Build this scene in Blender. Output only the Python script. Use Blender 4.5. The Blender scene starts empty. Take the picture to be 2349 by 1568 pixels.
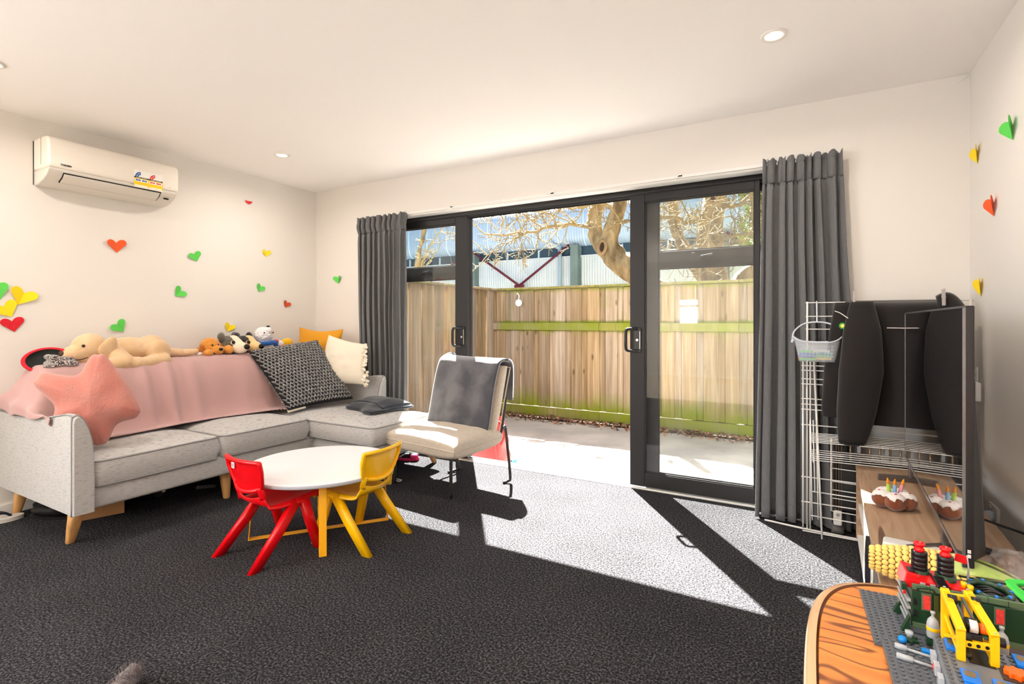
import bpy, bmesh, math, random
from mathutils import Vector, Matrix, Euler, noise

SC = bpy.context.scene
COL = SC.collection
PI = math.pi
V = Vector
R = math.radians

# ------------------------------------------------------------------ camera
F_PX, HOR, CAM_H, YAW = 1185.0, 737.0, 1.147, 29.7
cam_data = bpy.data.cameras.new('camera')
cam = bpy.data.objects.new('camera', cam_data)
COL.objects.link(cam)
cam.location = (0, 0, CAM_H)
cam.rotation_euler = (PI / 2, 0, R(YAW))
cam_data.sensor_fit = 'HORIZONTAL'
cam_data.sensor_width = 36.0
cam_data.lens = 36.0 * F_PX / 2349.0
cam_data.shift_y = -(784.0 - HOR) / 2349.0
cam_data.clip_start = 0.02
cam_data.clip_end = 200
SC.camera = cam

# ------------------------------------------------------------------ view
SC.view_settings.view_transform = 'Standard'
SC.view_settings.look = 'None'
SC.view_settings.gamma = 1.0
SC.view_settings.exposure = 0.2
SC.view_settings.use_curve_mapping = False
SC.cycles.max_bounces = 10
SC.cycles.diffuse_bounces = 6
SC.cycles.glossy_bounces = 5
SC.cycles.transmission_bounces = 8
SC.cycles.transparent_max_bounces = 16
SC.cycles.sample_clamp_indirect = 8.0
SC.cycles.caustics_reflective = False
SC.cycles.caustics_refractive = False
SC.cycles.use_denoising = True

# ------------------------------------------------------------------ sky and sun
SUN_DIR = V((0.5953, -0.8035, -math.tan(R(49.6)))).normalized()   # way the light travels
SUN_POWER, SKY_POWER = 74.0, 0.20
world = bpy.data.worlds.new('sky')
SC.world = world
world.use_nodes = True
nt = world.node_tree
nt.nodes.clear()
wo = nt.nodes.new('ShaderNodeOutputWorld')
bg = nt.nodes.new('ShaderNodeBackground')
sky = nt.nodes.new('ShaderNodeTexSky')
sky.sky_type = 'NISHITA'
sky.sun_disc = False
sky.sun_elevation = R(49.6)
sky.sun_rotation = math.atan2(-SUN_DIR.x, -SUN_DIR.y)
sky.air_density = 1.0
sky.dust_density = 1.5
bg.inputs['Strength'].default_value = SKY_POWER
nt.links.new(sky.outputs[0], bg.inputs['Color'])
nt.links.new(bg.outputs[0], wo.inputs['Surface'])
sl = bpy.data.lights.new('sun', 'SUN')
sl.energy = SUN_POWER
sl.angle = R(0.55)
sl.color = (1.0, 0.96, 0.91)
so = bpy.data.objects.new('sun', sl)
COL.objects.link(so)
so.rotation_euler = SUN_DIR.to_track_quat('-Z', 'Y').to_euler()
so.location = -SUN_DIR * 30

LAMP_W = 7.5          # each ceiling downlight
ADDED_WINDOW_W = 125.0       # area light in an added, unseen side window that brightens the room

# ------------------------------------------------------------------ room dimensions
WL, WR, WF, WB, CEIL = -4.145, 0.717, 3.42, -4.0, 2.40
PAVE = -0.12
# ------------------------------------------------------------------ materials
MATS = {}


def mat(name, col, rough=0.6, metal=0.0, var=0.0, vscale=8.0, bump=0.0, bscale=60.0, spec=0.5,
        stretch=None, sheen=0.0, coat=0.0, trans=0.0, ior=1.45, alpha=1.0, emit=None, estr=0.0,
        col2=None, detail=3.0, lo=0.35, hi=0.65, bstretch=None, sss=0.0):
    if name in MATS:
        return MATS[name]
    m = bpy.data.materials.new(name)
    MATS[name] = m
    m.use_nodes = True
    n = m.node_tree.nodes
    l = m.node_tree.links
    b = n['Principled BSDF']
    c = (*col, 1.0) if len(col) == 3 else col
    b.inputs['Base Color'].default_value = c
    b.inputs['Roughness'].default_value = rough
    b.inputs['Metallic'].default_value = metal
    b.inputs['Specular IOR Level'].default_value = spec
    b.inputs['Sheen Weight'].default_value = sheen
    b.inputs['Coat Weight'].default_value = coat
    b.inputs['Coat Roughness'].default_value = 0.08
    b.inputs['Transmission Weight'].default_value = trans
    b.inputs['IOR'].default_value = ior
    b.inputs['Alpha'].default_value = alpha
    if emit:
        b.inputs['Emission Color'].default_value = (*emit, 1)
        b.inputs['Emission Strength'].default_value = estr
    if var > 0 or col2 or bump > 0:
        tc = n.new('ShaderNodeTexCoord')

        def mapped(st):
            if not st:
                return tc.outputs['Object']
            mp = n.new('ShaderNodeMapping')
            mp.inputs['Scale'].default_value = st
            l.new(tc.outputs['Object'], mp.inputs['Vector'])
            return mp.outputs[0]
        if var > 0 or col2:
            t = n.new('ShaderNodeTexNoise')
            t.inputs['Scale'].default_value = vscale
            t.inputs['Detail'].default_value = detail
            l.new(mapped(stretch), t.inputs['Vector'])
            rp = n.new('ShaderNodeValToRGB')
            rp.color_ramp.elements[0].position = lo
            rp.color_ramp.elements[1].position = hi
            if col2:
                rp.color_ramp.elements[0].color = c
                rp.color_ramp.elements[1].color = (*col2, 1)
            else:
                rp.color_ramp.elements[0].color = tuple(max(0, x * (1 - var)) for x in c[:3]) + (1,)
                rp.color_ramp.elements[1].color = tuple(min(1, x * (1 + var)) for x in c[:3]) + (1,)
            l.new(t.outputs['Fac'], rp.inputs['Fac'])
            l.new(rp.outputs['Color'], b.inputs['Base Color'])
        if bump > 0:
            t2 = n.new('ShaderNodeTexNoise')
            t2.inputs['Scale'].default_value = bscale
            t2.inputs['Detail'].default_value = 2.0
            l.new(mapped(bstretch), t2.inputs['Vector'])
            bp = n.new('ShaderNodeBump')
            bp.inputs['Strength'].default_value = bump
            bp.inputs['Distance'].default_value = 0.01
            l.new(t2.outputs['Fac'], bp.inputs['Height'])
            l.new(bp.outputs[0], b.inputs['Normal'])
    return m


def s2l(r, g, b):
    f = lambda x: (x / 255 / 12.92) if x / 255 <= 0.04045 else ((x / 255 + 0.055) / 1.055) ** 2.4
    return (f(r), f(g), f(b))


# ------------------------------------------------------------------ tagging
def tag(o, label=None, cat=None, group=None, kind=None):
    if label:
        o['label'] = label
    if cat:
        o['category'] = cat
    if group:
        o['group'] = group
    if kind:
        o['kind'] = kind
    return o


def thing(name, label, cat, loc=(0, 0, 0), rz=0.0, group=None):
    o = bpy.data.objects.new(name, None)
    o.empty_display_size = 0.05
    COL.objects.link(o)
    o.location = loc
    o.rotation_euler = (0, 0, rz)
    return tag(o, label, cat, group)


def link(name, me, m=None, parent=None, loc=(0, 0, 0), rot=(0, 0, 0), smooth=False):
    o = bpy.data.objects.new(name, me)
    COL.objects.link(o)
    if m is not None and not me.materials:
        me.materials.append(m)
    if smooth:
        for p in me.polygons:
            p.use_smooth = True
    o.parent = parent
    o.location = loc
    o.rotation_euler = rot
    return o


def copy_tree(o, parent=None):
    c = o.copy()
    COL.objects.link(c)
    c.parent = parent
    for ch in list(o.children):
        copy_tree(ch, c)
    return c


# ------------------------------------------------------------------ mesh builder
class MB:
    def __init__(self):
        self.v = []
        self.f = []

    def add(self, vs, fs):
        k = len(self.v)
        self.v += [tuple(x) for x in vs]
        self.f += [tuple(i + k for i in q) for q in fs]
        return self

    def box(self, c, s, rot=None, taper=None):
        hx, hy, hz = s[0] / 2, s[1] / 2, s[2] / 2
        tx, ty = taper if taper else (1, 1)
        vs = [V((-hx, -hy, -hz)), V((hx, -hy, -hz)), V((hx, hy, -hz)), V((-hx, hy, -hz)),
              V((-hx * tx, -hy * ty, hz)), V((hx * tx, -hy * ty, hz)), V((hx * tx, hy * ty, hz)), V((-hx * tx, hy * ty, hz))]
        M = Euler(rot).to_matrix() if rot else Matrix.Identity(3)
        vs = [M @ x + V(c) for x in vs]
        return self.add(vs, [(0, 3, 2, 1), (4, 5, 6, 7), (0, 1, 5, 4), (1, 2, 6, 5), (2, 3, 7, 6), (3, 0, 4, 7)])

    def bx(self, x0, x1, y0, y1, z0, z1):
        return self.box(((x0 + x1) / 2, (y0 + y1) / 2, (z0 + z1) / 2), (abs(x1 - x0), abs(y1 - y0), abs(z1 - z0)))

    def tube(self, pts, r, seg=8, closed=False, caps=True):
        pts = [V(p) for p in pts]
        n = len(pts)
        rs = r if isinstance(r, (list, tuple)) else [r] * n
        vs, fs = [], []
        prev = None
        for i, p in enumerate(pts):
            if closed:
                t = pts[(i + 1) % n] - pts[i - 1]
            else:
                t = pts[min(i + 1, n - 1)] - pts[max(i - 1, 0)]
            if t.length < 1e-9:
                t = V((0, 0, 1))
            t.normalize()
            if prev is None:
                a = V((0, 0, 1)) if abs(t.z) < 0.9 else V((1, 0, 0))
                u = t.cross(a).normalized()
            else:
                u = prev - t * prev.dot(t)
                u = u.normalized() if u.length > 1e-6 else t.orthogonal().normalized()
            prev = u
            w = t.cross(u)
            for k in range(seg):
                a = 2 * PI * k / seg
                vs.append(p + (u * math.cos(a) + w * math.sin(a)) * rs[i])
        m = n if closed else n - 1
        for i in range(m):
            j = (i + 1) % n
            for k in range(seg):
                q = (k + 1) % seg
                fs.append((i * seg + k, i * seg + q, j * seg + q, j * seg + k))
        if caps and not closed:
            fs.append(tuple(range(seg))[::-1])
            fs.append(tuple((n - 1) * seg + k for k in range(seg)))
        return self.add(vs, fs)

    def cyl(self, p0, p1, r0, r1=None, seg=16):
        return self.tube([p0, p1], [r0, r0 if r1 is None else r1], seg)

    def lathe(self, prof, c=(0, 0, 0), seg=24, M=None):
        vs, fs = [], []
        n = len(prof)
        for (r, z) in prof:
            for k in range(seg):
                a = 2 * PI * k / seg
                p = V((r * math.cos(a), r * math.sin(a), z))
                if M is not None:
                    p = M @ p
                vs.append(p + V(c))
        for i in range(n - 1):
            for k in range(seg):
                q = (k + 1) % seg
                fs.append((i * seg + k, i * seg + q, (i + 1) * seg + q, (i + 1) * seg + k))
        if prof[0][0] > 1e-5:
            fs.append(tuple(range(seg))[::-1])
        if prof[-1][0] > 1e-5:
            fs.append(tuple((n - 1) * seg + k for k in range(seg)))
        return self.add(vs, fs)

    def ell(self, c, r, rot=None, seg=20, rings=12, fn=None):
        M = Euler(rot).to_matrix() if rot else Matrix.Identity(3)
        vs, fs = [], []
        for i in range(rings + 1):
            th = PI * i / rings
            for k in range(seg):
                a = 2 * PI * k / seg
                d = V((math.sin(th) * math.cos(a), math.sin(th) * math.sin(a), math.cos(th)))
                if fn:
                    d = fn(d)
                vs.append(M @ V((d.x * r[0], d.y * r[1], d.z * r[2])) + V(c))
        for i in range(rings):
            for k in range(seg):
                q = (k + 1) % seg
                fs.append((i * seg + k, (i + 1) * seg + k, (i + 1) * seg + q, i * seg + q))
        return self.add(vs, fs)

    def grid(self, fn, nu, nv, closeu=False):
        vs = []
        for i in range(nu):
            for j in range(nv):
                vs.append(V(fn(i / (nu if closeu else nu - 1), j / (nv - 1))))
        fs = []
        for i in range(nu if closeu else nu - 1):
            for j in range(nv - 1):
                a = i * nv + j
                b = ((i + 1) % nu) * nv + j
                fs.append((a, b, b + 1, a + 1))
        return self.add(vs, fs)

    def prism(self, outline, z0, z1, M=None):
        n = len(outline)
        vs = [V((x, y, z0)) for x, y in outline] + [V((x, y, z1)) for x, y in outline]
        if M is not None:
            vs = [M @ p for p in vs]
        fs = [tuple(range(n))[::-1], tuple(range(n, 2 * n))]
        for i in range(n):
            j = (i + 1) % n
            fs.append((i, j, n + j, n + i))
        return self.add(vs, fs)

    def mesh(self, name='mesh', merge=True, recalc=True):
        me = bpy.data.meshes.new(name)
        me.from_pydata(self.v, [], self.f)
        bm = bmesh.new()
        bm.from_mesh(me)
        if merge:
            bmesh.ops.remove_doubles(bm, verts=bm.verts, dist=1e-6)
        if recalc:
            bmesh.ops.recalc_face_normals(bm, faces=bm.faces)
        bm.to_mesh(me)
        bm.free()
        return me

    def obj(self, name, m, parent=None, loc=(0, 0, 0), rot=(0, 0, 0), smooth=False, bevel=0.0, bseg=2, sub=0, solid=0.0,
            merge=True, soff=-1.0):
        o = link(name, self.mesh(name, merge), m, parent, loc, rot, smooth)
        if solid:
            s = o.modifiers.new('solid', 'SOLIDIFY')
            s.thickness = solid
            s.offset = soff
        if bevel:
            bv = o.modifiers.new('bevel', 'BEVEL')
            bv.width = bevel
            bv.segments = bseg
            bv.limit_method = 'ANGLE'
            bv.angle_limit = R(40)
            for p in o.data.polygons:
                p.use_smooth = True
            bv.harden_normals = False
            wn = o.modifiers.new('wn', 'WEIGHTED_NORMAL')
            wn.keep_sharp = True
        if sub:
            ss = o.modifiers.new('sub', 'SUBSURF')
            ss.levels = sub
            ss.render_levels = sub
        return o


def struct(o):
    o['kind'] = 'structure'
    return o


def baked(o):
    """freeze an object's modifiers into its mesh"""
    dg = bpy.context.evaluated_depsgraph_get()
    ev = o.evaluated_get(dg)
    me = bpy.data.meshes.new_from_object(ev)
    o.modifiers.clear()
    o.data = me
    return o


def blob(mb, name, m, parent=None, voxel=0.008, smooth=6, loc=(0, 0, 0), rot=(0, 0, 0), fuzz=0.0, fscale=90.0):
    """fuse overlapping closed shapes into one soft continuous body"""
    o = mb.obj(name, m, parent, loc, rot, merge=False)
    r = o.modifiers.new('r', 'REMESH')
    r.mode = 'VOXEL'
    r.voxel_size = voxel
    s = o.modifiers.new('s', 'SMOOTH')
    s.iterations = smooth
    s.factor = 0.5
    baked(o)
    if fuzz:
        nr = [x.normal.copy() for x in o.data.vertices]
        cs = [x.co.copy() for x in o.data.vertices]
        flat = []
        for c_, n_ in zip(cs, nr):
            flat += list(c_ + n_ * fuzz * noise.noise(c_ * fscale))
        o.data.vertices.foreach_set('co', flat)
        o.data.update()
    for p in o.data.polygons:
        p.use_smooth = True
    if m is not None and not o.data.materials:
        o.data.materials.append(m)
    return o


def smoothpath(pts, n=6, closed=False):
    """Catmull-Rom through the points"""
    P = [V(p) for p in pts]
    out = []
    N = len(P)
    for i in range(N if closed else N - 1):
        p0 = P[i - 1] if (i > 0 or closed) else P[0] * 2 - P[1]
        p1 = P[i]
        p2 = P[(i + 1) % N]
        p3 = P[(i + 2) % N] if (i + 2 < N or closed) else P[-1] * 2 - P[-2]
        for k in range(n):
            t = k / n
            out.append(0.5 * ((2 * p1) + (p2 - p0) * t + (2 * p0 - 5 * p1 + 4 * p2 - p3) * t * t + (3 * p1 - p0 - 3 * p2 + p3) * t ** 3))
    if not closed:
        out.append(P[-1])
    return out


def text_mesh(txt, size, name, m, parent, loc, rot, depth=0.0006, bold=0.0):
    cu = bpy.data.curves.new(name, 'FONT')
    cu.body = txt
    cu.size = size
    cu.extrude = depth
    cu.offset = bold
    cu.align_x = 'CENTER'
    cu.align_y = 'CENTER'
    cu.resolution_u = 3
    t = bpy.data.objects.new(name + '_src', cu)
    COL.objects.link(t)
    bpy.context.view_layer.update()
    me = bpy.data.meshes.new_from_object(t.evaluated_get(bpy.context.evaluated_depsgraph_get()))
    bpy.data.objects.remove(t)
    me.materials.clear()
    return link(name, me, m, parent, loc, rot)


def lerp(a, b, t):
    return a + (b - a) * t


def interp(tab, x):
    """piecewise linear through (x, y) pairs"""
    if x <= tab[0][0]:
        return tab[0][1]
    for (a, b), (c, d) in zip(tab, tab[1:]):
        if x <= c:
            return b + (d - b) * (x - a) / (c - a)
    return tab[-1][1]
# ================================================================== ROOM
wall_m = mat('wall_paint', s2l(230, 226, 221), 0.75, bump=0.02, bscale=160)
ceil_m = mat('ceiling_paint', s2l(250, 248, 247), 0.8, bump=0.015, bscale=160)
trim_m = mat('white_trim', s2l(238, 237, 234), 0.4)


def carpet_material():
    m = bpy.data.materials.new('charcoal_carpet')
    m.use_nodes = True
    n, l = m.node_tree.nodes, m.node_tree.links
    b = n['Principled BSDF']
    b.inputs['Roughness'].default_value = 0.95
    b.inputs['Specular IOR Level'].default_value = 0.05
    b.inputs['Sheen Weight'].default_value = 0.0
    tc = n.new('ShaderNodeTexCoord')
    a = n.new('ShaderNodeTexNoise'); a.inputs['Scale'].default_value = 120; a.inputs['Detail'].default_value = 3
    a.inputs['Roughness'].default_value = 0.7
    c = n.new('ShaderNodeTexNoise'); c.inputs['Scale'].default_value = 2.2; c.inputs['Detail'].default_value = 3
    l.new(tc.outputs['Object'], a.inputs['Vector']); l.new(tc.outputs['Object'], c.inputs['Vector'])
    rp = n.new('ShaderNodeValToRGB')
    e = rp.color_ramp.elements
    e[0].position = 0.36; e[0].color = (0.008, 0.008, 0.009, 1)
    e[1].position = 0.64; e[1].color = (0.115, 0.112, 0.120, 1)
    k = e.new(0.5); k.color = (0.029, 0.0284, 0.031, 1)
    l.new(a.outputs['Fac'], rp.inputs['Fac'])
    mr = n.new('ShaderNodeMapRange'); mr.inputs['From Min'].default_value = 0.3; mr.inputs['From Max'].default_value = 0.7
    mr.inputs['To Min'].default_value = 0.82; mr.inputs['To Max'].default_value = 1.15
    l.new(c.outputs['Fac'], mr.inputs['Value'])
    mx = n.new('ShaderNodeMix'); mx.data_type = 'RGBA'; mx.blend_type = 'MULTIPLY'; mx.inputs['Factor'].default_value = 1
    l.new(rp.outputs['Color'], mx.inputs['A']); l.new(mr.outputs[0], mx.inputs['B'])
    l.new(mx.outputs['Result'], b.inputs['Base Color'])
    bp = n.new('ShaderNodeBump'); bp.inputs['Strength'].default_value = 0.7; bp.inputs['Distance'].default_value = 0.006
    l.new(a.outputs['Fac'], bp.inputs['Height']); l.new(bp.outputs[0], b.inputs['Normal'])
    return m


carpet_m = carpet_material()
DX0, DX1, DZ = -3.30, -0.13, 2.063      # door opening
YD = 3.50                               # inside face of the door frame
struct(MB().bx(WL - 0.1, WR + 0.1, -0.7, YD, -0.08, 0.0).obj('floor', carpet_m))
bounce_floor_m = mat('pale_bounce_floor', s2l(214, 200, 178), 0.45, var=0.08, vscale=3, stretch=(1, 9, 1))
struct(MB().bx(WL - 0.1, WR + 0.1, WB - 0.1, -0.7, -0.08, -0.002).obj('floor', bounce_floor_m))  # unseen rear floor, made pale to bounce light up to the ceiling
struct(MB().bx(WL - 0.1, WR + 0.1, WB - 0.1, 3.66, CEIL, CEIL + 0.1).obj('ceiling', ceil_m))
struct(MB().bx(WR, WR + 0.1, WB - 0.1, 3.66, -0.08, CEIL).obj('wall_right', wall_m))
fw = MB()
fw.bx(WL - 0.1, DX0, WF, 3.64, -0.3, CEIL)
fw.bx(DX1, WR + 0.1, WF, 3.64, -0.3, CEIL)
fw.bx(DX0, DX1, WF, 3.64, DZ, CEIL)
struct(fw.obj('wall_front', wall_m))
# the wall on the left, with an unseen window added further back for side light
LW0, LW1, LZ0, LZ1 = -2.9, -0.7, 0.9, 2.1
lw = MB()
lw.bx(WL - 0.1, WL, LW1, 3.64, -0.08, CEIL)
lw.bx(WL - 0.1, WL, WB - 0.1, LW0, -0.08, CEIL)
lw.bx(WL - 0.1, WL, LW0, LW1, -0.08, LZ0)
lw.bx(WL - 0.1, WL, LW0, LW1, LZ1, CEIL)
struct(lw.obj('wall_left', wall_m))
# back wall behind the camera with the small window that mirrors in the door glass
BX0, BX1, BZ0, BZ1 = -2.34, -1.93, 1.11, 1.60
bw = MB()
bw.bx(WL - 0.1, BX0, WB - 0.1, WB, -0.08, CEIL)
bw.bx(BX1, WR + 0.1, WB - 0.1, WB, -0.08, CEIL)
bw.bx(BX0, BX1, WB - 0.1, WB, -0.08, BZ0)
bw.bx(BX0, BX1, WB - 0.1, WB, BZ1, CEIL)
struct(bw.obj('wall_back', wall_m))
wfm = mat('window_frame_white', s2l(235, 235, 235), 0.4)
for nm, axis in (('window_1', 'x'), ('added_window', 'y')):  # the one along y is added out of view to let in fill light
    w = MB()
    if axis == 'x':
        w.bx(BX0, BX1, WB - 0.09, WB - 0.04, 1.455, 1.485)
        w.bx(BX0, BX0 + 0.03, WB - 0.09, WB - 0.04, BZ0, BZ1)
        w.bx(BX1 - 0.03, BX1, WB - 0.09, WB - 0.04, BZ0, BZ1)
    else:
        for y in (LW0, (LW0 + LW1) / 2 - 0.02, LW1 - 0.04):
            w.bx(WL - 0.09, WL - 0.04, y, y + 0.04, LZ0, LZ1)
        w.bx(WL - 0.09, WL - 0.04, LW0, LW1, LZ0, LZ0 + 0.04)
        w.bx(WL - 0.09, WL - 0.04, LW0, LW1, LZ1 - 0.04, LZ1)
    struct(w.obj(nm, wfm))


def window_light(name, loc, rot, sx, sy, watts):
    d = bpy.data.lights.new(name, 'AREA')
    d.shape = 'RECTANGLE'
    d.size, d.size_y = sx, sy
    d.energy = watts
    d.color = (0.86, 0.93, 1.0)
    o = bpy.data.objects.new(name, d)
    COL.objects.link(o)
    o.location, o.rotation_euler = loc, rot
    return o


window_light('unseen_window_light', (WL - 0.1, (LW0 + LW1) / 2, (LZ0 + LZ1) / 2), (0, -PI / 2, 0), LZ1 - LZ0, LW1 - LW0, ADDED_WINDOW_W)  # fill light set in the added side window
window_light('unseen_window_light', ((BX0 + BX1) / 2, WB - 0.1, (BZ0 + BZ1) / 2), (PI / 2, 0, 0), BX1 - BX0, BZ1 - BZ0, 6.0)
for i, (nm, args) in enumerate((('baseboard_left', (WL, WL + 0.012, WB, WF, 0, 0.06)), ('baseboard_right', (WR - 0.012, WR, WB, WF, 0, 0.06)),
                                ('baseboard_back', (WL, WR, WB, WB + 0.012, 0, 0.06)))):
    struct(MB().bx(*args).obj(nm, trim_m))
bf = MB().bx(WL, DX0, WF - 0.012, WF, 0, 0.06).bx(DX1, WR, WF - 0.012, WF, 0, 0.06)
struct(bf.obj('baseboard_front', trim_m))
# reveal liner round the door opening and the sill strip
tr = MB()
tr.bx(DX0, DX1, WF - 0.004, YD + 0.01, DZ - 0.012, DZ)
tr.bx(DX0, DX0 + 0.012, WF - 0.004, YD + 0.01, 0, DZ)
tr.bx(DX1 - 0.012, DX1, WF - 0.004, YD + 0.01, 0, DZ)
struct(tr.obj('trim_1', trim_m))
alu_m = mat('sill_aluminium', s2l(225, 225, 222), 0.35, metal=0.6)
sill = MB()
sill.bx(DX0, DX1, YD, 3.64, -0.1, 0.004)
sill.bx(DX0, DX1, YD + 0.012, YD + 0.018, 0.004, 0.012)
sill.bx(DX0, DX1, YD + 0.055, YD + 0.061, 0.004, 0.012)
sill.bx(DX0, DX1, YD + 0.105, YD + 0.111, 0.004, 0.012)
struct(sill.obj('trim_2', alu_m))

# ------------------------------------------------------------------ sliding doors
black_m = mat('black_powdercoat', s2l(44, 43, 44), 0.42, spec=0.35, bump=0.03, bscale=900)
blackp_m = mat('black_plastic', s2l(26, 26, 27), 0.3)


def glass_material():
    m = bpy.data.materials.new('door_glass')
    m.use_nodes = True
    n, l = m.node_tree.nodes, m.node_tree.links
    n.remove(n['Principled BSDF'])
    g = n.new('ShaderNodeBsdfGlossy'); g.inputs['Roughness'].default_value = 0.0
    t = n.new('ShaderNodeBsdfTransparent'); t.inputs['Color'].default_value = (0.985, 0.995, 0.988, 1)
    d = n.new('ShaderNodeBsdfDiffuse'); d.inputs['Color'].default_value = (0.8, 0.85, 0.82, 1)
    fr = n.new('ShaderNodeFresnel'); fr.inputs['IOR'].default_value = 1.5
    ge = n.new('ShaderNodeNewGeometry')          # same reflectance on both faces of the sheet
    io = n.new('ShaderNodeMapRange'); io.inputs['To Min'].default_value = 1.5; io.inputs['To Max'].default_value = 1 / 1.5
    l.new(ge.outputs['Backfacing'], io.inputs['Value']); l.new(io.outputs[0], fr.inputs['IOR'])
    tc = n.new('ShaderNodeTexCoord')
    no = n.new('ShaderNodeTexNoise'); no.inputs['Scale'].default_value = 7; no.inputs['Detail'].default_value = 5
    l.new(tc.outputs['Object'], no.inputs['Vector'])
    rp = n.new('ShaderNodeValToRGB')
    rp.color_ramp.elements[0].position = 0.5; rp.color_ramp.elements[0].color = (0.006,) * 3 + (1,)
    rp.color_ramp.elements[1].position = 0.8; rp.color_ramp.elements[1].color = (0.03,) * 3 + (1,)
    l.new(no.outputs['Fac'], rp.inputs['Fac'])
    m1 = n.new('ShaderNodeMixShader'); m2 = n.new('ShaderNodeMixShader')
    l.new(rp.outputs['Color'], m1.inputs['Fac']); l.new(t.outputs[0], m1.inputs[1]); l.new(d.outputs[0], m1.inputs[2])
    l.new(fr.outputs[0], m2.inputs['Fac']); l.new(m1.outputs[0], m2.inputs[1]); l.new(g.outputs[0], m2.inputs[2])
    l.new(m2.outputs[0], n['Material Output'].inputs['Surface'])
    return m


glass_m = glass_material()
d1 = thing('door_1', None, None)
d1['kind'] = 'structure'
fr = MB()
fr.bx(DX0, DX1, YD, 3.63, DZ - 0.045, DZ)
fr.bx(DX0, DX0 + 0.04, YD, 3.63, 0.004, DZ)
fr.bx(DX1 - 0.04, DX1, YD, 3.63, 0.004, DZ)
fr.bx(DX0, DX1, YD + 0.03, YD + 0.034, DZ - 0.06, DZ)
fr.bx(DX0, DX1, YD + 0.08, YD + 0.084, DZ - 0.06, DZ)
fr.obj('outer_frame', black_m, d1, bevel=0.002)


def panel(x0, x1, yc, z0, z1, sw, top, bot, name, mid=None):
    """one glazed leaf; sw = (left stile, right stile)"""
    hy = 0.019
    p = MB()
    p.bx(x0, x0 + sw[0], yc - hy, yc + hy, z0, z1)
    p.bx(x1 - sw[1], x1, yc - hy, yc + hy, z0, z1)
    o = p.obj('stiles', black_m, None, bevel=0.003)
    rails = MB()
    rails.bx(x0 + sw[0], x1 - sw[1], yc - hy, yc + hy, z1 - top, z1)
    rails.bx(x0 + sw[0], x1 - sw[1], yc - hy, yc + hy, z0, z0 + bot)
    if mid:
        rails.bx(x0 + sw[0], x1 - sw[1], yc - hy, yc + hy, mid[0], mid[1])
    r = rails.obj('rails', black_m, None, bevel=0.003)
    e = bpy.data.objects.new(name, None)
    COL.objects.link(e)
    e.parent = d1
    o.parent = e
    r.parent = e
    return e


def pane(x0, x1, yc, z0, z1, parent):
    MB().bx(x0, x1, yc - 0.003, yc + 0.003, z0, z1).obj('glass_pane', glass_m, parent)
    b = 0.007
    g = MB()
    for a in ((x0, x1, z0, z0 + b), (x0, x1, z1 - b, z1), (x0, x0 + b, z0, z1), (x1 - b, x1, z0, z1)):
        g.bx(a[0], a[1], yc - 0.012, yc - 0.003, a[2], a[3])
    g.obj('glazing_bead', black_m, parent)


YI, YO = 3.535, 3.592
P = panel(-3.235, -2.430, YI, 0.018, 2.03, (0.10, 0.119), 0.064, 0.095, 'sliding_panel')
pane(-3.135, -2.549, YI, 0.113, 1.966, P)
P2 = panel(-1.064, -0.25, YI, 0.018, 2.03, (0.101, 0.03), 0.064, 0.095, 'sliding_panel')
pane(-0.963, -0.28, YI, 0.113, 1.966, P2)
P3 = panel(-3.28, -2.44, YO, 0.018, 2.03, (0.09, 0.095), 0.06, 0.09, 'fixed_panel', (1.508, 1.622))
pane(-3.19, -2.535, YO, 0.108, 1.508, P3)
pane(-3.19, -2.535, YO, 1.622, 1.97, P3)
P4 = panel(-0.985, -0.14, YO, 0.018, 2.03, (0.102, 0.09), 0.06, 0.09, 'fixed_panel', (1.508, 1.622))
pane(-0.883, -0.23, YO, 0.108, 1.508, P4)
pane(-0.883, -0.23, YO, 1.622, 1.97, P4)
steel_m = mat('steel', (0.62, 0.6, 0.57), 0.3, metal=1.0)
for px in (P3, P4):
    x = -2.9 if px is P3 else -0.58
    h = MB()
    h.bx(x - 0.05, x + 0.05, YO - 0.03, YO - 0.02, 1.545, 1.57)
    h.tube([(x - 0.02, YO - 0.03, 1.56), (x - 0.02, YO - 0.045, 1.575), (x + 0.05, YO - 0.045, 1.585)], 0.006)
    h.obj('window_latch', blackp_m, px, bevel=0.002)


def door_handle(x, parent, s):
    y0 = YI - 0.019
    b = MB()
    b.bx(x - 0.026, x + 0.026, y0 - 0.01, y0, 0.935, 1.105)
    o = b.obj('handle_plate', blackp_m, parent, bevel=0.005)
    g = MB()
    pts = smoothpath([(x + s * 0.0, y0 - 0.008, 1.095), (x + s * 0.062, y0 - 0.03, 1.094), (x + s * 0.07, y0 - 0.042, 1.07),
                      (x + s * 0.07, y0 - 0.044, 1.02), (x + s * 0.07, y0 - 0.042, 0.97), (x + s * 0.062, y0 - 0.03, 0.946), (x, y0 - 0.008, 0.945)], 4)
    g.tube(pts, 0.011, 8)
    g.obj('pull_handle', blackp_m, parent, smooth=True)
    k = MB()
    k.cyl((x, y0 - 0.016, 1.02), (x, y0 - 0.005, 1.02), 0.009)
    k.bx(x + 0.016, x + 0.02, y0 - 0.012, y0 - 0.009, 0.96, 1.08)
    k.obj('thumb_turn', steel_m, parent)


door_handle(-2.478, P, -1)
door_handle(-1.01, P2, -1)

# ------------------------------------------------------------------ curtain track along the head of the door
track = MB().bx(-3.45, 0.1, WF - 0.03, WF - 0.02, 2.062, 2.078).obj('curtain_track', trim_m)
tag(track, 'slim white curtain track running along above the black sliding doors', 'curtain track')
for x in (-3.4, -2.5, -1.6, -0.7, 0.05):
    MB().bx(x - 0.012, x + 0.012, WF - 0.03, WF, 2.07, 2.085).obj('bracket', trim_m, track)

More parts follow.
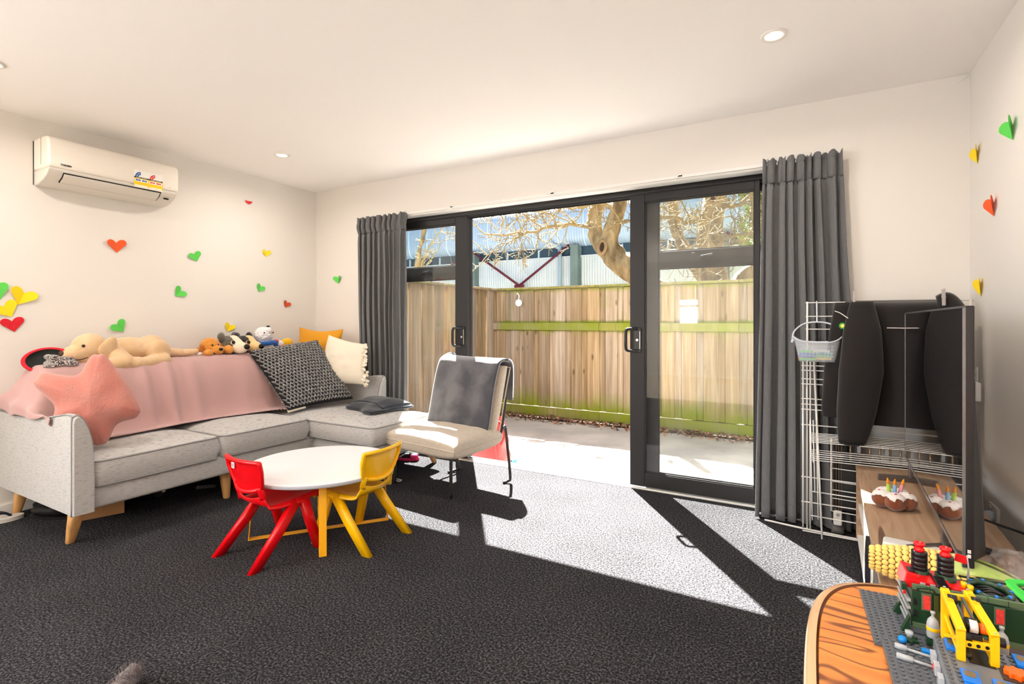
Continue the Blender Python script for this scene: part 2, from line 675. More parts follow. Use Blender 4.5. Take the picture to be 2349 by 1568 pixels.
# ------------------------------------------------------------------ ceiling downlights
lamp_m = mat('lamp_lens', (1, 1, 1), 0.5, emit=(1.0, 0.86, 0.68), estr=14.0)
ringm = mat('downlight_ring', s2l(240, 236, 230), 0.35)


def downlight(x, y, label):
    t = thing('downlight', label, 'ceiling light', (x, y, CEIL), group='round recessed downlights')
    MB().lathe([(0.036, -0.001), (0.036, -0.006), (0.052, -0.007), (0.054, -0.003), (0.054, 0.0)], seg=32).obj('trim_ring', ringm, t, smooth=True)
    MB().lathe([(0.0, -0.0035), (0.035, -0.0035), (0.036, -0.001)], seg=32).obj('lens', lamp_m, t)
    d = bpy.data.lights.new('downlight_glow', 'AREA')
    d.shape = 'DISK'
    d.size = 0.07
    d.energy = LAMP_W * (1.0 if y > 0 else 1.4)
    d.color = (1.0, 0.88, 0.76)
    d.spread = R(165)
    o = bpy.data.objects.new('downlight_glow', d)
    COL.objects.link(o)
    o.parent = t
    o.location = (0, 0, -0.009)


downlight(-0.125, 2.53, 'lit round downlight in the ceiling over the clothes rack corner')
downlight(-3.43, 2.52, 'lit round downlight in the ceiling near the corner beyond the air conditioner')
downlight(-3.43, 0.92, 'lit round downlight in the ceiling on the near side of the air conditioner')
for (x, y) in ((-0.125, 0.92), (-3.43, -0.9), (-0.125, -0.9), (-1.78, -0.9), (-3.43, -2.7), (-0.125, -2.7), (-1.78, -2.7)):
    downlight(x, y, 'lit round downlight in the ceiling behind the photographer')
# small hook screwed into the ceiling corner
hk = MB().tube([(0.705, 3.40, 2.385), (0.69, 3.375, 2.372), (0.655, 3.36, 2.345)], 0.004, 6)
tag(hk.obj('ceiling_hook', trim_m, smooth=True), 'small white metal hook sticking out of the ceiling corner', 'hook')
# ================================================================== OUTSIDE
rnd = random.Random(7)
conc_m = mat('concrete', s2l(190, 184, 174), 0.9, var=0.16, vscale=2.5, detail=6, bump=0.12, bscale=40)
soil_m = mat('soil', s2l(74, 58, 46), 0.95, var=0.4, vscale=20, bump=0.4, bscale=60)
grass_m = mat('gravel_yard', s2l(112, 116, 112), 0.95, var=0.25, vscale=3, bump=0.5, bscale=40)
struct(MB().bx(-4.2, 4.5, 3.64, 5.99, PAVE - 0.1, PAVE).obj('patio_slab', conc_m))
struct(MB().bx(-9, 6, 5.99, 8.2, PAVE - 0.12, PAVE - 0.02).obj('garden_bed', soil_m))
struct(MB().bx(-40, 30, 8.2, 40, PAVE - 0.12, PAVE - 0.03).obj('gravel_yard', grass_m))
struct(MB().bx(-12, -4.2, 0, 5.99, PAVE - 0.12, PAVE - 0.03).obj('side_yard', grass_m))


def fence_material():
    m = bpy.data.materials.new('weathered_pine')
    m.use_nodes = True
    n, l = m.node_tree.nodes, m.node_tree.links
    b = n['Principled BSDF']
    b.inputs['Roughness'].default_value = 0.85
    b.inputs['Specular IOR Level'].default_value = 0.2
    tc = n.new('ShaderNodeTexCoord')
    oi = n.new('ShaderNodeObjectInfo')
    geo = n.new('ShaderNodeNewGeometry')
    # shift the grain per board
    add = n.new('ShaderNodeVectorMath'); add.operation = 'MULTIPLY_ADD'
    cmb = n.new('ShaderNodeCombineXYZ')
    l.new(oi.outputs['Random'], cmb.inputs[0]); l.new(oi.outputs['Random'], cmb.inputs[2])
    add.inputs[1].default_value = (37, 37, 37)
    l.new(cmb.outputs[0], add.inputs[0]); l.new(tc.outputs['Object'], add.inputs[2])
    mp = n.new('ShaderNodeMapping'); mp.inputs['Scale'].default_value = (30, 30, 1.1)
    l.new(add.outputs[0], mp.inputs['Vector'])
    g = n.new('ShaderNodeTexNoise'); g.inputs['Scale'].default_value = 1.0; g.inputs['Detail'].default_value = 5; g.inputs['Distortion'].default_value = 0.6
    l.new(mp.outputs[0], g.inputs['Vector'])
    rp = n.new('ShaderNodeValToRGB')
    e = rp.color_ramp.elements
    e[0].position = 0.3; e[0].color = (*s2l(128, 110, 84), 1)
    e[1].position = 0.72; e[1].color = (*s2l(172, 156, 130), 1)
    e.new(0.5).color = (*s2l(150, 130, 102), 1)
    l.new(g.outputs['Fac'], rp.inputs['Fac'])
    hv = n.new('ShaderNodeHueSaturation')
    mr = n.new('ShaderNodeMapRange'); mr.inputs['To Min'].default_value = 0.68; mr.inputs['To Max'].default_value = 1.2
    l.new(oi.outputs['Random'], mr.inputs['Value']); l.new(mr.outputs[0], hv.inputs['Value'])
    ml = n.new('ShaderNodeMath'); ml.operation = 'MULTIPLY'; ml.inputs[1].default_value = 7.3
    fr_ = n.new('ShaderNodeMath'); fr_.operation = 'FRACT'
    l.new(oi.outputs['Random'], ml.inputs[0]); l.new(ml.outputs[0], fr_.inputs[0])
    ms = n.new('ShaderNodeMapRange'); ms.inputs['To Min'].default_value = 0.65; ms.inputs['To Max'].default_value = 1.15
    l.new(fr_.outputs[0], ms.inputs['Value']); l.new(ms.outputs[0], hv.inputs['Saturation'])
    l.new(rp.outputs['Color'], hv.inputs['Color'])
    # knots
    vo = n.new('ShaderNodeTexVoronoi'); vo.inputs['Scale'].default_value = 1.0
    mp2 = n.new('ShaderNodeMapping'); mp2.inputs['Scale'].default_value = (6, 6, 2.4)
    l.new(add.outputs[0], mp2.inputs['Vector']); l.new(mp2.outputs[0], vo.inputs['Vector'])
    kr = n.new('ShaderNodeValToRGB'); kr.color_ramp.elements[0].position = 0.05; kr.color_ramp.elements[0].color = (0.35, 0.3, 0.26, 1)
    kr.color_ramp.elements[1].position = 0.13; kr.color_ramp.elements[1].color = (1, 1, 1, 1)
    l.new(vo.outputs['Distance'], kr.inputs['Fac'])
    mk = n.new('ShaderNodeMix'); mk.data_type = 'RGBA'; mk.blend_type = 'MULTIPLY'; mk.inputs['Factor'].default_value = 0.8
    l.new(hv.outputs[0], mk.inputs['A']); l.new(kr.outputs[0], mk.inputs['B'])
    # moss: patches that gather near the foot, the middle rail and the cap of the boards
    sx = n.new('ShaderNodeSeparateXYZ'); l.new(geo.outputs['Position'], sx.inputs[0])
    zr = n.new('ShaderNodeValToRGB')
    z = zr.color_ramp.elements
    zmap = n.new('ShaderNodeMapRange'); zmap.inputs['From Min'].default_value = -0.12; zmap.inputs['From Max'].default_value = 1.63
    l.new(sx.outputs['Z'], zmap.inputs['Value']); l.new(zmap.outputs[0], zr.inputs['Fac'])
    z[0].position = 0.0; z[0].color = (0.8,) * 3 + (1,)
    z[1].position = 1.0; z[1].color = (0.62,) * 3 + (1,)
    for p_, v_ in ((0.08, 0.85), (0.17, 0.55), (0.27, 0.12), (0.55, 0.15), (0.64, 0.42), (0.66, 0.8), (0.72, 0.8), (0.74, 0.3), (0.93, 0.28), (0.965, 0.7)):
        z.new(p_).color = (v_,) * 3 + (1,)
    no = n.new('ShaderNodeTexNoise'); no.inputs['Scale'].default_value = 3.2; no.inputs['Detail'].default_value = 4
    l.new(geo.outputs['Position'], no.inputs['Vector'])
    m1 = n.new('ShaderNodeMath'); m1.operation = 'ADD'; l.new(zr.outputs[0], m1.inputs[0]); l.new(no.outputs['Fac'], m1.inputs[1])
    mm = n.new('ShaderNodeMapRange'); mm.inputs['From Min'].default_value = 0.86; mm.inputs['From Max'].default_value = 1.4
    l.new(m1.outputs[0], mm.inputs['Value'])
    xr = n.new('ShaderNodeMapRange'); xr.inputs['From Min'].default_value = -3.80; xr.inputs['From Max'].default_value = -3.7
    l.new(sx.outputs['X'], xr.inputs['Value'])       # the side fence is clean
    mmx = n.new('ShaderNodeMath'); mmx.operation = 'MULTIPLY'; l.new(mm.outputs[0], mmx.inputs[0]); l.new(xr.outputs[0], mmx.inputs[1])
    mo = n.new('ShaderNodeMix'); mo.data_type = 'RGBA'; mo.blend_type = 'MIX'
    mo.inputs['B'].default_value = (*s2l(118, 128, 36), 1)
    l.new(mmx.outputs[0], mo.inputs['Factor']); l.new(mk.outputs['Result'], mo.inputs['A'])
    l.new(mo.outputs['Result'], b.inputs['Base Color'])
    bp = n.new('ShaderNodeBump'); bp.inputs['Strength'].default_value = 0.35; bp.inputs['Distance'].default_value = 0.004
    l.new(g.outputs['Fac'], bp.inputs['Height']); l.new(bp.outputs[0], b.inputs['Normal'])
    return m


pine_m = fence_material()
ZT = 1.605


def paling_mesh(w, t):
    return MB().box((0, 0, 0), (w, t, ZT - 0.03 - (PAVE + 0.13))).mesh('paling')


pal = {w: paling_mesh(w / 1000.0, 0.019) for w in (138, 143, 148, 153, 158)}


def fence(name, label, p0, p1, ny, rail, xs0=0.0):
    """palings lapped two deep between p0 and p1; ny = towards the patio"""
    p0, p1 = V(p0), V(p1)
    d = (p1 - p0)
    L = d.length
    d.normalize()
    ang = math.atan2(d.y, d.x)
    t = thing(name, label, 'fence', (p0.x, p0.y, PAVE), ang)
    s = 1 if V((-d.y, d.x, 0)).dot(V(ny)) > 0 else -1
    x, k = 0.0, 0
    zc = (ZT - 0.03 + PAVE + 0.13) / 2 - PAVE
    while x < L:
        w = rnd.choice(list(pal))
        ww = w / 1000.0
        dep = 0.0 if k % 2 else -0.03
        o = link('paling', pal[w], pine_m, t, (x + ww / 2, s * dep, zc), (0, R(rnd.uniform(-0.08, 0.08)), PI * rnd.choice((0, 1))))
        x += ww * (0.88 if k % 2 else 0.68)
        k += 1
    ry = 0.03
    n = max(1, round(L / 1.7))
    for i in range(n):
        a, b = L * i / n, L * (i + 1) / n
        if rail:
            MB().box(((a + b) / 2, s * ry, 1.082 - PAVE), (b - a - 0.003, 0.04, 0.097)).obj('rail', pine_m, t, bevel=0.003)
        MB().box(((a + b) / 2, s * (ry - 0.008), 0.06), (b - a - 0.002, 0.024, 0.135)).obj('plinth_board', pine_m, t, bevel=0.003)
        MB().box(((a + b) / 2, s * 0.012, ZT - PAVE - 0.012), (b - a - 0.004, 0.12, 0.028)).obj('capping_rail', pine_m, t, bevel=0.003)
    return t


fence('paling_fence', 'long mossy timber paling fence with a green middle rail facing the doors', (-3.885, 6.22, 0), (4.2, 6.22, 0), (0, -1, 0), True)
fence('paling_fence', 'clean pale timber side fence seen through the left glass panel', (-3.84, 6.28, 0), (-3.84, 3.66, 0), (1, 0, 0), False)

# a white tag hung on the mossy fence
tg = thing('fence_tag', 'small white round tag hanging on the mossy paling fence', 'tag', (-3.40, 6.14, 1.40))
wh_m = mat('white_plastic', s2l(240, 238, 232), 0.4)
MB().lathe([(0, -0.004), (0.045, -0.004), (0.05, 0), (0.045, 0.004), (0, 0.004)], seg=20, M=Euler((PI / 2, 0, 0)).to_matrix()).obj('disc', wh_m, tg, smooth=True)
MB().tube(smoothpath([(0.0, 0, 0.04), (0.01, -0.002, 0.09), (-0.01, 0.0, 0.125), (-0.03, 0.01, 0.13), (-0.038, 0.02, 0.115)], 5), 0.007, 6).obj('hook', wh_m, tg, smooth=True)

# leaf litter along the foot of the fence
lt = MB()
for i in range(2600):
    x = rnd.uniform(-3.75, 3.6)
    y = 6.0 + 0.17 * rnd.random() - 0.22 * rnd.random() ** 3
    z = PAVE - 0.005 + 0.03 * rnd.random() * (1 if y > 5.97 else 0.2)
    a = rnd.uniform(0, 2 * PI)
    s = rnd.uniform(0.015, 0.04)
    M = Euler((rnd.uniform(-0.7, 0.7), rnd.uniform(-0.7, 0.7), a)).to_matrix()
    q = [M @ V(p) * s + V((x, y, z + 0.008)) for p in ((-1, 0, 0), (-0.2, -0.45, 0.12), (1, 0, 0), (-0.2, 0.45, 0.12))]
    lt.add(q, [(0, 1, 2, 3)])
leaf_m = mat('dry_leaf', s2l(92, 58, 42), 0.8, col2=s2l(176, 138, 104), vscale=14, detail=1)
tag(lt.obj('leaf_litter', leaf_m, merge=False), 'brown dead leaves strewn along the foot of the fence', 'leaves', kind='stuff')

# ------------------------------------------------------------------ tin building behind the fence
tin_m = mat('pale_blue_tin', s2l(196, 218, 242), 0.4, metal=0.1, var=0.05, vscale=1.5)
tin2_m = mat('white_tin', s2l(228, 236, 238), 0.4, metal=0.1, var=0.05, vscale=1.5)
col_m = mat('steel_column', s2l(128, 146, 140), 0.6, var=0.1, vscale=3)
red_m = mat('oxide_red', s2l(112, 36, 50), 0.5)
dark_glass = mat('strip_window_glass', s2l(58, 78, 92), 0.12)
pipe_m = mat('pvc_pipe', s2l(176, 198, 212), 0.4)
YB = 13.0
bl = thing('warehouse', 'pale blue corrugated tin warehouse standing behind the back fence', 'building', (-5.5, YB, PAVE))


def corr(x0, x1, prof, name, m, pitch=0.076, amp=0.009):
    """corrugated sheet; prof = list of (y, z) going up"""
    n = int((x1 - x0) / pitch * 6)
    b = MB()
    vs, fs = [], []
    k = len(prof)
    for i in range(n + 1):
        x = x0 + (x1 - x0) * i / n
        o = amp * math.sin(2 * PI * x / pitch)
        for j, (y, z) in enumerate(prof):
            a = prof[max(j - 1, 0)]
            c = prof[min(j + 1, k - 1)]
            ty, tz = c[0] - a[0], c[1] - a[1]
            L = math.hypot(ty, tz)
            vs.append((x + 5.5, y - tz / L * o, z - PAVE + ty / L * o))
    for i in range(n):
        for j in range(k - 1):
            a = i * k + j
            fs.append((a, a + 1, a + k + 1, a + k))
    b.add(vs, fs)
    return b.obj(name, m, bl, smooth=True, merge=False)


def arc(cy, cz, r, a0, a1, n=7):
    return [(cy + r * math.cos(R(lerp(a0, a1, i / n))), cz + r * math.sin(R(lerp(a0, a1, i / n)))) for i in range(n + 1)]


# upper cladding: bull-nosed top and bottom; lower cladding: bull-nosed foot
upper = arc(0.35, 3.55, 0.38, 270, 180) + [(-0.03, 3.75), (-0.03, 3.96)] + arc(0.35, 3.98, 0.38, 180, 95)
cols = [-16.5, -12.7, -8.78, -5.46, -1.7, 2.2, 6.0]
x = -16.6
while x < 6:
    corr(x, x + 0.76 - 0.004, upper, 'fascia_sheet', tin_m)
    x += 0.76
lower = arc(0.45, 2.72, 0.3, 270, 180, 5) + [(0.15, 2.86), (0.15, 2.92)]
lower = [(0.45 - 0.0, 1.9)] + [(0.22, 1.98), (0.16, 2.12), (0.15, 2.3), (0.15, 2.6), (0.15, 2.9)]
lower = [(0.55, 0.0), (0.55, 1.86)] + arc(0.55, 2.3, 0.4, 262, 180, 6) + [(0.15, 2.6), (0.15, 2.9)]
for a, b in zip(cols, cols[1:]):
    n = max(1, round((b - a - 0.24) / 0.76))
    for i in range(n):
        w = (b - a - 0.24) / n
        corr(a + 0.12 + w * i, a + 0.12 + w * (i + 1) - 0.004, lower, 'wall_sheet', tin2_m)
    nw = 3
    for i in range(nw):
        w = (b - a - 0.24) / nw
        x0 = a + 0.12 + w * i
        f = MB().bx(x0 + 5.5, x0 + w + 5.5, 0.12, 0.16, 2.9 - PAVE, 2.95 - PAVE).bx(x0 + w + 5.47, x0 + w + 5.5, 0.12, 0.16, 2.95 - PAVE, 3.17 - PAVE)
        f = f.obj('window_frame', tin2_m, bl)
        MB().bx(x0 + 5.5, x0 + w + 5.47, 0.17, 0.18, 2.95 - PAVE, 3.2 - PAVE).obj('pane', dark_glass, f)
for a in cols:
    MB().bx(a + 5.5 - 0.11, a + 5.5 + 0.11, -0.06, 0.2, 0, 3.22 - PAVE).obj('column', col_m, bl, bevel=0.01)
for a, b in ((-8.7, -5.58), (-1.62, 2.1), (-12.6, -8.9)):
    mid = (a + b) / 2 + 0.02
    for s in (a, b):
        MB().cyl((s + 5.5, -0.1, 3.22 - PAVE), (mid + 5.5, -0.1, 2.17 - PAVE), 0.035, seg=8).obj('brace', red_m, bl, smooth=True)
    MB().bx(mid + 5.5 - 0.16, mid + 5.5 + 0.16, -0.12, -0.08, 2.0 - PAVE, 2.2 - PAVE).obj('gusset_plate', red_m, bl, bevel=0.02)
MB().tube(smoothpath([(-6.18 + 5.5, -0.03, 3.4 - PAVE), (-6.12 + 5.5, -0.02, 3.3 - PAVE), (-5.93 + 5.5, 0.02, 3.16 - PAVE), (-5.92 + 5.5, 0.05, 3.0 - PAVE), (-5.92 + 5.5, 0.05, 1.0)], 4), 0.055, 10).obj('downpipe', pipe_m, bl, smooth=True)
MB().bx(-11.2, 11.8, 0.55, 6.0, 0, 4.2 - PAVE).obj('core', tin2_m, bl)

# ------------------------------------------------------------------ bare trees
bark_m = mat('bark', s2l(96, 80, 54), 0.9, col2=s2l(172, 154, 120), vscale=7, detail=6, stretch=(1, 1, 0.35), bump=0.8, bscale=26, bstretch=(1, 1, 0.3))
twig_m = mat('lichen_twig', s2l(150, 134, 98), 0.85, col2=s2l(150, 120, 34), vscale=5, lo=0.55, hi=0.8)
scar_m = mat('scar_heart', s2l(62, 42, 30), 0.9, var=0.4, vscale=20)
bud_m = mat('bud_green', s2l(150, 160, 70), 0.7)


def grow(mb, p, d, r, L, depth, rg, spread=0.75, lift=0.05):
    """a crooked branch that keeps forking"""
    n = max(3, int(L / 0.07))
    pts, rs = [p.copy()], [r]
    r1 = max(0.005, r * 0.66)
    for i in range(n):
        d = (d + V((rg.gauss(0, 0.2), rg.gauss(0, 0.2), rg.gauss(0, 0.2) + lift))).normalized()
        p = p + d * (L / n)
        pts.append(p.copy())
        rs.append(lerp(r, r1, (i + 1) / n) * (1 + 0.12 * rg.uniform(-1, 1)))
    mb.tube(pts, rs, 6 if r > 0.02 else 4, caps=False)
    if depth == 0:
        return
    kids = 2 if rg.random() < 0.55 else 3
    for _ in range(kids):
        q = (d + V((rg.gauss(0, spread), rg.gauss(0, spread), rg.gauss(0, spread)))).normalized()
        grow(mb, p, q, max(0.0045, r1 * rg.uniform(0.7, 0.95)), L * rg.uniform(0.6, 0.85), depth - 1, rg, spread, lift)
    for _ in range(rg.choice((1, 2, 2))):       # side shoots
        k = rg.randrange(1, len(pts) - 1)
        q = (d + V((rg.gauss(0, 1), rg.gauss(0, 1), rg.gauss(0, 1)))).normalized()
        grow(mb, pts[k], q, max(0.0045, rs[k] * 0.5), L * rg.uniform(0.35, 0.6), max(0, depth - 2), rg, spread, lift)


def knot(parent, c, n, r):
    n = V(n).normalized()
    M = n.to_track_quat('Z', 'Y').to_matrix()
    ring = [V(c) + M @ V((r * 0.78 * math.cos(a), r * 1.2 * math.sin(a), 0)) for a in [2 * PI * i / 18 for i in range(18)]]
    MB().tube(ring, r * 0.33, 8, closed=True).obj('healed_ring', MATS['bark_pale'], parent, smooth=True)
    MB().ell(V(c) - n * r * 0.15, (r * 0.8, r * 1.15, r * 0.3), M.to_euler()).obj('hollow', scar_m, parent, smooth=True)


mat('bark_pale', s2l(150, 128, 96), 0.85, var=0.15, vscale=10, bump=0.3, bscale=30)


def tree(label, base, stems, twigs, seed, knots=(), depth=4):
    rg = random.Random(seed)
    t = thing('bare_tree', label, 'tree', base)
    B = V(base)
    tk = MB()
    for pts, rs in stems:
        sp = smoothpath([V(p) - B for p in pts], 5)
        rr = [interp([(i / (len(rs) - 1), q) for i, q in enumerate(rs)], i / (len(sp) - 1)) for i in range(len(sp))]
        tk.tube(sp, [q * (1 + 0.06 * rg.uniform(-1, 1)) for q in rr], 12)
    blob(tk, 'trunk', bark_m, t, voxel=0.022, smooth=3, fuzz=0.02, fscale=9.0)
    bm_ = MB()
    for pts, r0, L, dp in twigs:
        sp = smoothpath([V(p) - B for p in pts], 5)
        sp = [q + V((rg.gauss(0, 0.018), rg.gauss(0, 0.018), rg.gauss(0, 0.018))) for q in sp]
        bm_.tube(sp, [lerp(r0, r0 * 0.55, i / (len(sp) - 1)) for i in range(len(sp))], 6)
        for i in range(2, len(sp)):
            if rg.random() < 0.6:
                d = (sp[i] - sp[i - 1]).normalized()
                q = (d * 0.5 + V((rg.gauss(0, 0.7), rg.gauss(0, 0.5), rg.gauss(0, 0.7)))).normalized()
                grow(bm_, sp[i], q, r0 * 0.45, L * rg.uniform(0.5, 1.0), dp - 1, rg)
        d = (sp[-1] - sp[-3]).normalized()
        grow(bm_, sp[-1], d, r0 * 0.5, L, dp, rg)
    tw = bm_.obj('twigs', twig_m, t, smooth=True, merge=False)
    tw['kind'] = 'stuff'
    for c, n, r in knots:
        knot(t, V(c) - B, n, r)
    return t


YT = 7.6
tree('bare tree with a leaning mossy trunk and a big oval knot hole behind the fence', (-1.35, 7.75, PAVE),
     [([(-1.3, 7.75, PAVE), (-1.55, 7.72, 0.9), (-2.05, 7.65, 1.7), (-2.5, 7.6, 2.08), (-2.66, 7.6, 2.25)], [0.27, 0.25, 0.21, 0.17, 0.14]),
      ([(-2.45, 7.6, 2.05), (-2.75, 7.62, 2.3), (-2.9, 7.68, 2.7), (-2.83, 7.72, 3.1), (-3.0, 7.76, 3.6), (-3.1, 7.8, 4.6)], [0.16, 0.13, 0.11, 0.1, 0.09, 0.05]),
      ([(-2.5, 7.6, 2.1), (-2.6, 7.56, 2.4), (-2.5, 7.55, 2.75), (-2.38, 7.55, 3.15), (-2.25, 7.55, 3.8), (-2.0, 7.5, 4.9)], [0.15, 0.13, 0.115, 0.1, 0.09, 0.05])],
     [([(-2.47, 7.5, 2.78), (-2.7, 7.4, 2.95), (-3.1, 7.3, 2.86), (-3.5, 7.2, 2.98), (-4.0, 7.1, 3.0)], 0.036, 0.5, 4),
      ([(-2.9, 7.6, 2.62), (-3.3, 7.4, 2.66), (-3.8, 7.2, 2.55), (-4.3, 7.1, 2.5)], 0.032, 0.5, 4),
      ([(-2.95, 7.6, 3.15), (-3.3, 7.4, 3.2), (-3.8, 7.1, 3.1), (-4.4, 7.0, 3.15)], 0.03, 0.5, 4),
      ([(-2.3, 7.55, 3.4), (-2.0, 7.4, 3.3), (-1.7, 7.3, 3.15), (-1.5, 7.2, 2.9)], 0.026, 0.45, 4),
      ([(-2.38, 7.55, 3.1), (-2.6, 7.3, 3.2), (-2.9, 7.0, 3.25), (-3.3, 6.8, 3.1)], 0.024, 0.4, 4),
      ([(-2.2, 7.5, 3.0), (-1.95, 7.4, 2.75), (-1.8, 7.3, 2.45)], 0.025, 0.35, 3)],
     11, knots=[((-2.68, 7.45, 2.27), (-0.25, -1, 0.1), 0.085)])
tree('bare tree with a thick upright trunk behind the right glass door', (-0.95, 7.9, PAVE),
     [([(-0.95, 7.9, PAVE), (-1.0, 7.9, 0.9), (-1.15, 7.85, 1.7), (-1.2, 7.8, 2.4), (-1.13, 7.8, 3.0), (-1.2, 7.8, 3.9), (-1.3, 7.8, 4.9)], [0.28, 0.25, 0.2, 0.17, 0.16, 0.12, 0.06]),
      ([(-1.05, 7.9, 1.3), (-0.75, 7.85, 1.75), (-0.45, 7.8, 1.95), (0.1, 7.7, 2.2), (0.6, 7.6, 2.5)], [0.15, 0.13, 0.11, 0.08, 0.06]),
      ([(-1.1, 7.85, 1.5), (-1.45, 7.9, 2.0), (-1.72, 7.95, 2.6), (-1.75, 8.0, 3.4), (-1.7, 8.0, 4.2)], [0.1, 0.09, 0.085, 0.08, 0.04])],
     [([(-1.2, 7.75, 2.52), (-1.45, 7.6, 2.55), (-1.75, 7.45, 2.62), (-2.0, 7.3, 2.55)], 0.04, 0.42, 4),
      ([(-1.1, 7.75, 2.75), (-0.8, 7.6, 2.75), (-0.5, 7.5, 2.85), (-0.2, 7.4, 2.8)], 0.034, 0.45, 4),
      ([(-1.15, 7.75, 2.2), (-0.9, 7.55, 2.3), (-0.6, 7.4, 2.35), (-0.3, 7.3, 2.6)], 0.028, 0.4, 4),
      ([(-1.72, 7.95, 2.5), (-1.5, 7.6, 2.3), (-1.3, 7.5, 2.1)], 0.025, 0.35, 3),
      ([(-1.2, 7.75, 3.3), (-0.9, 7.5, 3.4), (-0.5, 7.3, 3.3), (0.0, 7.2, 3.4)], 0.034, 0.5, 4),
      ([(-1.75, 7.95, 3.2), (-2.0, 7.7, 3.3), (-1.6, 7.5, 3.1)], 0.03, 0.4, 3)],
     23, knots=[((-1.13, 7.62, 2.86), (0, -1, 0.05), 0.06)])
# slim sapling beyond the side fence
tree('slender bare sapling leaning beyond the side fence', (-5.4, 6.3, PAVE),
     [([(-5.4, 6.3, PAVE), (-5.35, 6.25, 1.2), (-5.2, 6.2, 2.1), (-4.95, 6.1, 2.7), (-4.8, 6.05, 3.4)], [0.05, 0.045, 0.04, 0.034, 0.02])],
     [([(-5.2, 6.2, 1.9), (-4.95, 6.15, 2.3), (-4.6, 6.1, 2.6), (-4.4, 6.1, 3.0)], 0.016, 0.3, 2),
      ([(-5.3, 6.2, 1.5), (-5.05, 6.15, 1.9), (-4.75, 6.1, 2.2)], 0.012, 0.25, 2)], 5)

# ------------------------------------------------------------------ leafy evergreens beyond the fence
lf_m = mat('spring_leaf', s2l(84, 110, 30), 0.55, col2=s2l(150, 164, 66), vscale=3.0)
lf_m.node_tree.nodes['Principled BSDF'].inputs['Transmission Weight'].default_value = 0.15


def leafy(label, base, blobs, n, seed, size=0.06):
    rg = random.Random(seed)
    t = thing('leafy_tree', label, 'tree', base)
    B = V(base)
    mb = MB()
    for i in range(n):
        c, r = blobs[rg.randrange(len(blobs))]
        d = V((rg.gauss(0, 1), rg.gauss(0, 1), rg.gauss(0, 1))).normalized() * r * (0.6 + 0.4 * rg.random())
        p = V(c) - B + d
        s = size * rg.uniform(0.6, 1.3)
        M = Euler((rg.uniform(0, 6.3), rg.uniform(0, 6.3), rg.uniform(0, 6.3))).to_matrix()
        mb.add([p + M @ V(q) * s for q in ((-1, 0, 0), (0, -0.42, 0.1), (1, 0, 0), (0, 0.42, 0.1))], [(0, 1, 2, 3)])
    o = mb.obj('foliage', lf_m, t, merge=False)
    o['kind'] = 'stuff'
    st = MB()
    for c, r in blobs:
        st.tube(smoothpath([(0, 0, 0), ((V(c) - B) * 0.5 + V((0.1, 0, 0))), V(c) - B], 4), [0.07] * 4 + [0.05] * 4 + [0.02], 7)
    st.obj('stem', bark_m, t, smooth=True)


leafy('bright yellow green leafy tree behind the fence by the right curtain', (-0.25, 9.6, PAVE),
      [((-0.5, 9.5, 2.6), 0.55), ((-0.3, 9.6, 3.3), 0.7), ((0.3, 9.7, 2.9), 0.8), ((-0.75, 9.5, 3.7), 0.5), ((0.6, 9.5, 2.2), 0.7)], 7000, 3)

# ------------------------------------------------------------------ pink bag left on the patio
bag_m = mat('coral_vinyl', s2l(214, 84, 84), 0.45, bump=0.4, bscale=9)
tq_m = mat('turquoise_trim', s2l(40, 150, 165), 0.5)
pb = thing('beach_bag', 'coral pink shiny bag with turquoise trim standing on the patio by the door sill', 'bag', (-2.55, 3.93, PAVE))
def bagf(u, v):
    a = 2 * PI * u
    w = 0.27 * (1 - 0.25 * v)
    dd = 0.13 * (1 - 0.75 * v)
    k = 1 + 0.05 * noise.noise(V((math.cos(a) * 2, math.sin(a) * 2, v * 5)))
    cx, sx_ = math.cos(a), math.sin(a)
    e = 0.5
    return (w * k * math.copysign(abs(cx) ** e, cx) + 0.02 * v, dd * k * math.copysign(abs(sx_) ** e, sx_), 0.03 + 0.39 * v)
MB().grid(bagf, 40, 14, True).obj('body', bag_m, pb, smooth=True)
MB().prism([(-0.27, -0.13), (0.28, -0.13), (0.29, 0.13), (-0.27, 0.13)], 0.0, 0.032).obj('base', tq_m, pb, bevel=0.01)
MB().tube(smoothpath([(0.24, -0.13, 0.03), (0.2, -0.11, 0.2), (0.17, -0.06, 0.4)], 5), 0.007, 6).obj('piping', bag_m, pb, smooth=True)
MB().tube(smoothpath([(0.17, -0.05, 0.4), (0.24, -0.05, 0.36), (0.27, -0.06, 0.28), (0.25, -0.09, 0.2)], 5), 0.012, 6).obj('strap', mat('red_web', s2l(190, 50, 50), 0.7), pb, smooth=True)
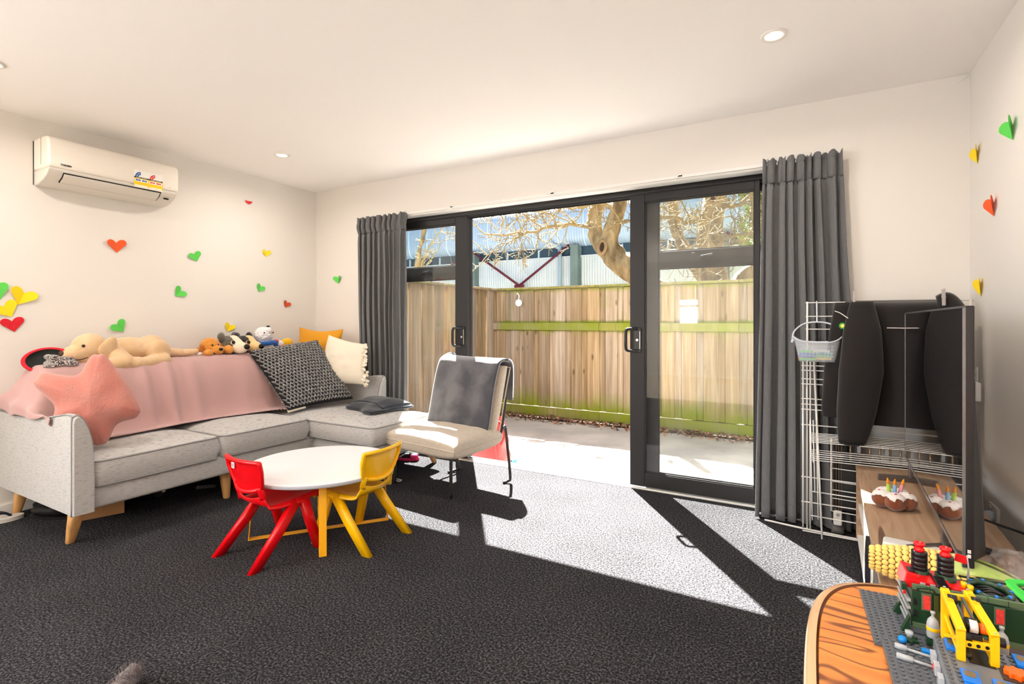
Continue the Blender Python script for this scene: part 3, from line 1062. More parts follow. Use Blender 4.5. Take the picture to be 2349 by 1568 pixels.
# ================================================================== SOFA
def slub_material(name, base, dark, sc=(10, 10, 210), thr=(0.40, 0.52)):
    m = bpy.data.materials.new(name)
    m.use_nodes = True
    n, l = m.node_tree.nodes, m.node_tree.links
    b = n['Principled BSDF']
    b.inputs['Roughness'].default_value = 0.9
    b.inputs['Specular IOR Level'].default_value = 0.15
    b.inputs['Sheen Weight'].default_value = 0.15
    tc = n.new('ShaderNodeTexCoord')
    mp = n.new('ShaderNodeMapping'); mp.inputs['Scale'].default_value = sc
    l.new(tc.outputs['Object'], mp.inputs['Vector'])
    a = n.new('ShaderNodeTexNoise'); a.inputs['Scale'].default_value = 1.0; a.inputs['Detail'].default_value = 3
    l.new(mp.outputs[0], a.inputs['Vector'])
    rp = n.new('ShaderNodeValToRGB'); e = rp.color_ramp.elements
    e[0].position = thr[0] - 0.1; e[0].color = (*dark, 1)
    e[1].position = thr[1]; e[1].color = (*base, 1)
    e.new(thr[0]).color = tuple(lerp(x, y, 0.6) for x, y in zip(dark, base)) + (1,)
    l.new(a.outputs['Fac'], rp.inputs['Fac'])
    l.new(rp.outputs['Color'], b.inputs['Base Color'])
    bp = n.new('ShaderNodeBump'); bp.inputs['Strength'].default_value = 0.15; bp.inputs['Distance'].default_value = 0.003
    l.new(a.outputs['Fac'], bp.inputs['Height']); l.new(bp.outputs[0], b.inputs['Normal'])
    return m


sofa_m = slub_material('grey_slub_fabric', s2l(190, 189, 188), s2l(128, 127, 128), (34, 34, 420), (0.36, 0.5))
pipe_fab = mat('piping_fabric', s2l(148, 147, 147), 0.9)
oak_m = mat('light_oak', s2l(208, 158, 100), 0.45, var=0.14, vscale=5, stretch=(6, 6, 0.8), bump=0.05, bscale=30)


def padded(x0, x1, y0, y1, z0, z1, r=0.035, crown=0.02, n=26, bulge=0.008, wob=0.0, seed=0):
    """upholstered block with rounded edges and a crowned top, plus the loops of its seams"""
    cx, cy = (x0 + x1) / 2, (y0 + y1) / 2
    hx, hy = (x1 - x0) / 2, (y1 - y0) / 2
    prof = []
    k = 5
    for i in range(k + 1):
        a = PI / 2 * i / k
        prof.append((r * (1 - math.cos(PI / 2 - a)) if False else r * (1 - math.sin(a)), z0 + r * (1 - math.cos(a))))
    prof.append((-bulge, (z0 + z1) / 2))
    for i in range(k + 1):
        a = PI / 2 * i / k
        prof.append((r * (1 - math.cos(a)), z1 - r + r * math.sin(a)))
    def rr(inset, z, cr):
        pts = []
        ax, ay = hx - inset, hy - inset
        c = min(cr, ax * 0.9, ay * 0.9)
        for q, (sx_, sy_) in enumerate(((1, 1), (-1, 1), (-1, -1), (1, -1))):
            for i in range(7):
                a = PI / 2 * q + PI / 2 * i / 6
                pts.append(V((cx + sx_ * (ax - c) + c * math.cos(a), cy + sy_ * (ay - c) + c * math.sin(a), z)))
        # densify the straight sides
        out = []
        for i, p in enumerate(pts):
            q = pts[(i + 1) % len(pts)]
            m = max(1, int((q - p).length / 0.06))
            for j in range(m):
                out.append(p.lerp(q, j / m))
        return out
    base = rr(0, 0, 0.045)
    N = len(base)
    mb = MB()
    vs, fs = [], []
    rings = []
    for (ins, z) in prof:
        ring = []
        for p in base:
            d = V((p.x - cx, p.y - cy, 0))
            fx = (hx - ins) / hx
            fy = (hy - ins) / hy
            q = V((cx + d.x * fx, cy + d.y * fy, z))
            if wob:
                q.z += wob * noise.noise(V((p.x * 3 + seed, p.y * 3, z * 2)))
            ring.append(q)
        rings.append(ring)
    # crowned top
    for s in (0.93, 0.82, 0.66, 0.45, 0.22):
        ring = []
        for p in rings[len(prof) - 1]:
            q = V((cx + (p.x - cx) * s, cy + (p.y - cy) * s, z1 + crown * (1 - s ** 4) + (wob * noise.noise(V((p.x * s * 4 + seed, p.y * s * 4, 1))) if wob else 0)))
            ring.append(q)
        rings.append(ring)
    for rg in rings:
        vs += rg
    for i in range(len(rings) - 1):
        for j in range(N):
            q = (j + 1) % N
            fs.append((i * N + j, i * N + q, (i + 1) * N + q, (i + 1) * N + j))
    vs.append(V((cx, cy, z1 + crown)))
    for j in range(N):
        fs.append(((len(rings) - 1) * N + j, (len(rings) - 1) * N + (j + 1) % N, len(vs) - 1))
    fs.append(tuple(range(N))[::-1])
    mb.add(vs, fs)
    top = rings[len(prof) - 4]
    bot = rings[3]
    return mb, top, bot


SB = V((-3.65, 2.26, 0))
sofa = thing('corner_sofa', 'pale grey slub fabric corner sofa with chaise and oak legs', 'sofa', SB)
LO = -SB


def sp(mb, name, m, **k):
    return mb.obj(name, m, sofa, loc=LO, **k)


mb, _, _ = padded(-4.11, -3.185, 1.17, 3.325, 0.18, 0.305, r=0.02, crown=0, bulge=0.004)
sp(mb, 'base_frame', sofa_m, smooth=True)
mb, _, _ = padded(-3.20, -2.56, 2.60, 3.325, 0.18, 0.29, r=0.03, crown=0, bulge=0.012)
sp(mb, 'chaise_base', sofa_m, smooth=True)
for (a, nm, z1, cr) in (((-3.93, -3.165, 1.232, 1.893), 'seat_cushion', 0.435, 0.026), ((-3.93, -3.165, 1.900, 2.558), 'seat_cushion', 0.437, 0.028),
                        ((-3.93, -2.545, 2.565, 3.228), 'chaise_cushion', 0.425, 0.028)):
    mb, top, bot = padded(*a, 0.292, z1, r=0.02, crown=cr, bulge=0.016, wob=0.005, seed=a[2])
    o = sp(mb, nm, sofa_m, smooth=True)
    pp = MB().tube(top, 0.0058, 6, closed=True).tube(bot, 0.0058, 6, closed=True)
    pp.obj('piping', pipe_fab, o, smooth=True)
mb, _, _ = padded(-4.12, -3.93, 1.25, 3.32, 0.2, 0.80, r=0.05, crown=0.01)
sp(mb, 'back_frame', sofa_m, smooth=True)


def back_cushion(y0, y1):
    def f(u, v):
        a = 2 * PI * u
        c, s = math.cos(a), math.sin(a)
        e = 0.55
        px = 0.13 * math.copysign(abs(c) ** e, c)
        pz = 0.215 * math.copysign(abs(s) ** 0.7, s)
        w = (1 - abs(2 * v - 1) ** 5) ** 0.5
        z = 0.645 + pz * (0.86 + 0.14 * w)
        return (-3.87 + px * (0.35 + 0.65 * w) - 0.28 * (z - 0.645), y0 + (y1 - y0) * v, z)
    return MB().grid(f, 40, 22, True)


for a, b in ((1.235, 1.9), (1.905, 2.56), (2.565, 3.2)):
    sp(back_cushion(a, b), 'back_cushion', sofa_m, smooth=True)


def sofa_arm(sgn, yc):
    """scroll-edged arm; sgn=+1: outer face towards -Y"""
    prof = [(-4.10, 0.635), (-3.9, 0.63), (-3.7, 0.632), (-3.5, 0.645), (-3.35, 0.668), (-3.25, 0.684), (-3.19, 0.687), (-3.16, 0.68)]
    vs, fs = [], []
    sect = []
    for i, (x, zt) in enumerate(prof):
        s = [(0.0, 0.18), (0.0, 0.4), (0.0, zt - 0.03), (0.004, zt - 0.012), (0.014, zt - 0.002), (0.028, zt - 0.004), (0.046, zt - 0.025),
             (0.066, zt - 0.07), (0.082, zt - 0.13), (0.09, zt - 0.2), (0.094, 0.36), (0.094, 0.18)]
        fx = 0.0
        sect.append([V((x, yc + sgn * y, z)) for y, z in s])
    # rounded nose at the front
    last = sect[-1]
    for dx, ins in ((0.012, 0.004), (0.018, 0.012)):
        cyl_ = sum(last, V()) / len(last)
        sect.append([V((p.x + dx, lerp(p.y, cyl_.y, ins * 8), p.z - ins * (1 if p.z > 0.5 else 0))) for p in last])
    k = len(sect[0])
    for s in sect:
        vs += s
    for i in range(len(sect) - 1):
        for j in range(k):
            q = (j + 1) % k
            fs.append((i * k + j, i * k + q, (i + 1) * k + q, (i + 1) * k + j))
    fs.append(tuple(range(k)))
    fs.append(tuple((len(sect) - 1) * k + j for j in range(k))[::-1])
    o = sp(MB().add(vs, fs), 'arm', sofa_m, bevel=0.004)
    pt = [p + V((0.003, 0, 0.0)) for p in last[:10]]
    pt = smoothpath(pt, 3)
    along = smoothpath([s[3] + V((0, -sgn * 0.001, 0.004)) for s in sect[:8]], 3)
    MB().tube(pt, 0.0045, 6).tube(along, 0.0045, 6).obj('piping', pipe_fab, o, smooth=True)


sofa_arm(1, 1.14)
sofa_arm(-1, 3.33)


def oak_leg(top, foot):
    t, f = V(top), V(foot)
    vs = []
    for (p, w) in ((t, 0.031), (t.lerp(f, 0.5), 0.026), (f + V((0, 0, 0.004)), 0.018), (f, 0.016)):
        for k in range(12):
            a = 2 * PI * k / 12
            c, s = math.cos(a), math.sin(a)
            e = 0.6
            vs.append(p + V((w * math.copysign(abs(c) ** e, c), w * math.copysign(abs(s) ** e, s), 0)))
    fs = []
    for i in range(3):
        for k in range(12):
            q = (k + 1) % 12
            fs.append((i * 12 + k, i * 12 + q, (i + 1) * 12 + q, (i + 1) * 12 + k))
    fs += [tuple(range(12)), tuple(36 + k for k in range(12))[::-1]]
    sp(MB().add(vs, fs), 'leg', oak_m, smooth=True)


for t, f in (((-3.235, 1.19, 0.185), (-3.315, 1.19, 0)), ((-4.02, 1.22, 0.185), (-4.06, 1.2, 0)), ((-2.67, 3.28, 0.185), (-2.63, 3.335, 0)),
             ((-2.66, 2.70, 0.185), (-2.63, 2.66, 0)), ((-4.02, 3.31, 0.185), (-4.06, 3.33, 0)), ((-3.3, 2.0, 0.185), (-3.28, 2.0, 0))):
    oak_leg(t, f)

# ------------------------------------------------------------------ pink throw over the back
throw_m = mat('dusty_pink_wool', s2l(186, 150, 148), 0.95, sheen=0.3, bump=0.1, bscale=500, spec=0.1)
TPROF = [(-4.12, 0.60), (-4.125, 0.74), (-4.10, 0.83), (-4.04, 0.878), (-3.96, 0.885), (-3.86, 0.885), (-3.79, 0.84), (-3.735, 0.75), (-3.695, 0.63), (-3.665, 0.53),
         (-3.62, 0.475), (-3.55, 0.4725), (-3.49, 0.4745)]
tpath = smoothpath([(x, 0, z) for x, z in TPROF], 5)


def throwf(u, v):
    y = lerp(1.10, 2.70, u)
    hem = 1.0 - 0.16 * max(0, 0.25 - u) / 0.25 + 0.0 * u
    # hem wanders over the seat
    vv = v * (0.945 + 0.05 * math.sin(u * 7 + 0.6) - 0.0 * u)
    i = vv * (len(tpath) - 1)
    a = min(int(i), len(tpath) - 2)
    p = tpath[a].lerp(tpath[a + 1], i - a)
    x, z = p.x, p.z
    front = max(0.0, min(1.0, (v - 0.35) / 0.2)) * max(0.0, min(1.0, (1.0 - v) / 0.06 + 0.25))
    fold = (math.sin(y * 30 + 2.2 * math.sin(y * 7) + 1.2 * v) * 0.5 + 0.5) ** 2 * (0.2 + 0.8 * max(0, math.sin(y * 4.6 - 7.0)) ** 2)
    amp = 0.042 * front * (0.35 + 0.8 * v)
    x += amp * fold + 0.012 * noise.noise(V((y * 5, v * 4, 0)))
    z += 0.008 * noise.noise(V((y * 6, v * 5, 3))) * (1 if v < 0.75 else 0.2)
    z = max(z, 0.4725 + 0.004 * (fold + 0.3)) if x > -3.66 else z
    # left end sinks over the arm
    k = max(0.0, min(1.0, (1.27 - y) / 0.16))
    k = k * k * (3 - 2 * k)
    if k > 0:
        ta = lerp(-4.12, -3.36, v)
        zz = 0.70 - 0.05 * (ta + 4.12) / 0.8 + 0.018 * math.sin(v * 9 + 1) + 0.02 * noise.noise(V((v * 5, y * 8, 7)))
        if y < 1.16:
            zz -= (1.16 - y) * 1.1 * (0.75 + 0.25 * math.sin(v * 11)) * (1 - v ** 5)
            y = 1.128 - 0.008 * math.sin(v * 20)
        x = lerp(x, ta, k)
        z = lerp(z, zz, k)
    return (x, y, z)


th = MB().grid(throwf, 130, 70).obj('throw_blanket', throw_m, smooth=True, solid=0.006, sub=1, soff=1.0)
tag(th, 'dusty pink wool throw draped over the back of the grey sofa', 'blanket')
fg = MB()
rf = random.Random(4)
for i in range(26):
    u = 0.9 + 0.1 * i / 26
    p = V(throwf(u, 1.0))
    d = V((rf.uniform(0.02, 0.05), rf.uniform(-0.02, 0.03), 0))
    fg.tube(smoothpath([p + V((-0.005, 0, 0.003)), p + d * 0.5 + V((0, 0, 0.006)), p + d + V((rf.uniform(-0.01, 0.01), rf.uniform(-0.01, 0.01), 0.002))], 3), 0.0025, 5)
fo = fg.obj('fringe', throw_m, th, smooth=True)


# ------------------------------------------------------------------ cushions
def pillow(c00, c10, c11, c01, T, n=28, pinch=0.07, p=0.45, wob=0.0, seed=0, lump=0.0):
    """stuffed cushion between four corners; returns builder and edge loop"""
    c00, c10, c11, c01 = map(V, (c00, c10, c11, c01))
    nrm = (c10 - c00).cross(c01 - c00).normalized()
    cen = (c00 + c10 + c11 + c01) / 4

    def pos(a, b):
        u, v = (a + 1) / 2, (b + 1) / 2
        q = c00.lerp(c10, u).lerp(c01.lerp(c11, u), v)
        k = pinch * ((1 - a * a) * abs(b) ** 4 + (1 - b * b) * abs(a) ** 4)
        return q + (cen - q) * k

    mb = MB()
    for sgn in (1, -1):
        def f(u, v, sgn=sgn):
            a, b = math.sin((u - 0.5) * PI), math.sin((v - 0.5) * PI)
            h = T / 2 * max(0.0, (1 - a * a) * (1 - b * b)) ** p
            if wob:
                h *= 1 + wob * noise.noise(V((a * 2 + seed, b * 2, sgn)))
            return pos(a, b) + nrm * sgn * (h + lump * noise.noise(V((a * 6 + seed, b * 6, sgn * 2))) * (1 - a * a) * (1 - b * b))
        mb.grid(f, n, n)
    edge = []
    for i in range(24):
        edge.append(pos(-1 + 2 * i / 24, -1))
    for i in range(24):
        edge.append(pos(1, -1 + 2 * i / 24))
    for i in range(24):
        edge.append(pos(1 - 2 * i / 24, 1))
    for i in range(24):
        edge.append(pos(-1, 1 - 2 * i / 24))
    return mb, edge, nrm


def knit_material():
    m = bpy.data.materials.new('chunky_knit')
    m.use_nodes = True
    n, l = m.node_tree.nodes, m.node_tree.links
    b = n['Principled BSDF']
    b.inputs['Roughness'].default_value = 0.95
    b.inputs['Specular IOR Level'].default_value = 0.1
    tc = n.new('ShaderNodeTexCoord')
    no = n.new('ShaderNodeTexNoise'); no.inputs['Scale'].default_value = 210; no.inputs['Detail'].default_value = 3; no.inputs['Distortion'].default_value = 1.5
    l.new(tc.outputs['Object'], no.inputs['Vector'])
    rp = n.new('ShaderNodeValToRGB'); e = rp.color_ramp.elements
    e[0].position = 0.36; e[0].color = (0.03, 0.03, 0.032, 1)
    e[1].position = 0.64; e[1].color = (0.62, 0.61, 0.6, 1)
    e.new(0.5).color = (0.17, 0.168, 0.17, 1)
    l.new(no.outputs['Fac'], rp.inputs['Fac'])
    l.new(rp.outputs['Color'], b.inputs['Base Color'])
    bp = n.new('ShaderNodeBump'); bp.inputs['Strength'].default_value = 0.5; bp.inputs['Distance'].default_value = 0.003
    l.new(no.outputs['Fac'], bp.inputs['Height']); l.new(bp.outputs[0], b.inputs['Normal'])
    return m


knit_m = knit_material()
KB = V((-3.45, 2.85, 0.46))
kn = thing('knit_cushion', 'large charcoal chunky knit cushion leaning in the sofa corner', 'cushion', KB)
mb, edge, nr = pillow((-3.43, 2.575, 0.468), (-3.30, 3.10, 0.50), (-3.72, 3.08, 0.985), (-3.82, 2.50, 0.915), 0.17, n=40, pinch=0.05, wob=0.15, seed=3, lump=0.006)
mb.obj('knit_cover', mat('knit_ground', s2l(34, 34, 36), 0.95), kn, loc=-KB, smooth=True)
# chunky V-shaped stitches raised on both faces of the cover
KC = [V(q) for q in ((-3.43, 2.575, 0.468), (-3.30, 3.10, 0.50), (-3.72, 3.08, 0.985), (-3.82, 2.50, 0.915))]


def knit_pos(a, b, sgn):
    u, v = (a + 1) / 2, (b + 1) / 2
    q = KC[0].lerp(KC[1], u).lerp(KC[3].lerp(KC[2], u), v)
    cen = sum(KC, V()) / 4
    kk = 0.05 * ((1 - a * a) * abs(b) ** 4 + (1 - b * b) * abs(a) ** 4)
    h = 0.085 * max(0.0, (1 - a * a) * (1 - b * b)) ** 0.45 * (1 + 0.15 * noise.noise(V((a * 2 + 3, b * 2, sgn))))
    return q + (cen - q) * kk + nr * sgn * h


rk2 = random.Random(9)
stm = MB()
ball = []
for i_ in range(6):
    th_ = PI * i_ / 5
    for k_ in range(8):
        ball.append(V((math.cos(th_), math.sin(th_) * math.cos(2 * PI * k_ / 8), math.sin(th_) * math.sin(2 * PI * k_ / 8))))
bf_ = [(i_ * 8 + k_, i_ * 8 + (k_ + 1) % 8, (i_ + 1) * 8 + (k_ + 1) % 8, (i_ + 1) * 8 + k_) for i_ in range(5) for k_ in range(8)]
NKN = 20
for sgn in (1, -1):
    for i_ in range(NKN):
        for j_ in range(NKN):
            a0 = -0.97 + 1.94 * (i_ + 0.5 + (0.5 if j_ % 2 else 0) - 0.25) / NKN
            b0 = -0.97 + 1.94 * (j_ + 0.5) / NKN
            p0 = knit_pos(a0, b0, sgn)
            eu = (knit_pos(min(0.999, a0 + 0.02), b0, sgn) - p0).normalized()
            ev = (knit_pos(a0, min(0.999, b0 + 0.02), sgn) - p0).normalized()
            nn = eu.cross(ev).normalized() * sgn
            for sd in (1, -1):
                dr = (ev + eu * sd * 0.85 + eu * rk2.uniform(-0.15, 0.15)).normalized()
                cr_ = nn.cross(dr)
                c0 = p0 + eu * sd * 0.0085 + nn * 0.003
                sz_ = rk2.uniform(0.9, 1.1)
                stm.add([c0 + dr * q.x * 0.0195 * sz_ + cr_ * q.y * 0.0062 * sz_ + nn * q.z * 0.0075 for q in ball], bf_)
ks = stm.obj('knit_stitches', knit_m, kn, loc=-KB, smooth=True, merge=False)
ks['kind'] = 'stuff'
cream_m = mat('cream_canvas', s2l(232, 222, 204), 0.9, bump=0.25, bscale=18, sheen=0.1)
eb = MB().tube([p + nr * -0.012 for p in edge[:7]], 0.012, 8)
eb.obj('lining', cream_m, kn, loc=-KB, smooth=True)

CB = V((-3.42, 3.12, 0.5))
cr = thing('tassel_cushion', 'cream canvas cushion with ruffled tassels behind the knit cushion', 'cushion', CB)
mb, edge, nr = pillow((-3.66, 3.02, 0.60), (-3.20, 3.13, 0.62), (-3.215, 3.16, 0.955), (-3.63, 3.13, 1.03), 0.15, n=30, pinch=0.06, wob=0.25, seed=9, lump=0.012)
mb.obj('cover', cream_m, cr, loc=-CB, smooth=True)
rt_ = random.Random(3)
for i in range(9):
    p = edge[24 + int(i * 23 / 8)]
    tb = MB()
    for k in range(3):
        q = p + V((rt_.uniform(0.0, 0.022), rt_.uniform(-0.02, 0.02), rt_.uniform(-0.015, 0.015)))
        tb.ell(q, (0.02, 0.014, 0.013), (rt_.uniform(-1, 1), rt_.uniform(-1, 1), rt_.uniform(-1, 1)), 10, 6)
    tb.obj('tassel', cream_m, cr, loc=-CB, smooth=True)

mus_m = mat('mustard_linen', s2l(214, 148, 24), 0.9, bump=0.2, bscale=14, sheen=0.15)
MBs = V((-3.85, 3.24, 0.6))
mu = thing('mustard_cushion', 'mustard yellow cushion wedged behind the knit cushion in the corner', 'cushion', MBs)
mb, edge, nr = pillow((-4.02, 3.04, 0.62), (-3.58, 3.20, 0.62), (-3.60, 3.26, 1.075), (-4.06, 3.17, 1.09), 0.14, n=28, pinch=0.12, wob=0.2, seed=5, lump=0.006)
mb.obj('cover', mus_m, mu, loc=-MBs, smooth=True)
MB().tube(edge, 0.004, 6, closed=True).obj('seam', mus_m, mu, loc=-MBs, smooth=True)

# star cushion
star_m = mat('pink_plush_fur', s2l(196, 122, 110), 0.95, col2=s2l(190, 130, 120), vscale=9, sheen=0.5, bump=0.45, bscale=130, spec=0.1)
SCN = V((-3.42, 1.335, 0.705))
nrmS = V((0.80, -0.52, 0.22)).normalized()
ux = V((0, 0, 1)).cross(nrmS).normalized()
uy = nrmS.cross(ux)
stx = thing('star_cushion', 'fluffy pink star-shaped cushion propped against the sofa arm', 'cushion', SCN)
angs = [(88, 0.262), (150, 0.288), (214, 0.2), (280, 0.24), (338, 0.222)]
sp_ = []
for i, (a, r) in enumerate(angs):
    b, rb = angs[(i + 1) % 5]
    if b < a:
        b += 360
    sp_.append((a - 8, r * 0.97)); sp_.append((a, r)); sp_.append((a + 8, r * 0.97)); sp_.append(((a + b) / 2, 0.172))
sp_ = sorted(sp_)
ang_path = smoothpath([(r * math.cos(R(a)), r * math.sin(R(a)), 0) for a, r in sp_], 6, closed=True)
for sgn, nm, mm in ((1, 'fur_front', star_m), (-1, 'canvas_back', cream_m)):
    mbs = MB()
    NS = 16
    vs, fs = [], []
    NN = len(ang_path)
    for s in range(NS + 1):
        k = s / NS
        for p in ang_path:
            r0 = p.length
            h = 0.1 * (1 - k ** 3.0) ** 0.5 * (0.8 + 0.2 * (1 - k))
            h *= 1 + 0.12 * noise.noise(V((p.x * k * 9, p.y * k * 9, 4)))
            q = p * k
            bend = 0.0
            vs.append(ux * q.x + uy * q.y + nrmS * (sgn * h + bend * 0.3))
    for s in range(NS):
        for j in range(NN):
            q = (j + 1) % NN
            fs.append((s * NN + j, s * NN + q, (s + 1) * NN + q, (s + 1) * NN + j))
    mbs.add(vs, fs).obj(nm, mm, stx, smooth=True)

# ------------------------------------------------------------------ folded dark jumper on the chaise
jm = mat('navy_black_knit', s2l(40, 46, 56), 0.95, sheen=0.35, bump=0.15, bscale=300, spec=0.1)
JB = V((-2.98, 3.08, 0.45))
jump = thing('folded_jumper', 'folded dark navy jumper lying on the chaise cushion', 'clothing', JB)


def clothf(u, v):
    # quad outline on the chaise, soft dome
    a = V((-3.20, 2.93, 0)).lerp(V((-2.80, 2.80, 0)), u)
    b = V((-3.22, 3.20, 0)).lerp(V((-2.74, 3.20, 0)), u)
    p = a.lerp(b, v)
    e = min(u, 1 - u, v, 1 - v)
    h = 0.055 * min(1, e * 4) ** 0.6 * (0.55 + 0.6 * v) + 0.006 * noise.noise(V((u * 4, v * 4, 2)))
    w = 0.02 * noise.noise(V((u * 3, v * 3, 9)))
    return (p.x + w, p.y + w, 0.456 + max(0.004, h))


MB().grid(clothf, 40, 30).obj('body', jm, jump, loc=-JB, smooth=True, solid=0.014, soff=1.0)


def cloth2(u, v):
    p = V(clothf(0.1 + 0.86 * u, 0.30 + 0.68 * v))
    return (p.x, p.y, p.z + 0.012 + 0.012 * math.sin(PI * v) * math.sin(PI * u))


MB().grid(cloth2, 30, 22).obj('folded_sleeve', jm, jump, loc=-JB, smooth=True, solid=0.01, soff=1.0)
# ================================================================== SOFT TOYS AND HATS ON THE SOFA BACK
def furmat(name, c, c2=None, b=0.35, bs=220, vs=12):
    return mat(name, c, 0.95, col2=c2, var=0.0 if c2 else 0.1, vscale=vs, sheen=0.5, bump=b, bscale=bs, spec=0.1)


gold_m = furmat('golden_plush', s2l(212, 176, 134), s2l(222, 190, 152))
choc_m = mat('dark_eye', s2l(20, 16, 14), 0.15)
nose_m = mat('nose_brown', s2l(72, 52, 42), 0.5)


def capsule(mb, a, b, ra, rb, n=5):
    a, b = V(a), V(b)
    for i in range(n + 1):
        t = i / n
        r = lerp(ra, rb, t)
        mb.ell(a.lerp(b, t), (r, r, r), None, 12, 8)


DB = V((-3.94, 1.72, 0.885))
dog = thing('plush_dog', 'large golden plush labrador lying along the sofa back', 'soft toy', DB)
d = MB()
d.ell((-3.94, 1.515, 0.985), (0.082, 0.098, 0.088))
d.ell((-3.925, 1.435, 0.945), (0.062, 0.078, 0.058), (0.25, 0, 0))
d.ell((-3.92, 1.46, 0.915), (0.05, 0.07, 0.04))
d.ell((-3.95, 1.61, 0.945), (0.082, 0.09, 0.08))
d.ell((-3.96, 1.74, 0.955), (0.085, 0.16, 0.088))
d.ell((-3.95, 1.87, 0.955), (0.09, 0.1, 0.1))
d.ell((-3.885, 1.885, 0.935), (0.055, 0.08, 0.088), (0, 0.2, 0))
capsule(d, (-3.84, 1.90, 0.885), (-3.825, 1.75, 0.872), 0.045, 0.04)
d.ell((-3.82, 1.725, 0.874), (0.043, 0.056, 0.043))
capsule(d, (-3.89, 1.63, 0.93), (-3.83, 1.665, 0.885), 0.06, 0.052)
capsule(d, (-3.83, 1.665, 0.88), (-3.82, 1.56, 0.87), 0.05, 0.04)
capsule(d, (-3.95, 1.93, 0.93), (-3.95, 2.10, 0.917), 0.038, 0.03)
capsule(d, (-3.95, 2.10, 0.917), (-3.93, 2.16, 0.925), 0.03, 0.024, 3)
blob(d, 'body', gold_m, dog, 0.0075, 5, loc=-DB, fuzz=0.002, fscale=120)
for sx_ in (1, -1):
    e = MB()
    x = -3.94 + sx_ * 0.082
    e.ell((x, 1.585, 0.985), (0.018, 0.05, 0.07), (-0.35, sx_ * 0.18, 0), fn=lambda q: V((q.x, q.y * (1 + 0.35 * -q.z), q.z)))
    e.obj('ear', gold_m, dog, loc=-DB, smooth=True)
    MB().ell((-3.94 + sx_ * 0.066, 1.457, 0.997), (0.008, 0.009, 0.009), None, 12, 8).obj('eye', choc_m, dog, loc=-DB, smooth=True)
MB().ell((-3.925, 1.366, 0.952), (0.026, 0.014, 0.018), None, 14, 8).obj('nose', nose_m, dog, loc=-DB, smooth=True)
MB().tube(smoothpath([(-3.875, 1.38, 0.925), (-3.868, 1.43, 0.912), (-3.872, 1.48, 0.925)], 4), 0.0025, 5).obj('mouth', nose_m, dog, loc=-DB, smooth=True)
for k in range(3):
    y = 1.683 + 0.0
    MB().tube([(-3.79 - 0.016 * k, 1.675 + 0.004 * k, 0.868 + 0.012 * k), (-3.79 - 0.016 * k, 1.692, 0.885 + 0.01 * k)], 0.002, 5).obj('toe_stitch', nose_m, dog, loc=-DB)

# small ginger puppy
ging_m = furmat('ginger_plush', s2l(206, 132, 44), s2l(226, 154, 62), 0.6, 160)
GB = V((-3.93, 2.28, 0.89))
gp = thing('plush_puppy', 'small fluffy ginger plush puppy with a black nose on the sofa back', 'soft toy', GB)
d = MB()
d.ell((-3.95, 2.28, 0.955), (0.07, 0.072, 0.07))
d.ell((-3.89, 2.30, 0.93), (0.045, 0.045, 0.036))
d.ell((-3.99, 2.30, 0.925), (0.07, 0.1, 0.045))
d.ell((-3.875, 2.222, 0.912), (0.035, 0.035, 0.025))
d.ell((-3.885, 2.385, 0.93), (0.036, 0.034, 0.034))
capsule(d, (-3.95, 2.36, 0.92), (-3.9, 2.385, 0.93), 0.03, 0.034, 3)
blob(d, 'body', ging_m, gp, 0.006, 4, loc=-GB, fuzz=0.007, fscale=90)
for y, s in ((2.215, 1), (2.345, -1)):
    MB().ell((-3.925, y, 0.935), (0.016, 0.022, 0.046), (s * 0.35, 0, 0)).obj('ear', furmat('ginger_ear', s2l(178, 104, 36)), gp, loc=-GB, smooth=True)
MB().ell((-3.846, 2.303, 0.937), (0.012, 0.017, 0.012), None, 12, 8).obj('nose', choc_m, gp, loc=-GB, smooth=True)
for y in (2.262, 2.306):
    MB().ell((-3.888, y, 0.968), (0.007, 0.007, 0.007), None, 10, 6).obj('eye', choc_m, gp, loc=-GB, smooth=True)


def bighead(name, label, B, col, facecol, stripe):
    """round-eared plush head with a long pale muzzle, nose towards the room"""
    B = V(B)
    t = thing(name, label, 'soft toy', B, R(24))
    t.scale = (1.1, 1.08, 0.98)
    d = MB()
    d.ell((0, 0, 0.075), (0.07, 0.078, 0.075))
    d.ell((-0.06, 0.02, 0.05), (0.08, 0.08, 0.05))
    blob(d, 'head', col, t, 0.006, 4, fuzz=0.006, fscale=90)
    for s in (1, -1):
        MB().ell((-0.01, s * 0.075, 0.145), (0.018, 0.034, 0.034)).obj('ear', col, t, smooth=True)
        MB().ell((0.062, s * 0.047, 0.098), (0.013, 0.015, 0.016), None, 14, 8).obj('eye', choc_m, t, smooth=True)
        MB().lathe([(0.012, 0), (0.017, 0.002), (0.018, 0.006), (0.014, 0.008)], c=(0.058, s * 0.046, 0.096), seg=16, M=Euler((0, R(75), s * R(28))).to_matrix()).obj('eye_ring', facecol, t, smooth=True)
    m = MB()
    m.ell((0.075, 0, 0.058), (0.065, 0.05, 0.05), (0, 0.2, 0))
    m.ell((0.03, 0, 0.11), (0.05, stripe, 0.045))
    m.ell((0.05, 0, 0.085), (0.05, stripe + 0.01, 0.05))
    blob(m, 'muzzle', facecol, t, 0.005, 5)
    MB().ell((0.134, 0, 0.062), (0.018, 0.028, 0.022), None, 16, 10).obj('nose', choc_m, t, smooth=True)
    return t


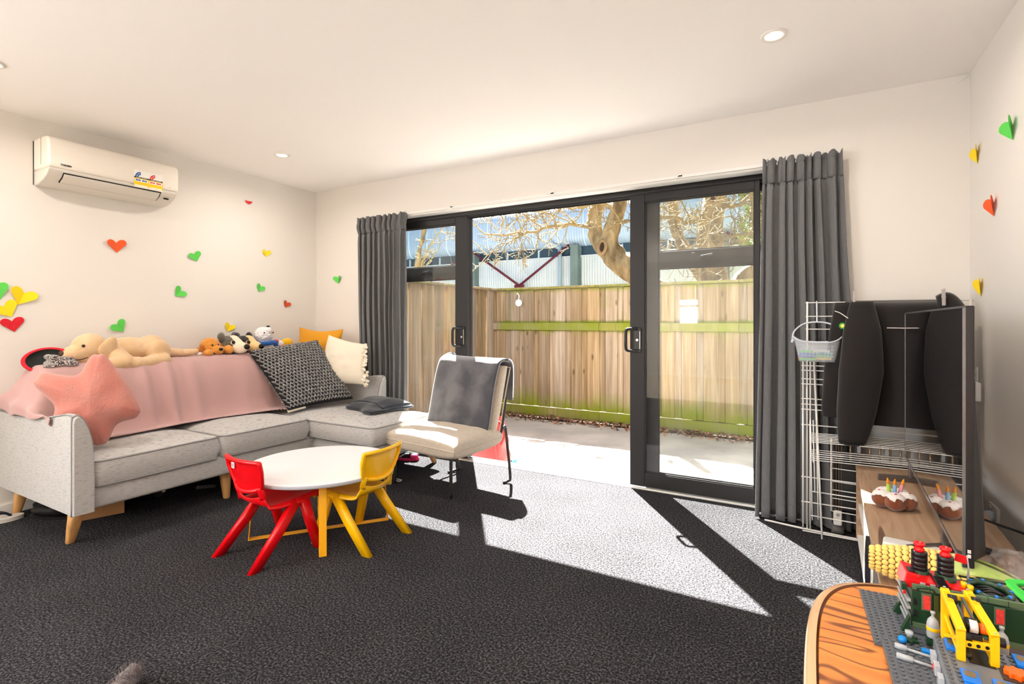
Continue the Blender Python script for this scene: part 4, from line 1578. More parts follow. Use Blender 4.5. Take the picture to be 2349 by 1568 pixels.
bighead('plush_badger', 'grey plush animal with round ears, cream face and big black nose', (-3.95, 2.43, 0.888), furmat('grey_brown_plush', s2l(84, 80, 70), s2l(112, 106, 92), 0.7, 150),
        furmat('cream_plush', s2l(236, 218, 194), None, 0.15), 0.03)
bighead('plush_badger', 'black plush animal with tan muzzle half hidden by the knit cushion', (-3.965, 2.565, 0.885), furmat('black_plush', s2l(26, 25, 26), s2l(48, 46, 46), 0.7, 150),
        furmat('tan_plush', s2l(232, 196, 140), None, 0.15), 0.024)

# white bear
wf_m = furmat('white_plush', s2l(238, 236, 238), s2l(248, 247, 250), 0.7, 130)
WBp = V((-3.985, 2.72, 0.90))
wb = thing('plush_polar_bear', 'white plush polar bear with a blue scarf looking up', 'soft toy', WBp)
d = MB()
d.ell((-3.985, 2.72, 0.935), (0.065, 0.075, 0.055))
d.ell((-3.985, 2.705, 1.02), (0.066, 0.07, 0.066))
blob(d, 'body', wf_m, wb, 0.006, 3, loc=-WBp, fuzz=0.008, fscale=80)
MB().ell((-3.95, 2.715, 1.055), (0.032, 0.032, 0.036), (0, 0.5, 0)).obj('snout', furmat('white_short', s2l(240, 238, 240), None, 0.1), wb, loc=-WBp, smooth=True)
MB().ell((-3.938, 2.713, 1.09), (0.01, 0.015, 0.008), None, 12, 8).obj('nose', choc_m, wb, loc=-WBp, smooth=True)
for y in (2.672, 2.748):
    MB().ell((-3.926, y, 1.042), (0.005, 0.006, 0.006), None, 10, 6).obj('eye', choc_m, wb, loc=-WBp, smooth=True)
blue_m = mat('blue_felt', s2l(24, 92, 176), 0.9, sheen=0.3)
MB().tube([V((-3.985 + 0.068 * math.cos(a), 2.712 + 0.074 * math.sin(a), 0.962 + 0.006 * math.sin(2 * a))) for a in [2 * PI * i / 24 for i in range(24)]], 0.017, 8, closed=True).obj('scarf', blue_m, wb, loc=-WBp, smooth=True)
MB().ell((-3.935, 2.775, 0.955), (0.016, 0.022, 0.03), (0.5, 0, 0)).obj('scarf_end', blue_m, wb, loc=-WBp, smooth=True)

wb.location = WBp + V((0.0, 0.045, 0.0))
wb.scale = (1.08, 1.08, 1.08)

# red, white and yellow toy peeping out beside the bear
RB = V((-4.0, 2.88, 0.885))
rtoy = thing('plush_toy', 'red and white plush toy with yellow end peeping behind the knit cushion', 'soft toy', RB)
redp = furmat('red_plush', s2l(206, 28, 32), None, 0.15)
MB().ell((-4.0, 2.87, 0.965), (0.03, 0.035, 0.026), (0.3, 0, 0)).obj('cap', redp, rtoy, loc=-RB, smooth=True)
MB().ell((-4.0, 2.91, 0.95), (0.035, 0.045, 0.032)).obj('body', wf_m, rtoy, loc=-RB, smooth=True)
MB().ell((-4.0, 2.99, 0.955), (0.04, 0.06, 0.045)).obj('tail', furmat('yellow_plush', s2l(246, 190, 30), None, 0.15), rtoy, loc=-RB, smooth=True)
MB().ell((-4.0, 2.92, 0.915), (0.05, 0.09, 0.035)).obj('base', redp, rtoy, loc=-RB, smooth=True)
# little white scrap beside the dog's tail
sc_ = MB().ell((-3.93, 2.19, 0.905), (0.02, 0.03, 0.014), None, 14, 8)
tag(sc_.obj('plush_bone', furmat('offwhite_plush', s2l(238, 226, 214)), smooth=True), 'tiny off-white plush bit beside the tail of the plush labrador', 'soft toy')

# ------------------------------------------------------------------ upturned cap with a beanie in it
capk_m = mat('cap_black', s2l(34, 38, 38), 0.85)
capr_m = mat('cap_red', s2l(196, 10, 36), 0.75)
CPB = V((-3.94, 1.305, 0.83))
cap = thing('baseball_cap', 'upturned black and red baseball cap on the sofa back', 'cap', CPB)
ax = V((0.72, -0.45, 0.5)).normalized()
Mq = ax.to_track_quat('Z', 'X').to_matrix()


def capring(k, z, ex=1.0):
    out = []
    for i in range(36):
        a = 2 * PI * i / 36
        out.append((0.118 * k * math.cos(a), 0.082 * k * math.sin(a) * ex, z))
    return out


def capshell(rings):
    vs, fs = [], []
    for r_ in rings:
        vs += [V((-3.93, 1.305, 0.888)) + Mq @ rot2 @ V(p) for p in r_]
    for i in range(len(rings) - 1):
        for j in range(36):
            q = (j + 1) % 36
            fs.append((i * 36 + j, i * 36 + q, (i + 1) * 36 + q, (i + 1) * 36 + j))
    return MB().add(vs, fs)


rot2 = Euler((0, 0, R(90))).to_matrix()
capshell([capring(1.02, 0.0), capring(1.0, -0.02), capring(0.9, -0.05), capring(0.7, -0.075), capring(0.35, -0.088), capring(0.02, -0.09)]).obj('crown', capk_m, cap, loc=-CPB, smooth=True, solid=0.003)
capshell([capring(0.86, 0.004), capring(0.93, 0.008), capring(1.0, 0.006), capring(1.04, 0.0), capring(1.02, -0.008), capring(0.94, -0.006), capring(0.86, 0.002)]).obj('brim_edge', capr_m, cap, loc=-CPB, smooth=True)
capshell([capring(0.88, 0.002), capring(0.8, -0.018), capring(0.5, -0.03), capring(0.02, -0.034)]).obj('lining', capk_m, cap, loc=-CPB, smooth=True)
MB().tube(smoothpath([V((-3.93, 1.305, 0.888)) + Mq @ rot2 @ V(p) for p in ((0.06, 0.085, 0.008), (-0.03, 0.1, 0.012), (-0.1, 0.085, 0.012), (-0.135, 0.04, 0.01))], 5), 0.007, 6).obj('strap', capr_m, cap, loc=-CPB, smooth=True)


def beanie_material():
    m = bpy.data.materials.new('marl_knit')
    m.use_nodes = True
    n, l = m.node_tree.nodes, m.node_tree.links
    b = n['Principled BSDF']
    b.inputs['Roughness'].default_value = 0.95
    tc = n.new('ShaderNodeTexCoord')
    w = n.new('ShaderNodeTexWave'); w.inputs['Scale'].default_value = 70; w.inputs['Distortion'].default_value = 6; w.inputs['Detail'].default_value = 2
    no = n.new('ShaderNodeTexNoise'); no.inputs['Scale'].default_value = 150
    l.new(tc.outputs['Object'], w.inputs['Vector']); l.new(tc.outputs['Object'], no.inputs['Vector'])
    mu_ = n.new('ShaderNodeMath'); mu_.operation = 'MULTIPLY'
    l.new(w.outputs['Fac'], mu_.inputs[0]); l.new(no.outputs['Fac'], mu_.inputs[1])
    rp = n.new('ShaderNodeValToRGB'); e = rp.color_ramp.elements
    e[0].position = 0.1; e[0].color = (*s2l(62, 58, 64), 1)
    e[1].position = 0.45; e[1].color = (*s2l(214, 206, 202), 1)
    l.new(mu_.outputs[0], rp.inputs['Fac']); l.new(rp.outputs['Color'], b.inputs['Base Color'])
    bp = n.new('ShaderNodeBump'); bp.inputs['Strength'].default_value = 0.6; bp.inputs['Distance'].default_value = 0.004
    l.new(mu_.outputs[0], bp.inputs['Height']); l.new(bp.outputs[0], b.inputs['Normal'])
    return m


bean_m = beanie_material()
BNB = V((-3.87, 1.325, 0.85))
bn = thing('knit_beanie', 'grey marl knitted beanie crumpled inside the upturned cap', 'hat', BNB)
d = MB()
d.ell((-3.865, 1.33, 0.875), (0.035, 0.075, 0.032), (0.15, 0, 0))
d.ell((-3.87, 1.31, 0.9), (0.03, 0.05, 0.02), (-0.3, 0, 0))
d.ell((-3.855, 1.375, 0.868), (0.03, 0.05, 0.028), (-0.2, 0, 0))
d.ell((-3.85, 1.29, 0.858), (0.025, 0.04, 0.016))
blob(d, 'body', bean_m, bn, 0.005, 3, loc=-BNB, fuzz=0.004, fscale=60)
for k in range(2):
    pts = [(-3.842 + 0.006 * math.sin(6 * t + PI * k), 1.285 + 0.11 * t, 0.9 - 0.02 * t + 0.012 * math.sin(9 * t + PI * k)) for t in [i / 14 for i in range(15)]]
    MB().tube(pts, 0.011, 7).obj('cable', bean_m, bn, loc=-BNB, smooth=True)

cap.location.z += 0.03
bn.location.z += 0.03
bn.location.x += 0.01

# ================================================================== THINGS UNDER AND BESIDE THE SOFA
card_m = mat('cardboard', s2l(176, 130, 88), 0.85, var=0.05, vscale=6)
cb = thing('cardboard_box', 'flat brown cardboard box pushed under the grey sofa', 'box', (-3.75, 1.47, 0), R(-19))
MB().bx(-0.16, 0.16, -0.13, 0.13, 0, 0.105).obj('box_body', card_m, cb, bevel=0.002)
MB().bx(-0.162, 0.162, -0.132, -0.128, 0.095, 0.108).bx(0.158, 0.162, -0.13, 0.13, 0.098, 0.108).obj('box_flap', card_m, cb)
shoe_blk = mat('black_leather', s2l(24, 23, 24), 0.5)
for i, (x, y, a, lb) in enumerate(((-3.86, 1.30, 0.3, 'black lace shoe under the sofa arm beside the cardboard box'), (-3.98, 1.36, 0.5, 'black shoe under the sofa close to the wall'))):
    s = thing('black_shoe', lb, 'shoe', (x, y, 0), a + PI)
    q = MB()
    q.ell((0.0, 0, 0.04), (0.13, 0.045, 0.032)); q.ell((-0.07, 0, 0.06), (0.055, 0.04, 0.045)); q.ell((0.07, 0, 0.035), (0.065, 0.046, 0.025))
    blob(q, 'upper', shoe_blk, s, 0.007, 4)
    MB().prism([(0.14 * math.cos(a_) , 0.047 * math.sin(a_) * (1 + 0.12 * math.cos(a_))) for a_ in [2 * PI * i / 24 for i in range(24)]], 0, 0.015).obj('sole', blackp_m, s)
fl = thing('flip_flop', 'white flip-flop with navy strap on the carpet by the sofa arm', 'sandal', (-4.02, 1.095, 0), R(80))
ff_m = mat('foam_white', s2l(218, 214, 208), 0.7)
for z0, z1, k in ((0, 0.011, 0.985), (0.011, 0.022, 1.0)):
    MB().prism([((0.125 * math.cos(a_)) * k, 0.045 * math.sin(a_) * (1 + 0.18 * math.cos(a_)) * k) for a_ in [2 * PI * i / 28 for i in range(28)]], z0, z1).obj('sole_layer', ff_m, fl)
nav_m = mat('navy_rubber', s2l(28, 32, 52), 0.5)
MB().tube(smoothpath([(0.07, 0, 0.022), (0.04, 0.005, 0.045), (0.0, 0.03, 0.05), (-0.05, 0.042, 0.022)], 5), 0.007, 6).tube(smoothpath([(0.07, 0, 0.022), (0.04, -0.005, 0.045), (0.0, -0.03, 0.05), (-0.05, -0.042, 0.022)], 5), 0.007, 6).obj('strap', nav_m, fl, smooth=True)

pk_m = mat('hot_pink', s2l(226, 40, 110), 0.5)
ps = thing('running_shoe', 'pink and black running shoe tucked under the chaise end', 'shoe', (-2.90, 3.295, 0), R(16))
q = MB()
q.ell((0.0, 0, 0.045), (0.11, 0.042, 0.036)); q.ell((-0.06, 0, 0.065), (0.05, 0.038, 0.045)); q.ell((0.06, 0, 0.04), (0.06, 0.042, 0.028))
blob(q, 'upper', mat('shoe_black_mesh', s2l(40, 44, 44), 0.8), ps, 0.006, 4)
MB().prism([(0.122 * math.cos(a_), 0.046 * math.sin(a_) * (1 + 0.12 * math.cos(a_))) for a_ in [2 * PI * i / 24 for i in range(24)]], 0, 0.022).obj('sole', pk_m, ps, bevel=0.004)
MB().ell((0.085, -0.02, 0.035), (0.035, 0.03, 0.024)).obj('toe_cap', pk_m, ps, smooth=True)
MB().tube(smoothpath([(-0.03, -0.043, 0.03), (0.01, -0.044, 0.055), (0.05, -0.038, 0.06)], 4), 0.006, 6).obj('stripe', mat('shoe_white', s2l(235, 235, 235), 0.6), ps, smooth=True)
rm = thing('remote_control', 'small dark remote control lying under the middle of the sofa', 'remote', (-3.60, 2.05, 0), R(50))
MB().bx(-0.06, 0.06, -0.018, 0.018, 0, 0.016).obj('case', mat('grey_plastic', s2l(60, 60, 62), 0.4), rm, bevel=0.004)
for i in range(5):
    MB().cyl((-0.045 + 0.02 * i, 0, 0.016), (-0.045 + 0.02 * i, 0, 0.018), 0.006, seg=10).obj('button', mat('pale_button', s2l(190, 190, 190), 0.5), rm)
bt = thing('small_bottle', 'little dark jar with a white tab beside the cardboard box', 'jar', (-3.70, 1.80, 0))
MB().lathe([(0.04, 0), (0.042, 0.01), (0.042, 0.07), (0.036, 0.08), (0, 0.08)], seg=20).obj('jar_body', mat('smoke_plastic', s2l(44, 46, 48), 0.25), bt, smooth=True)
MB().bx(0.036, 0.042, 0.0, 0.02, 0.03, 0.075).obj('tab', wh_m, bt)
hr = thing('hair_tie', 'thin white elastic hair tie lying on the carpet near the yellow chair', 'hair tie', (-2.56, 2.83, 0.004))
MB().tube([V((0.028 * math.cos(a), 0.02 * math.sin(a), 0.002 * math.sin(3 * a))) for a in [2 * PI * i / 24 for i in range(24)]], 0.003, 6, closed=True).obj('band', wh_m, hr, smooth=True)
# ================================================================== CHILDREN'S TABLE AND CHAIRS
yel_m = mat('yellow_plastic', s2l(255, 196, 12), 0.25, spec=0.5)
redc_m = mat('red_plastic', s2l(226, 8, 22), 0.28, spec=0.5)
yelmet_m = mat('yellow_steel', s2l(246, 176, 20), 0.4)
lam_m = mat('white_laminate', s2l(246, 247, 251), 0.3)
edge_m = mat('white_edging', s2l(186, 188, 198), 0.5)
kt = thing('play_table', 'round white low children\'s table on crossed yellow steel hoops', 'table', (-2.33, 1.96, 0))
MB().lathe([(0, 0.344), (0.398, 0.344), (0.402, 0.347), (0.402, 0.362), (0.399, 0.366), (0, 0.366)], seg=72).obj('table_top', lam_m, kt, bevel=0.001)
MB().lathe([(0.4021, 0.346), (0.4032, 0.347), (0.4032, 0.361), (0.4021, 0.3625), (0.4015, 0.354)], seg=72).obj('edge_band', edge_m, kt, smooth=True)


def hoop(ang):
    w, t = 0.036, 0.005
    path = [(-0.30, 0.342), (-0.335, 0.28), (-0.357, 0.006), (0.357, 0.006), (0.335, 0.28), (0.30, 0.342)]
    outer = [(-0.305, 0.343), (-0.34, 0.28), (-0.3625, 0.0), (0.3625, 0.0), (0.34, 0.28), (0.305, 0.343)]
    vs, fs = [], []
    for (a, b) in zip(path, outer):
        for p, y in ((a, -w / 2), (a, w / 2), (b, w / 2), (b, -w / 2)):
            vs.append((p[0], y, p[1]))
    for i in range(5):
        for k in range(4):
            q = (k + 1) % 4
            fs.append((i * 4 + k, i * 4 + q, (i + 1) * 4 + q, (i + 1) * 4 + k))
    fs += [(0, 1, 2, 3), (20, 23, 22, 21)]
    MB().add(vs, fs).obj('leg_hoop', yelmet_m, kt, rot=(0, 0, ang), bevel=0.0015)


hoop(R(52.6))
hoop(R(-39.2))


def kid_chair(label, loc, rz, m, sticker):
    t = thing('play_chair', label, 'chair', loc, rz)
    # seat pan running up into the belly of the back
    prof = smoothpath([(0.165, 0, 0.232), (0.168, 0, 0.252), (0.145, 0, 0.264), (0.08, 0, 0.262), (0.0, 0, 0.254), (-0.08, 0, 0.25), (-0.125, 0, 0.258), (-0.152, 0, 0.285), (-0.163, 0, 0.318)], 5)

    def seat(u, v):
        i = v * (len(prof) - 1)
        a = min(int(i), len(prof) - 2)
        p = prof[a].lerp(prof[a + 1], i - a)
        x = 2 * u - 1
        hw = interp([(0, 0.125), (0.1, 0.142), (0.5, 0.15), (0.75, 0.135), (0.9, 0.122), (1, 0.118)], v)
        z = p.z + (0.012 * abs(x) ** 3 if v > 0.12 else 0.0)
        y = p.x + (0.022 * x * x if v > 0.75 else 0.0) * (v - 0.75) * 4
        if abs(x) > 0.9 and v < 0.8:
            z -= 0.016 * (abs(x) - 0.9) * 10
        if v > 0.8:
            z -= 0.022 * (1 - x * x) * (v - 0.8) * 5
        return (hw * x, y, z)
    s = MB().grid(seat, 25, 41).obj('seat_shell', m, t, smooth=True, solid=0.008)

    def back(u, v):
        x = 2 * u - 1
        hw = lerp(0.112, 0.142, min(1, v * 1.6) ** 0.7)
        z = lerp(0.356, 0.487, v) - 0.02 * (1 - x * x) * (1 - v)
        y = -0.172 - 0.03 * v + 0.03 * x * x * 0.9
        rim = max(0, abs(x) - 0.9) * 10
        return (hw * x, y + 0.0 * rim, z)
    MB().grid(back, 25, 17).obj('backrest', m, t, smooth=True, solid=0.009)
    edge = [back(i / 24, 0) for i in range(25)] + [back(1, i / 16) for i in range(1, 17)] + [back(1 - i / 24, 1) for i in range(1, 25)] + [back(0, 1 - i / 16) for i in range(1, 16)]
    # rounded flange that frames the backrest
    MB().tube([V(p) + V((0, -0.006, 0)) for p in edge], 0.0105, 8, closed=True).obj('back_rim', m, t, smooth=True)
    for sg in (1, -1):
        st = MB()
        st.grid(lambda u, v: (sg * (0.098 + 0.024 * u + 0.006 * math.sin(PI * v)), -0.152 - 0.008 * u * 0 - 0.02 * v + 0.014 * u, lerp(0.30, 0.362, v)), 5, 7)
        st.obj('side_strap', m, t, smooth=True, solid=0.011)
        # A-shaped leg pair under each side
        for (fy, ty) in ((0.125, 0.055), (-0.215, 0.005)):
            top = V((sg * 0.14, ty, 0.243))
            foot = V((sg * 0.158, fy, 0.0))
            dirn = (foot - top).normalized()
            vs = []
            side = V((1, 0, 0))
            fwd = dirn.cross(side).normalized()
            for (c, a, b) in ((top + V((0, 0, 0.012)), 0.019, 0.026), (top.lerp(foot, 0.4), 0.0185, 0.025), (foot, 0.017, 0.022)):
                for k in range(12):
                    an = 2 * PI * k / 12
                    cc, ss = math.cos(an), math.sin(an)
                    p = c + side * a * math.copysign(abs(cc) ** 0.55, cc) + fwd * b * math.copysign(abs(ss) ** 0.55, ss)
                    if c is foot:
                        p = p + dirn * (-(p.z) / dirn.z)
                    vs.append(p)
            fs = []
            for i in range(2):
                for k in range(12):
                    q = (k + 1) % 12
                    fs.append((i * 12 + k, i * 12 + q, (i + 1) * 12 + q, (i + 1) * 12 + k))
            fs += [tuple(range(12)), tuple(24 + k for k in range(12))[::-1]]
            MB().add(vs, fs).obj('leg', m, t, smooth=True)
        # shoulder where the two legs meet the seat
        MB().tube(smoothpath([(sg * 0.141, 0.062, 0.236), (sg * 0.14, 0.045, 0.252), (sg * 0.139, 0.02, 0.254), (sg * 0.14, -0.002, 0.238)], 4), 0.0185, 10).obj('leg_shoulder', m, t, smooth=True)
    if sticker:
        g = MB().bx(-0.062, -0.036, -0.201, -0.1995, 0.443, 0.470).obj('sticker', mat('sticker_white', s2l(236, 232, 228), 0.5), t)
        for k in range(3):
            MB().bx(-0.058, -0.04, -0.2018, -0.2008, 0.449 + 0.006 * k, 0.452 + 0.006 * k).obj('print_line', mat('print_grey', s2l(110, 110, 112), 0.6), g)
    return t


kid_chair('red plastic children\'s chair at the low white table', (-2.335, 1.69, 0), R(-4), redc_m, True)
kid_chair('yellow plastic children\'s chair at the low white table', (-2.095, 1.988, 0), R(94), yel_m, False)

# ================================================================== LOUNGE CHAIR
lin_m = mat('oatmeal_linen', s2l(196, 184, 168), 0.9, var=0.06, vscale=60, bump=0.3, bscale=220, sheen=0.15)
gun_m = mat('gunmetal_tube', s2l(60, 58, 58), 0.4, metal=0.4)
LCB = V((-2.215, 2.905, 0))
lc = thing('lounge_chair', 'low oatmeal fabric lounge chair on bent gunmetal tube legs', 'chair', LCB, R(-5.5))
mbp, edge, nr = pillow((-0.325, -0.25, 0.335), (0.325, -0.25, 0.325), (0.32, 0.27, 0.33), (-0.32, 0.27, 0.335), 0.17, n=44, pinch=0.02, p=0.17, wob=0.1, seed=2, lump=0.005)
mbp.obj('seat_cushion', lin_m, lc, smooth=True)
MB().tube(edge, 0.0042, 6, closed=True).obj('piping', lin_m, lc, smooth=True)
mbp, edge, nr = pillow((-0.305, 0.20, 0.35), (0.305, 0.20, 0.345), (0.30, 0.35, 0.825), (-0.30, 0.35, 0.83), 0.115, n=36, pinch=0.01, p=0.25, wob=0.08, seed=6)
mbp.obj('back_cushion', lin_m, lc, smooth=True)
MB().tube([p + nr * -0.045 for p in edge], 0.004, 6, closed=True).obj('piping', lin_m, lc, smooth=True)
tf = MB()
for sg in (1, -1):
    tf.tube(smoothpath([(sg * 0.25, -0.17, 0.282), (sg * 0.275, 0.0, 0.276), (sg * 0.29, 0.2, 0.29), (sg * 0.295, 0.275, 0.33), (sg * 0.295, 0.31, 0.43), (sg * 0.285, 0.36, 0.6)], 6), 0.0095, 8)
tf.tube([(-0.275, 0.0, 0.276), (0.275, 0.0, 0.276)], 0.008, 8)
tf.tube([(-0.29, 0.2, 0.29), (0.29, 0.2, 0.29)], 0.008, 8)
tf.obj('seat_frame', gun_m, lc, smooth=True)
for sg, foot in ((1, (0.233, -0.173, 0.0)), (-1, (-0.305, -0.169, 0.0))):
    MB().tube(smoothpath([(sg * 0.268, -0.06, 0.279), (sg * 0.255, -0.15, 0.28), (lerp(sg * 0.25, foot[0], 0.4), -0.178, 0.262), (lerp(sg * 0.25, foot[0], 0.7), -0.18, 0.2), (foot[0], foot[1], 0.005)], 8), 0.0115, 8).obj('leg', gun_m, lc, smooth=True)
for sg, foot in ((1, (0.335, 0.27, 0.0)), (-1, (-0.15, 0.23, 0.0))):
    MB().tube(smoothpath([(sg * 0.292, 0.29, 0.36), (sg * 0.30, 0.315, 0.39), (sg * 0.305, 0.33, 0.36), (foot[0] + 0.02, 0.315, 0.06), (foot[0] + 0.012, 0.30, 0.018), (foot[0] - 0.01, foot[1], 0.008)], 8), 0.0105, 8).obj('leg', gun_m, lc, smooth=True)

# velour blanket folded over the chair back
vel_m = mat('slate_velour', s2l(62, 64, 72), 0.85, col2=s2l(92, 92, 98), vscale=5.5, detail=4, lo=0.42, hi=0.62, sheen=0.9, spec=0.1)
vele_m = mat('velour_binding', s2l(120, 122, 124), 0.9, sheen=0.4)
bk = thing('velour_blanket', 'slate grey velour blanket folded over the lounge chair back', 'blanket', LCB, R(-5.5))
bp_ = smoothpath([(0, 0.135, 0.395), (0, 0.155, 0.47), (0, 0.185, 0.60), (0, 0.225, 0.73), (0, 0.262, 0.825), (0, 0.295, 0.87), (0, 0.36, 0.89), (0, 0.42, 0.868), (0, 0.44, 0.81), (0, 0.436, 0.70), (0, 0.428, 0.57)], 6)


def blank(u, v):
    i = v * (len(bp_) - 1)
    a = min(int(i), len(bp_) - 2)
    p = bp_[a].lerp(bp_[a + 1], i - a)
    x = lerp(-0.335, 0.28, u) + 0.012 * noise.noise(V((v * 3, 5, 0))) + (0.02 if v > 0.6 else 0)
    if u < 0.12:
        x += 0.0
    dz = -0.025 * u * (1 - v) + 0.006 * noise.noise(V((u * 4, v * 4, 1)))
    dy = 0.014 * noise.noise(V((u * 3.5, v * 3.5, 8))) - 0.012 * math.sin(PI * u)
    if u < 0.1:
        k = (0.1 - u) * 10
        dy += 0.06 * k * k
        x += 0.03 * k * k
    return (x, p.y + dy, p.z + dz)


MB().grid(blank, 44, 66).obj('body', vel_m, bk, smooth=True, solid=0.018, soff=1.0)
bd = [V(blank(i / 30, 0)) + V((0, -0.012, 0.004)) for i in range(31)]
MB().tube(bd, 0.009, 8).tube([V(blank(0.0, i / 30)) + V((-0.004, -0.008, 0)) for i in range(31)], 0.008, 8).obj('binding', vele_m, bk, smooth=True)
# ================================================================== CURTAINS
cur_m = mat('charcoal_curtain', s2l(106, 107, 109), 0.9, var=0.07, vscale=40, stretch=(6, 6, 0.6), bump=0.12, bscale=300, sheen=0.2, spec=0.15)


def curtain(label, top, bot, yc, z1, n, seed, deep=1.0):
    """pencil-pleat curtain; top/bot = (x0, x1)"""
    rg = random.Random(seed)
    w = [rg.uniform(0.7, 1.35) for _ in range(n)]
    tot = sum(w)
    cum = [0]
    for q in w:
        cum.append(cum[-1] + q / tot)
    amps = [rg.uniform(0.75, 1.2) for _ in range(n)]
    t = thing('curtain', label, 'curtain', ((bot[0] + bot[1]) / 2, yc, 0.0))
    B = V(t.location)

    def fold(u):
        for i in range(n):
            if u <= cum[i + 1] + 1e-9:
                k = (u - cum[i]) / (cum[i + 1] - cum[i])
                return i, k
        return n - 1, 1.0
    zh = z1 - 0.135

    def base(u, z):
        v = z / z1
        i, k = fold(u)
        c = math.cos(2 * PI * k)
        pin = 1 - 0.45 * math.exp(-((z - zh) / 0.05) ** 2)          # drawn in at the tape
        amp = 0.044 * deep * amps[i] * (1.0 - 0.35 * v) * pin
        prof = math.copysign(abs(c) ** 0.7, c)
        sl = 0.016 * math.sin(4 * PI * k + 0.4 * i) * (1 - 0.5 * v)
        x = lerp(lerp(bot[0], bot[1], u), lerp(top[0], top[1], u), min(1, v * 1.02) ** 0.9) + sl
        x += 0.008 * noise.noise(V((u * 6, v * 3, seed)))
        y = yc - amp * prof + 0.012 * noise.noise(V((u * 5, v * 4, seed + 5)))
        return V((x, y, z))

    def f(u, v):
        return base(u, lerp(0.012, zh, v)) - B
    MB().grid(f, n * 14 + 1, 44).obj('panel', cur_m, t, smooth=True, solid=0.003)

    def h(u, v):
        z = lerp(zh - 0.003, z1, v)
        p = base(u, z)
        ph = 2 * PI * u * n * 3.0
        p.y -= 0.007 * math.cos(ph + 1.0) + 0.012 * math.sin(PI * min(1, v * 1.4)) - 0.002
        p.x += 0.004 * math.sin(ph)
        if v > 0.85:
            p.z += 0.007 * math.cos(ph) + 0.008 * noise.noise(V((u * 14, 0, seed)))
        return p - B
    hd = MB().grid(h, n * 26 + 1, 14).obj('gathered_heading', cur_m, t, smooth=True, solid=0.003)
    # seams where the heading tape draws the cloth in
    for zz in (zh + 0.002, z1 - 0.03):
        MB().tube([V(h(q / 120, (zz - zh) / 0.135)) + V((0, -0.003, 0)) for q in range(121)], 0.0018, 5).obj('tape_seam', cur_m, hd, smooth=True)
    # stitched hem
    MB().tube([V(f(q / 150, 0.05)) + V((0, -0.0028, 0)) for q in range(151)], 0.0015, 5).obj('hem_stitch', cur_m, t, smooth=True)


curtain('gathered charcoal curtain hanging behind the chaise end of the sofa', (-3.525, -2.955), (-3.46, -2.965), 3.378, 2.075, 9, 3, 0.72)
curtain('gathered charcoal curtain hanging behind the wire clothes rack', (-0.222, 0.165), (-0.262, 0.25), 3.362, 2.085, 8, 8)

# ================================================================== AIR CONDITIONER
acw_m = mat('ac_white', s2l(240, 234, 224), 0.25)
acl_m = mat('ac_lower', s2l(226, 222, 214), 0.35)
acd_m = mat('ac_dark', s2l(30, 28, 26), 0.6)
AY0, AY1 = 1.305, 2.045
ac = thing('air_conditioner', 'white wall-mounted air conditioner with energy rating label', 'air conditioner', (WL, (AY0 + AY1) / 2, 1.985))
AB = -V(ac.location)


def acx(d):
    return WL + d


up = [(0.0, 2.27), (0.15, 2.27), (0.19, 2.262), (0.21, 2.24), (0.216, 2.2), (0.216, 2.105), (0.21, 2.075), (0.0, 2.075)]
lowp = [(0.0, 2.075), (0.209, 2.075), (0.2, 2.058), (0.17, 2.03), (0.12, 2.006), (0.06, 1.99), (0.0, 1.985)]


def extr(prof, y0, y1, name, m, bev, par=ac):
    k = len(prof)
    vs = [V((acx(d), y0, z)) for d, z in prof] + [V((acx(d), y1, z)) for d, z in prof]
    fs = [tuple(range(k)), tuple(range(k, 2 * k))[::-1]] + [(i, (i + 1) % k, k + (i + 1) % k, k + i) for i in range(k)]
    return MB().add(vs, fs).obj(name, m, par, loc=AB, bevel=bev, bseg=3)


extr(up, AY0, AY1, 'front_cover', acw_m, 0.014)
extr(lowp, AY0 + 0.004, AY1 - 0.004, 'lower_housing', acl_m, 0.008)
# swing flap lying in a dark slot on the curved underside
fy0, fy1 = AY0 + 0.085, AY1 - 0.115
extr([(0.199, 2.0555), (0.17, 2.0255), (0.128, 2.0045), (0.128, 2.0095), (0.17, 2.034), (0.197, 2.06)], fy0 - 0.006, fy1 + 0.006, 'air_slot', acd_m, 0)
extr([(0.194, 2.0475), (0.169, 2.0215), (0.134, 2.0035), (0.134, 2.009), (0.169, 2.029), (0.192, 2.053)], fy0, fy1, 'swing_flap', acl_m, 0.001)
MB().box((acx(0.165), AY1 - 0.062, 2.0245), (0.012, 0.03, 0.01), (0, R(40), 0)).obj('receiver_window', acd_m, ac, loc=AB)
extr([(0.19, 2.046), (0.186, 2.042), (0.186, 2.046)], AY1 - 0.11, AY1 - 0.03, 'panel_seam', acl_m, 0)
MB().bx(acx(0.0), acx(0.004), AY0 - 0.0015, AY0 + 0.001, 1.99, 2.26).obj('side_seam', acd_m, ac, loc=AB)
MB().bx(acx(0.113), acx(0.115), AY0 - 0.0008, AY0 + 0.001, 2.1, 2.262).obj('side_seam', acd_m, ac, loc=AB)
FX = acx(0.2165)
text_mesh('TOSHIBA', 0.0135, 'brand_lettering', mat('ink_black', s2l(30, 28, 28), 0.5), ac, V((FX + 0.0002, 1.392, 2.098)) + AB, (PI / 2, 0, PI / 2), 0.0003, 0.0006)
text_mesh('R32', 0.006, 'model_lettering', mat('ink_grey', s2l(150, 145, 140), 0.5), ac, V((FX + 0.0002, 1.985, 2.098)) + AB, (PI / 2, 0, PI / 2), 0.0003)
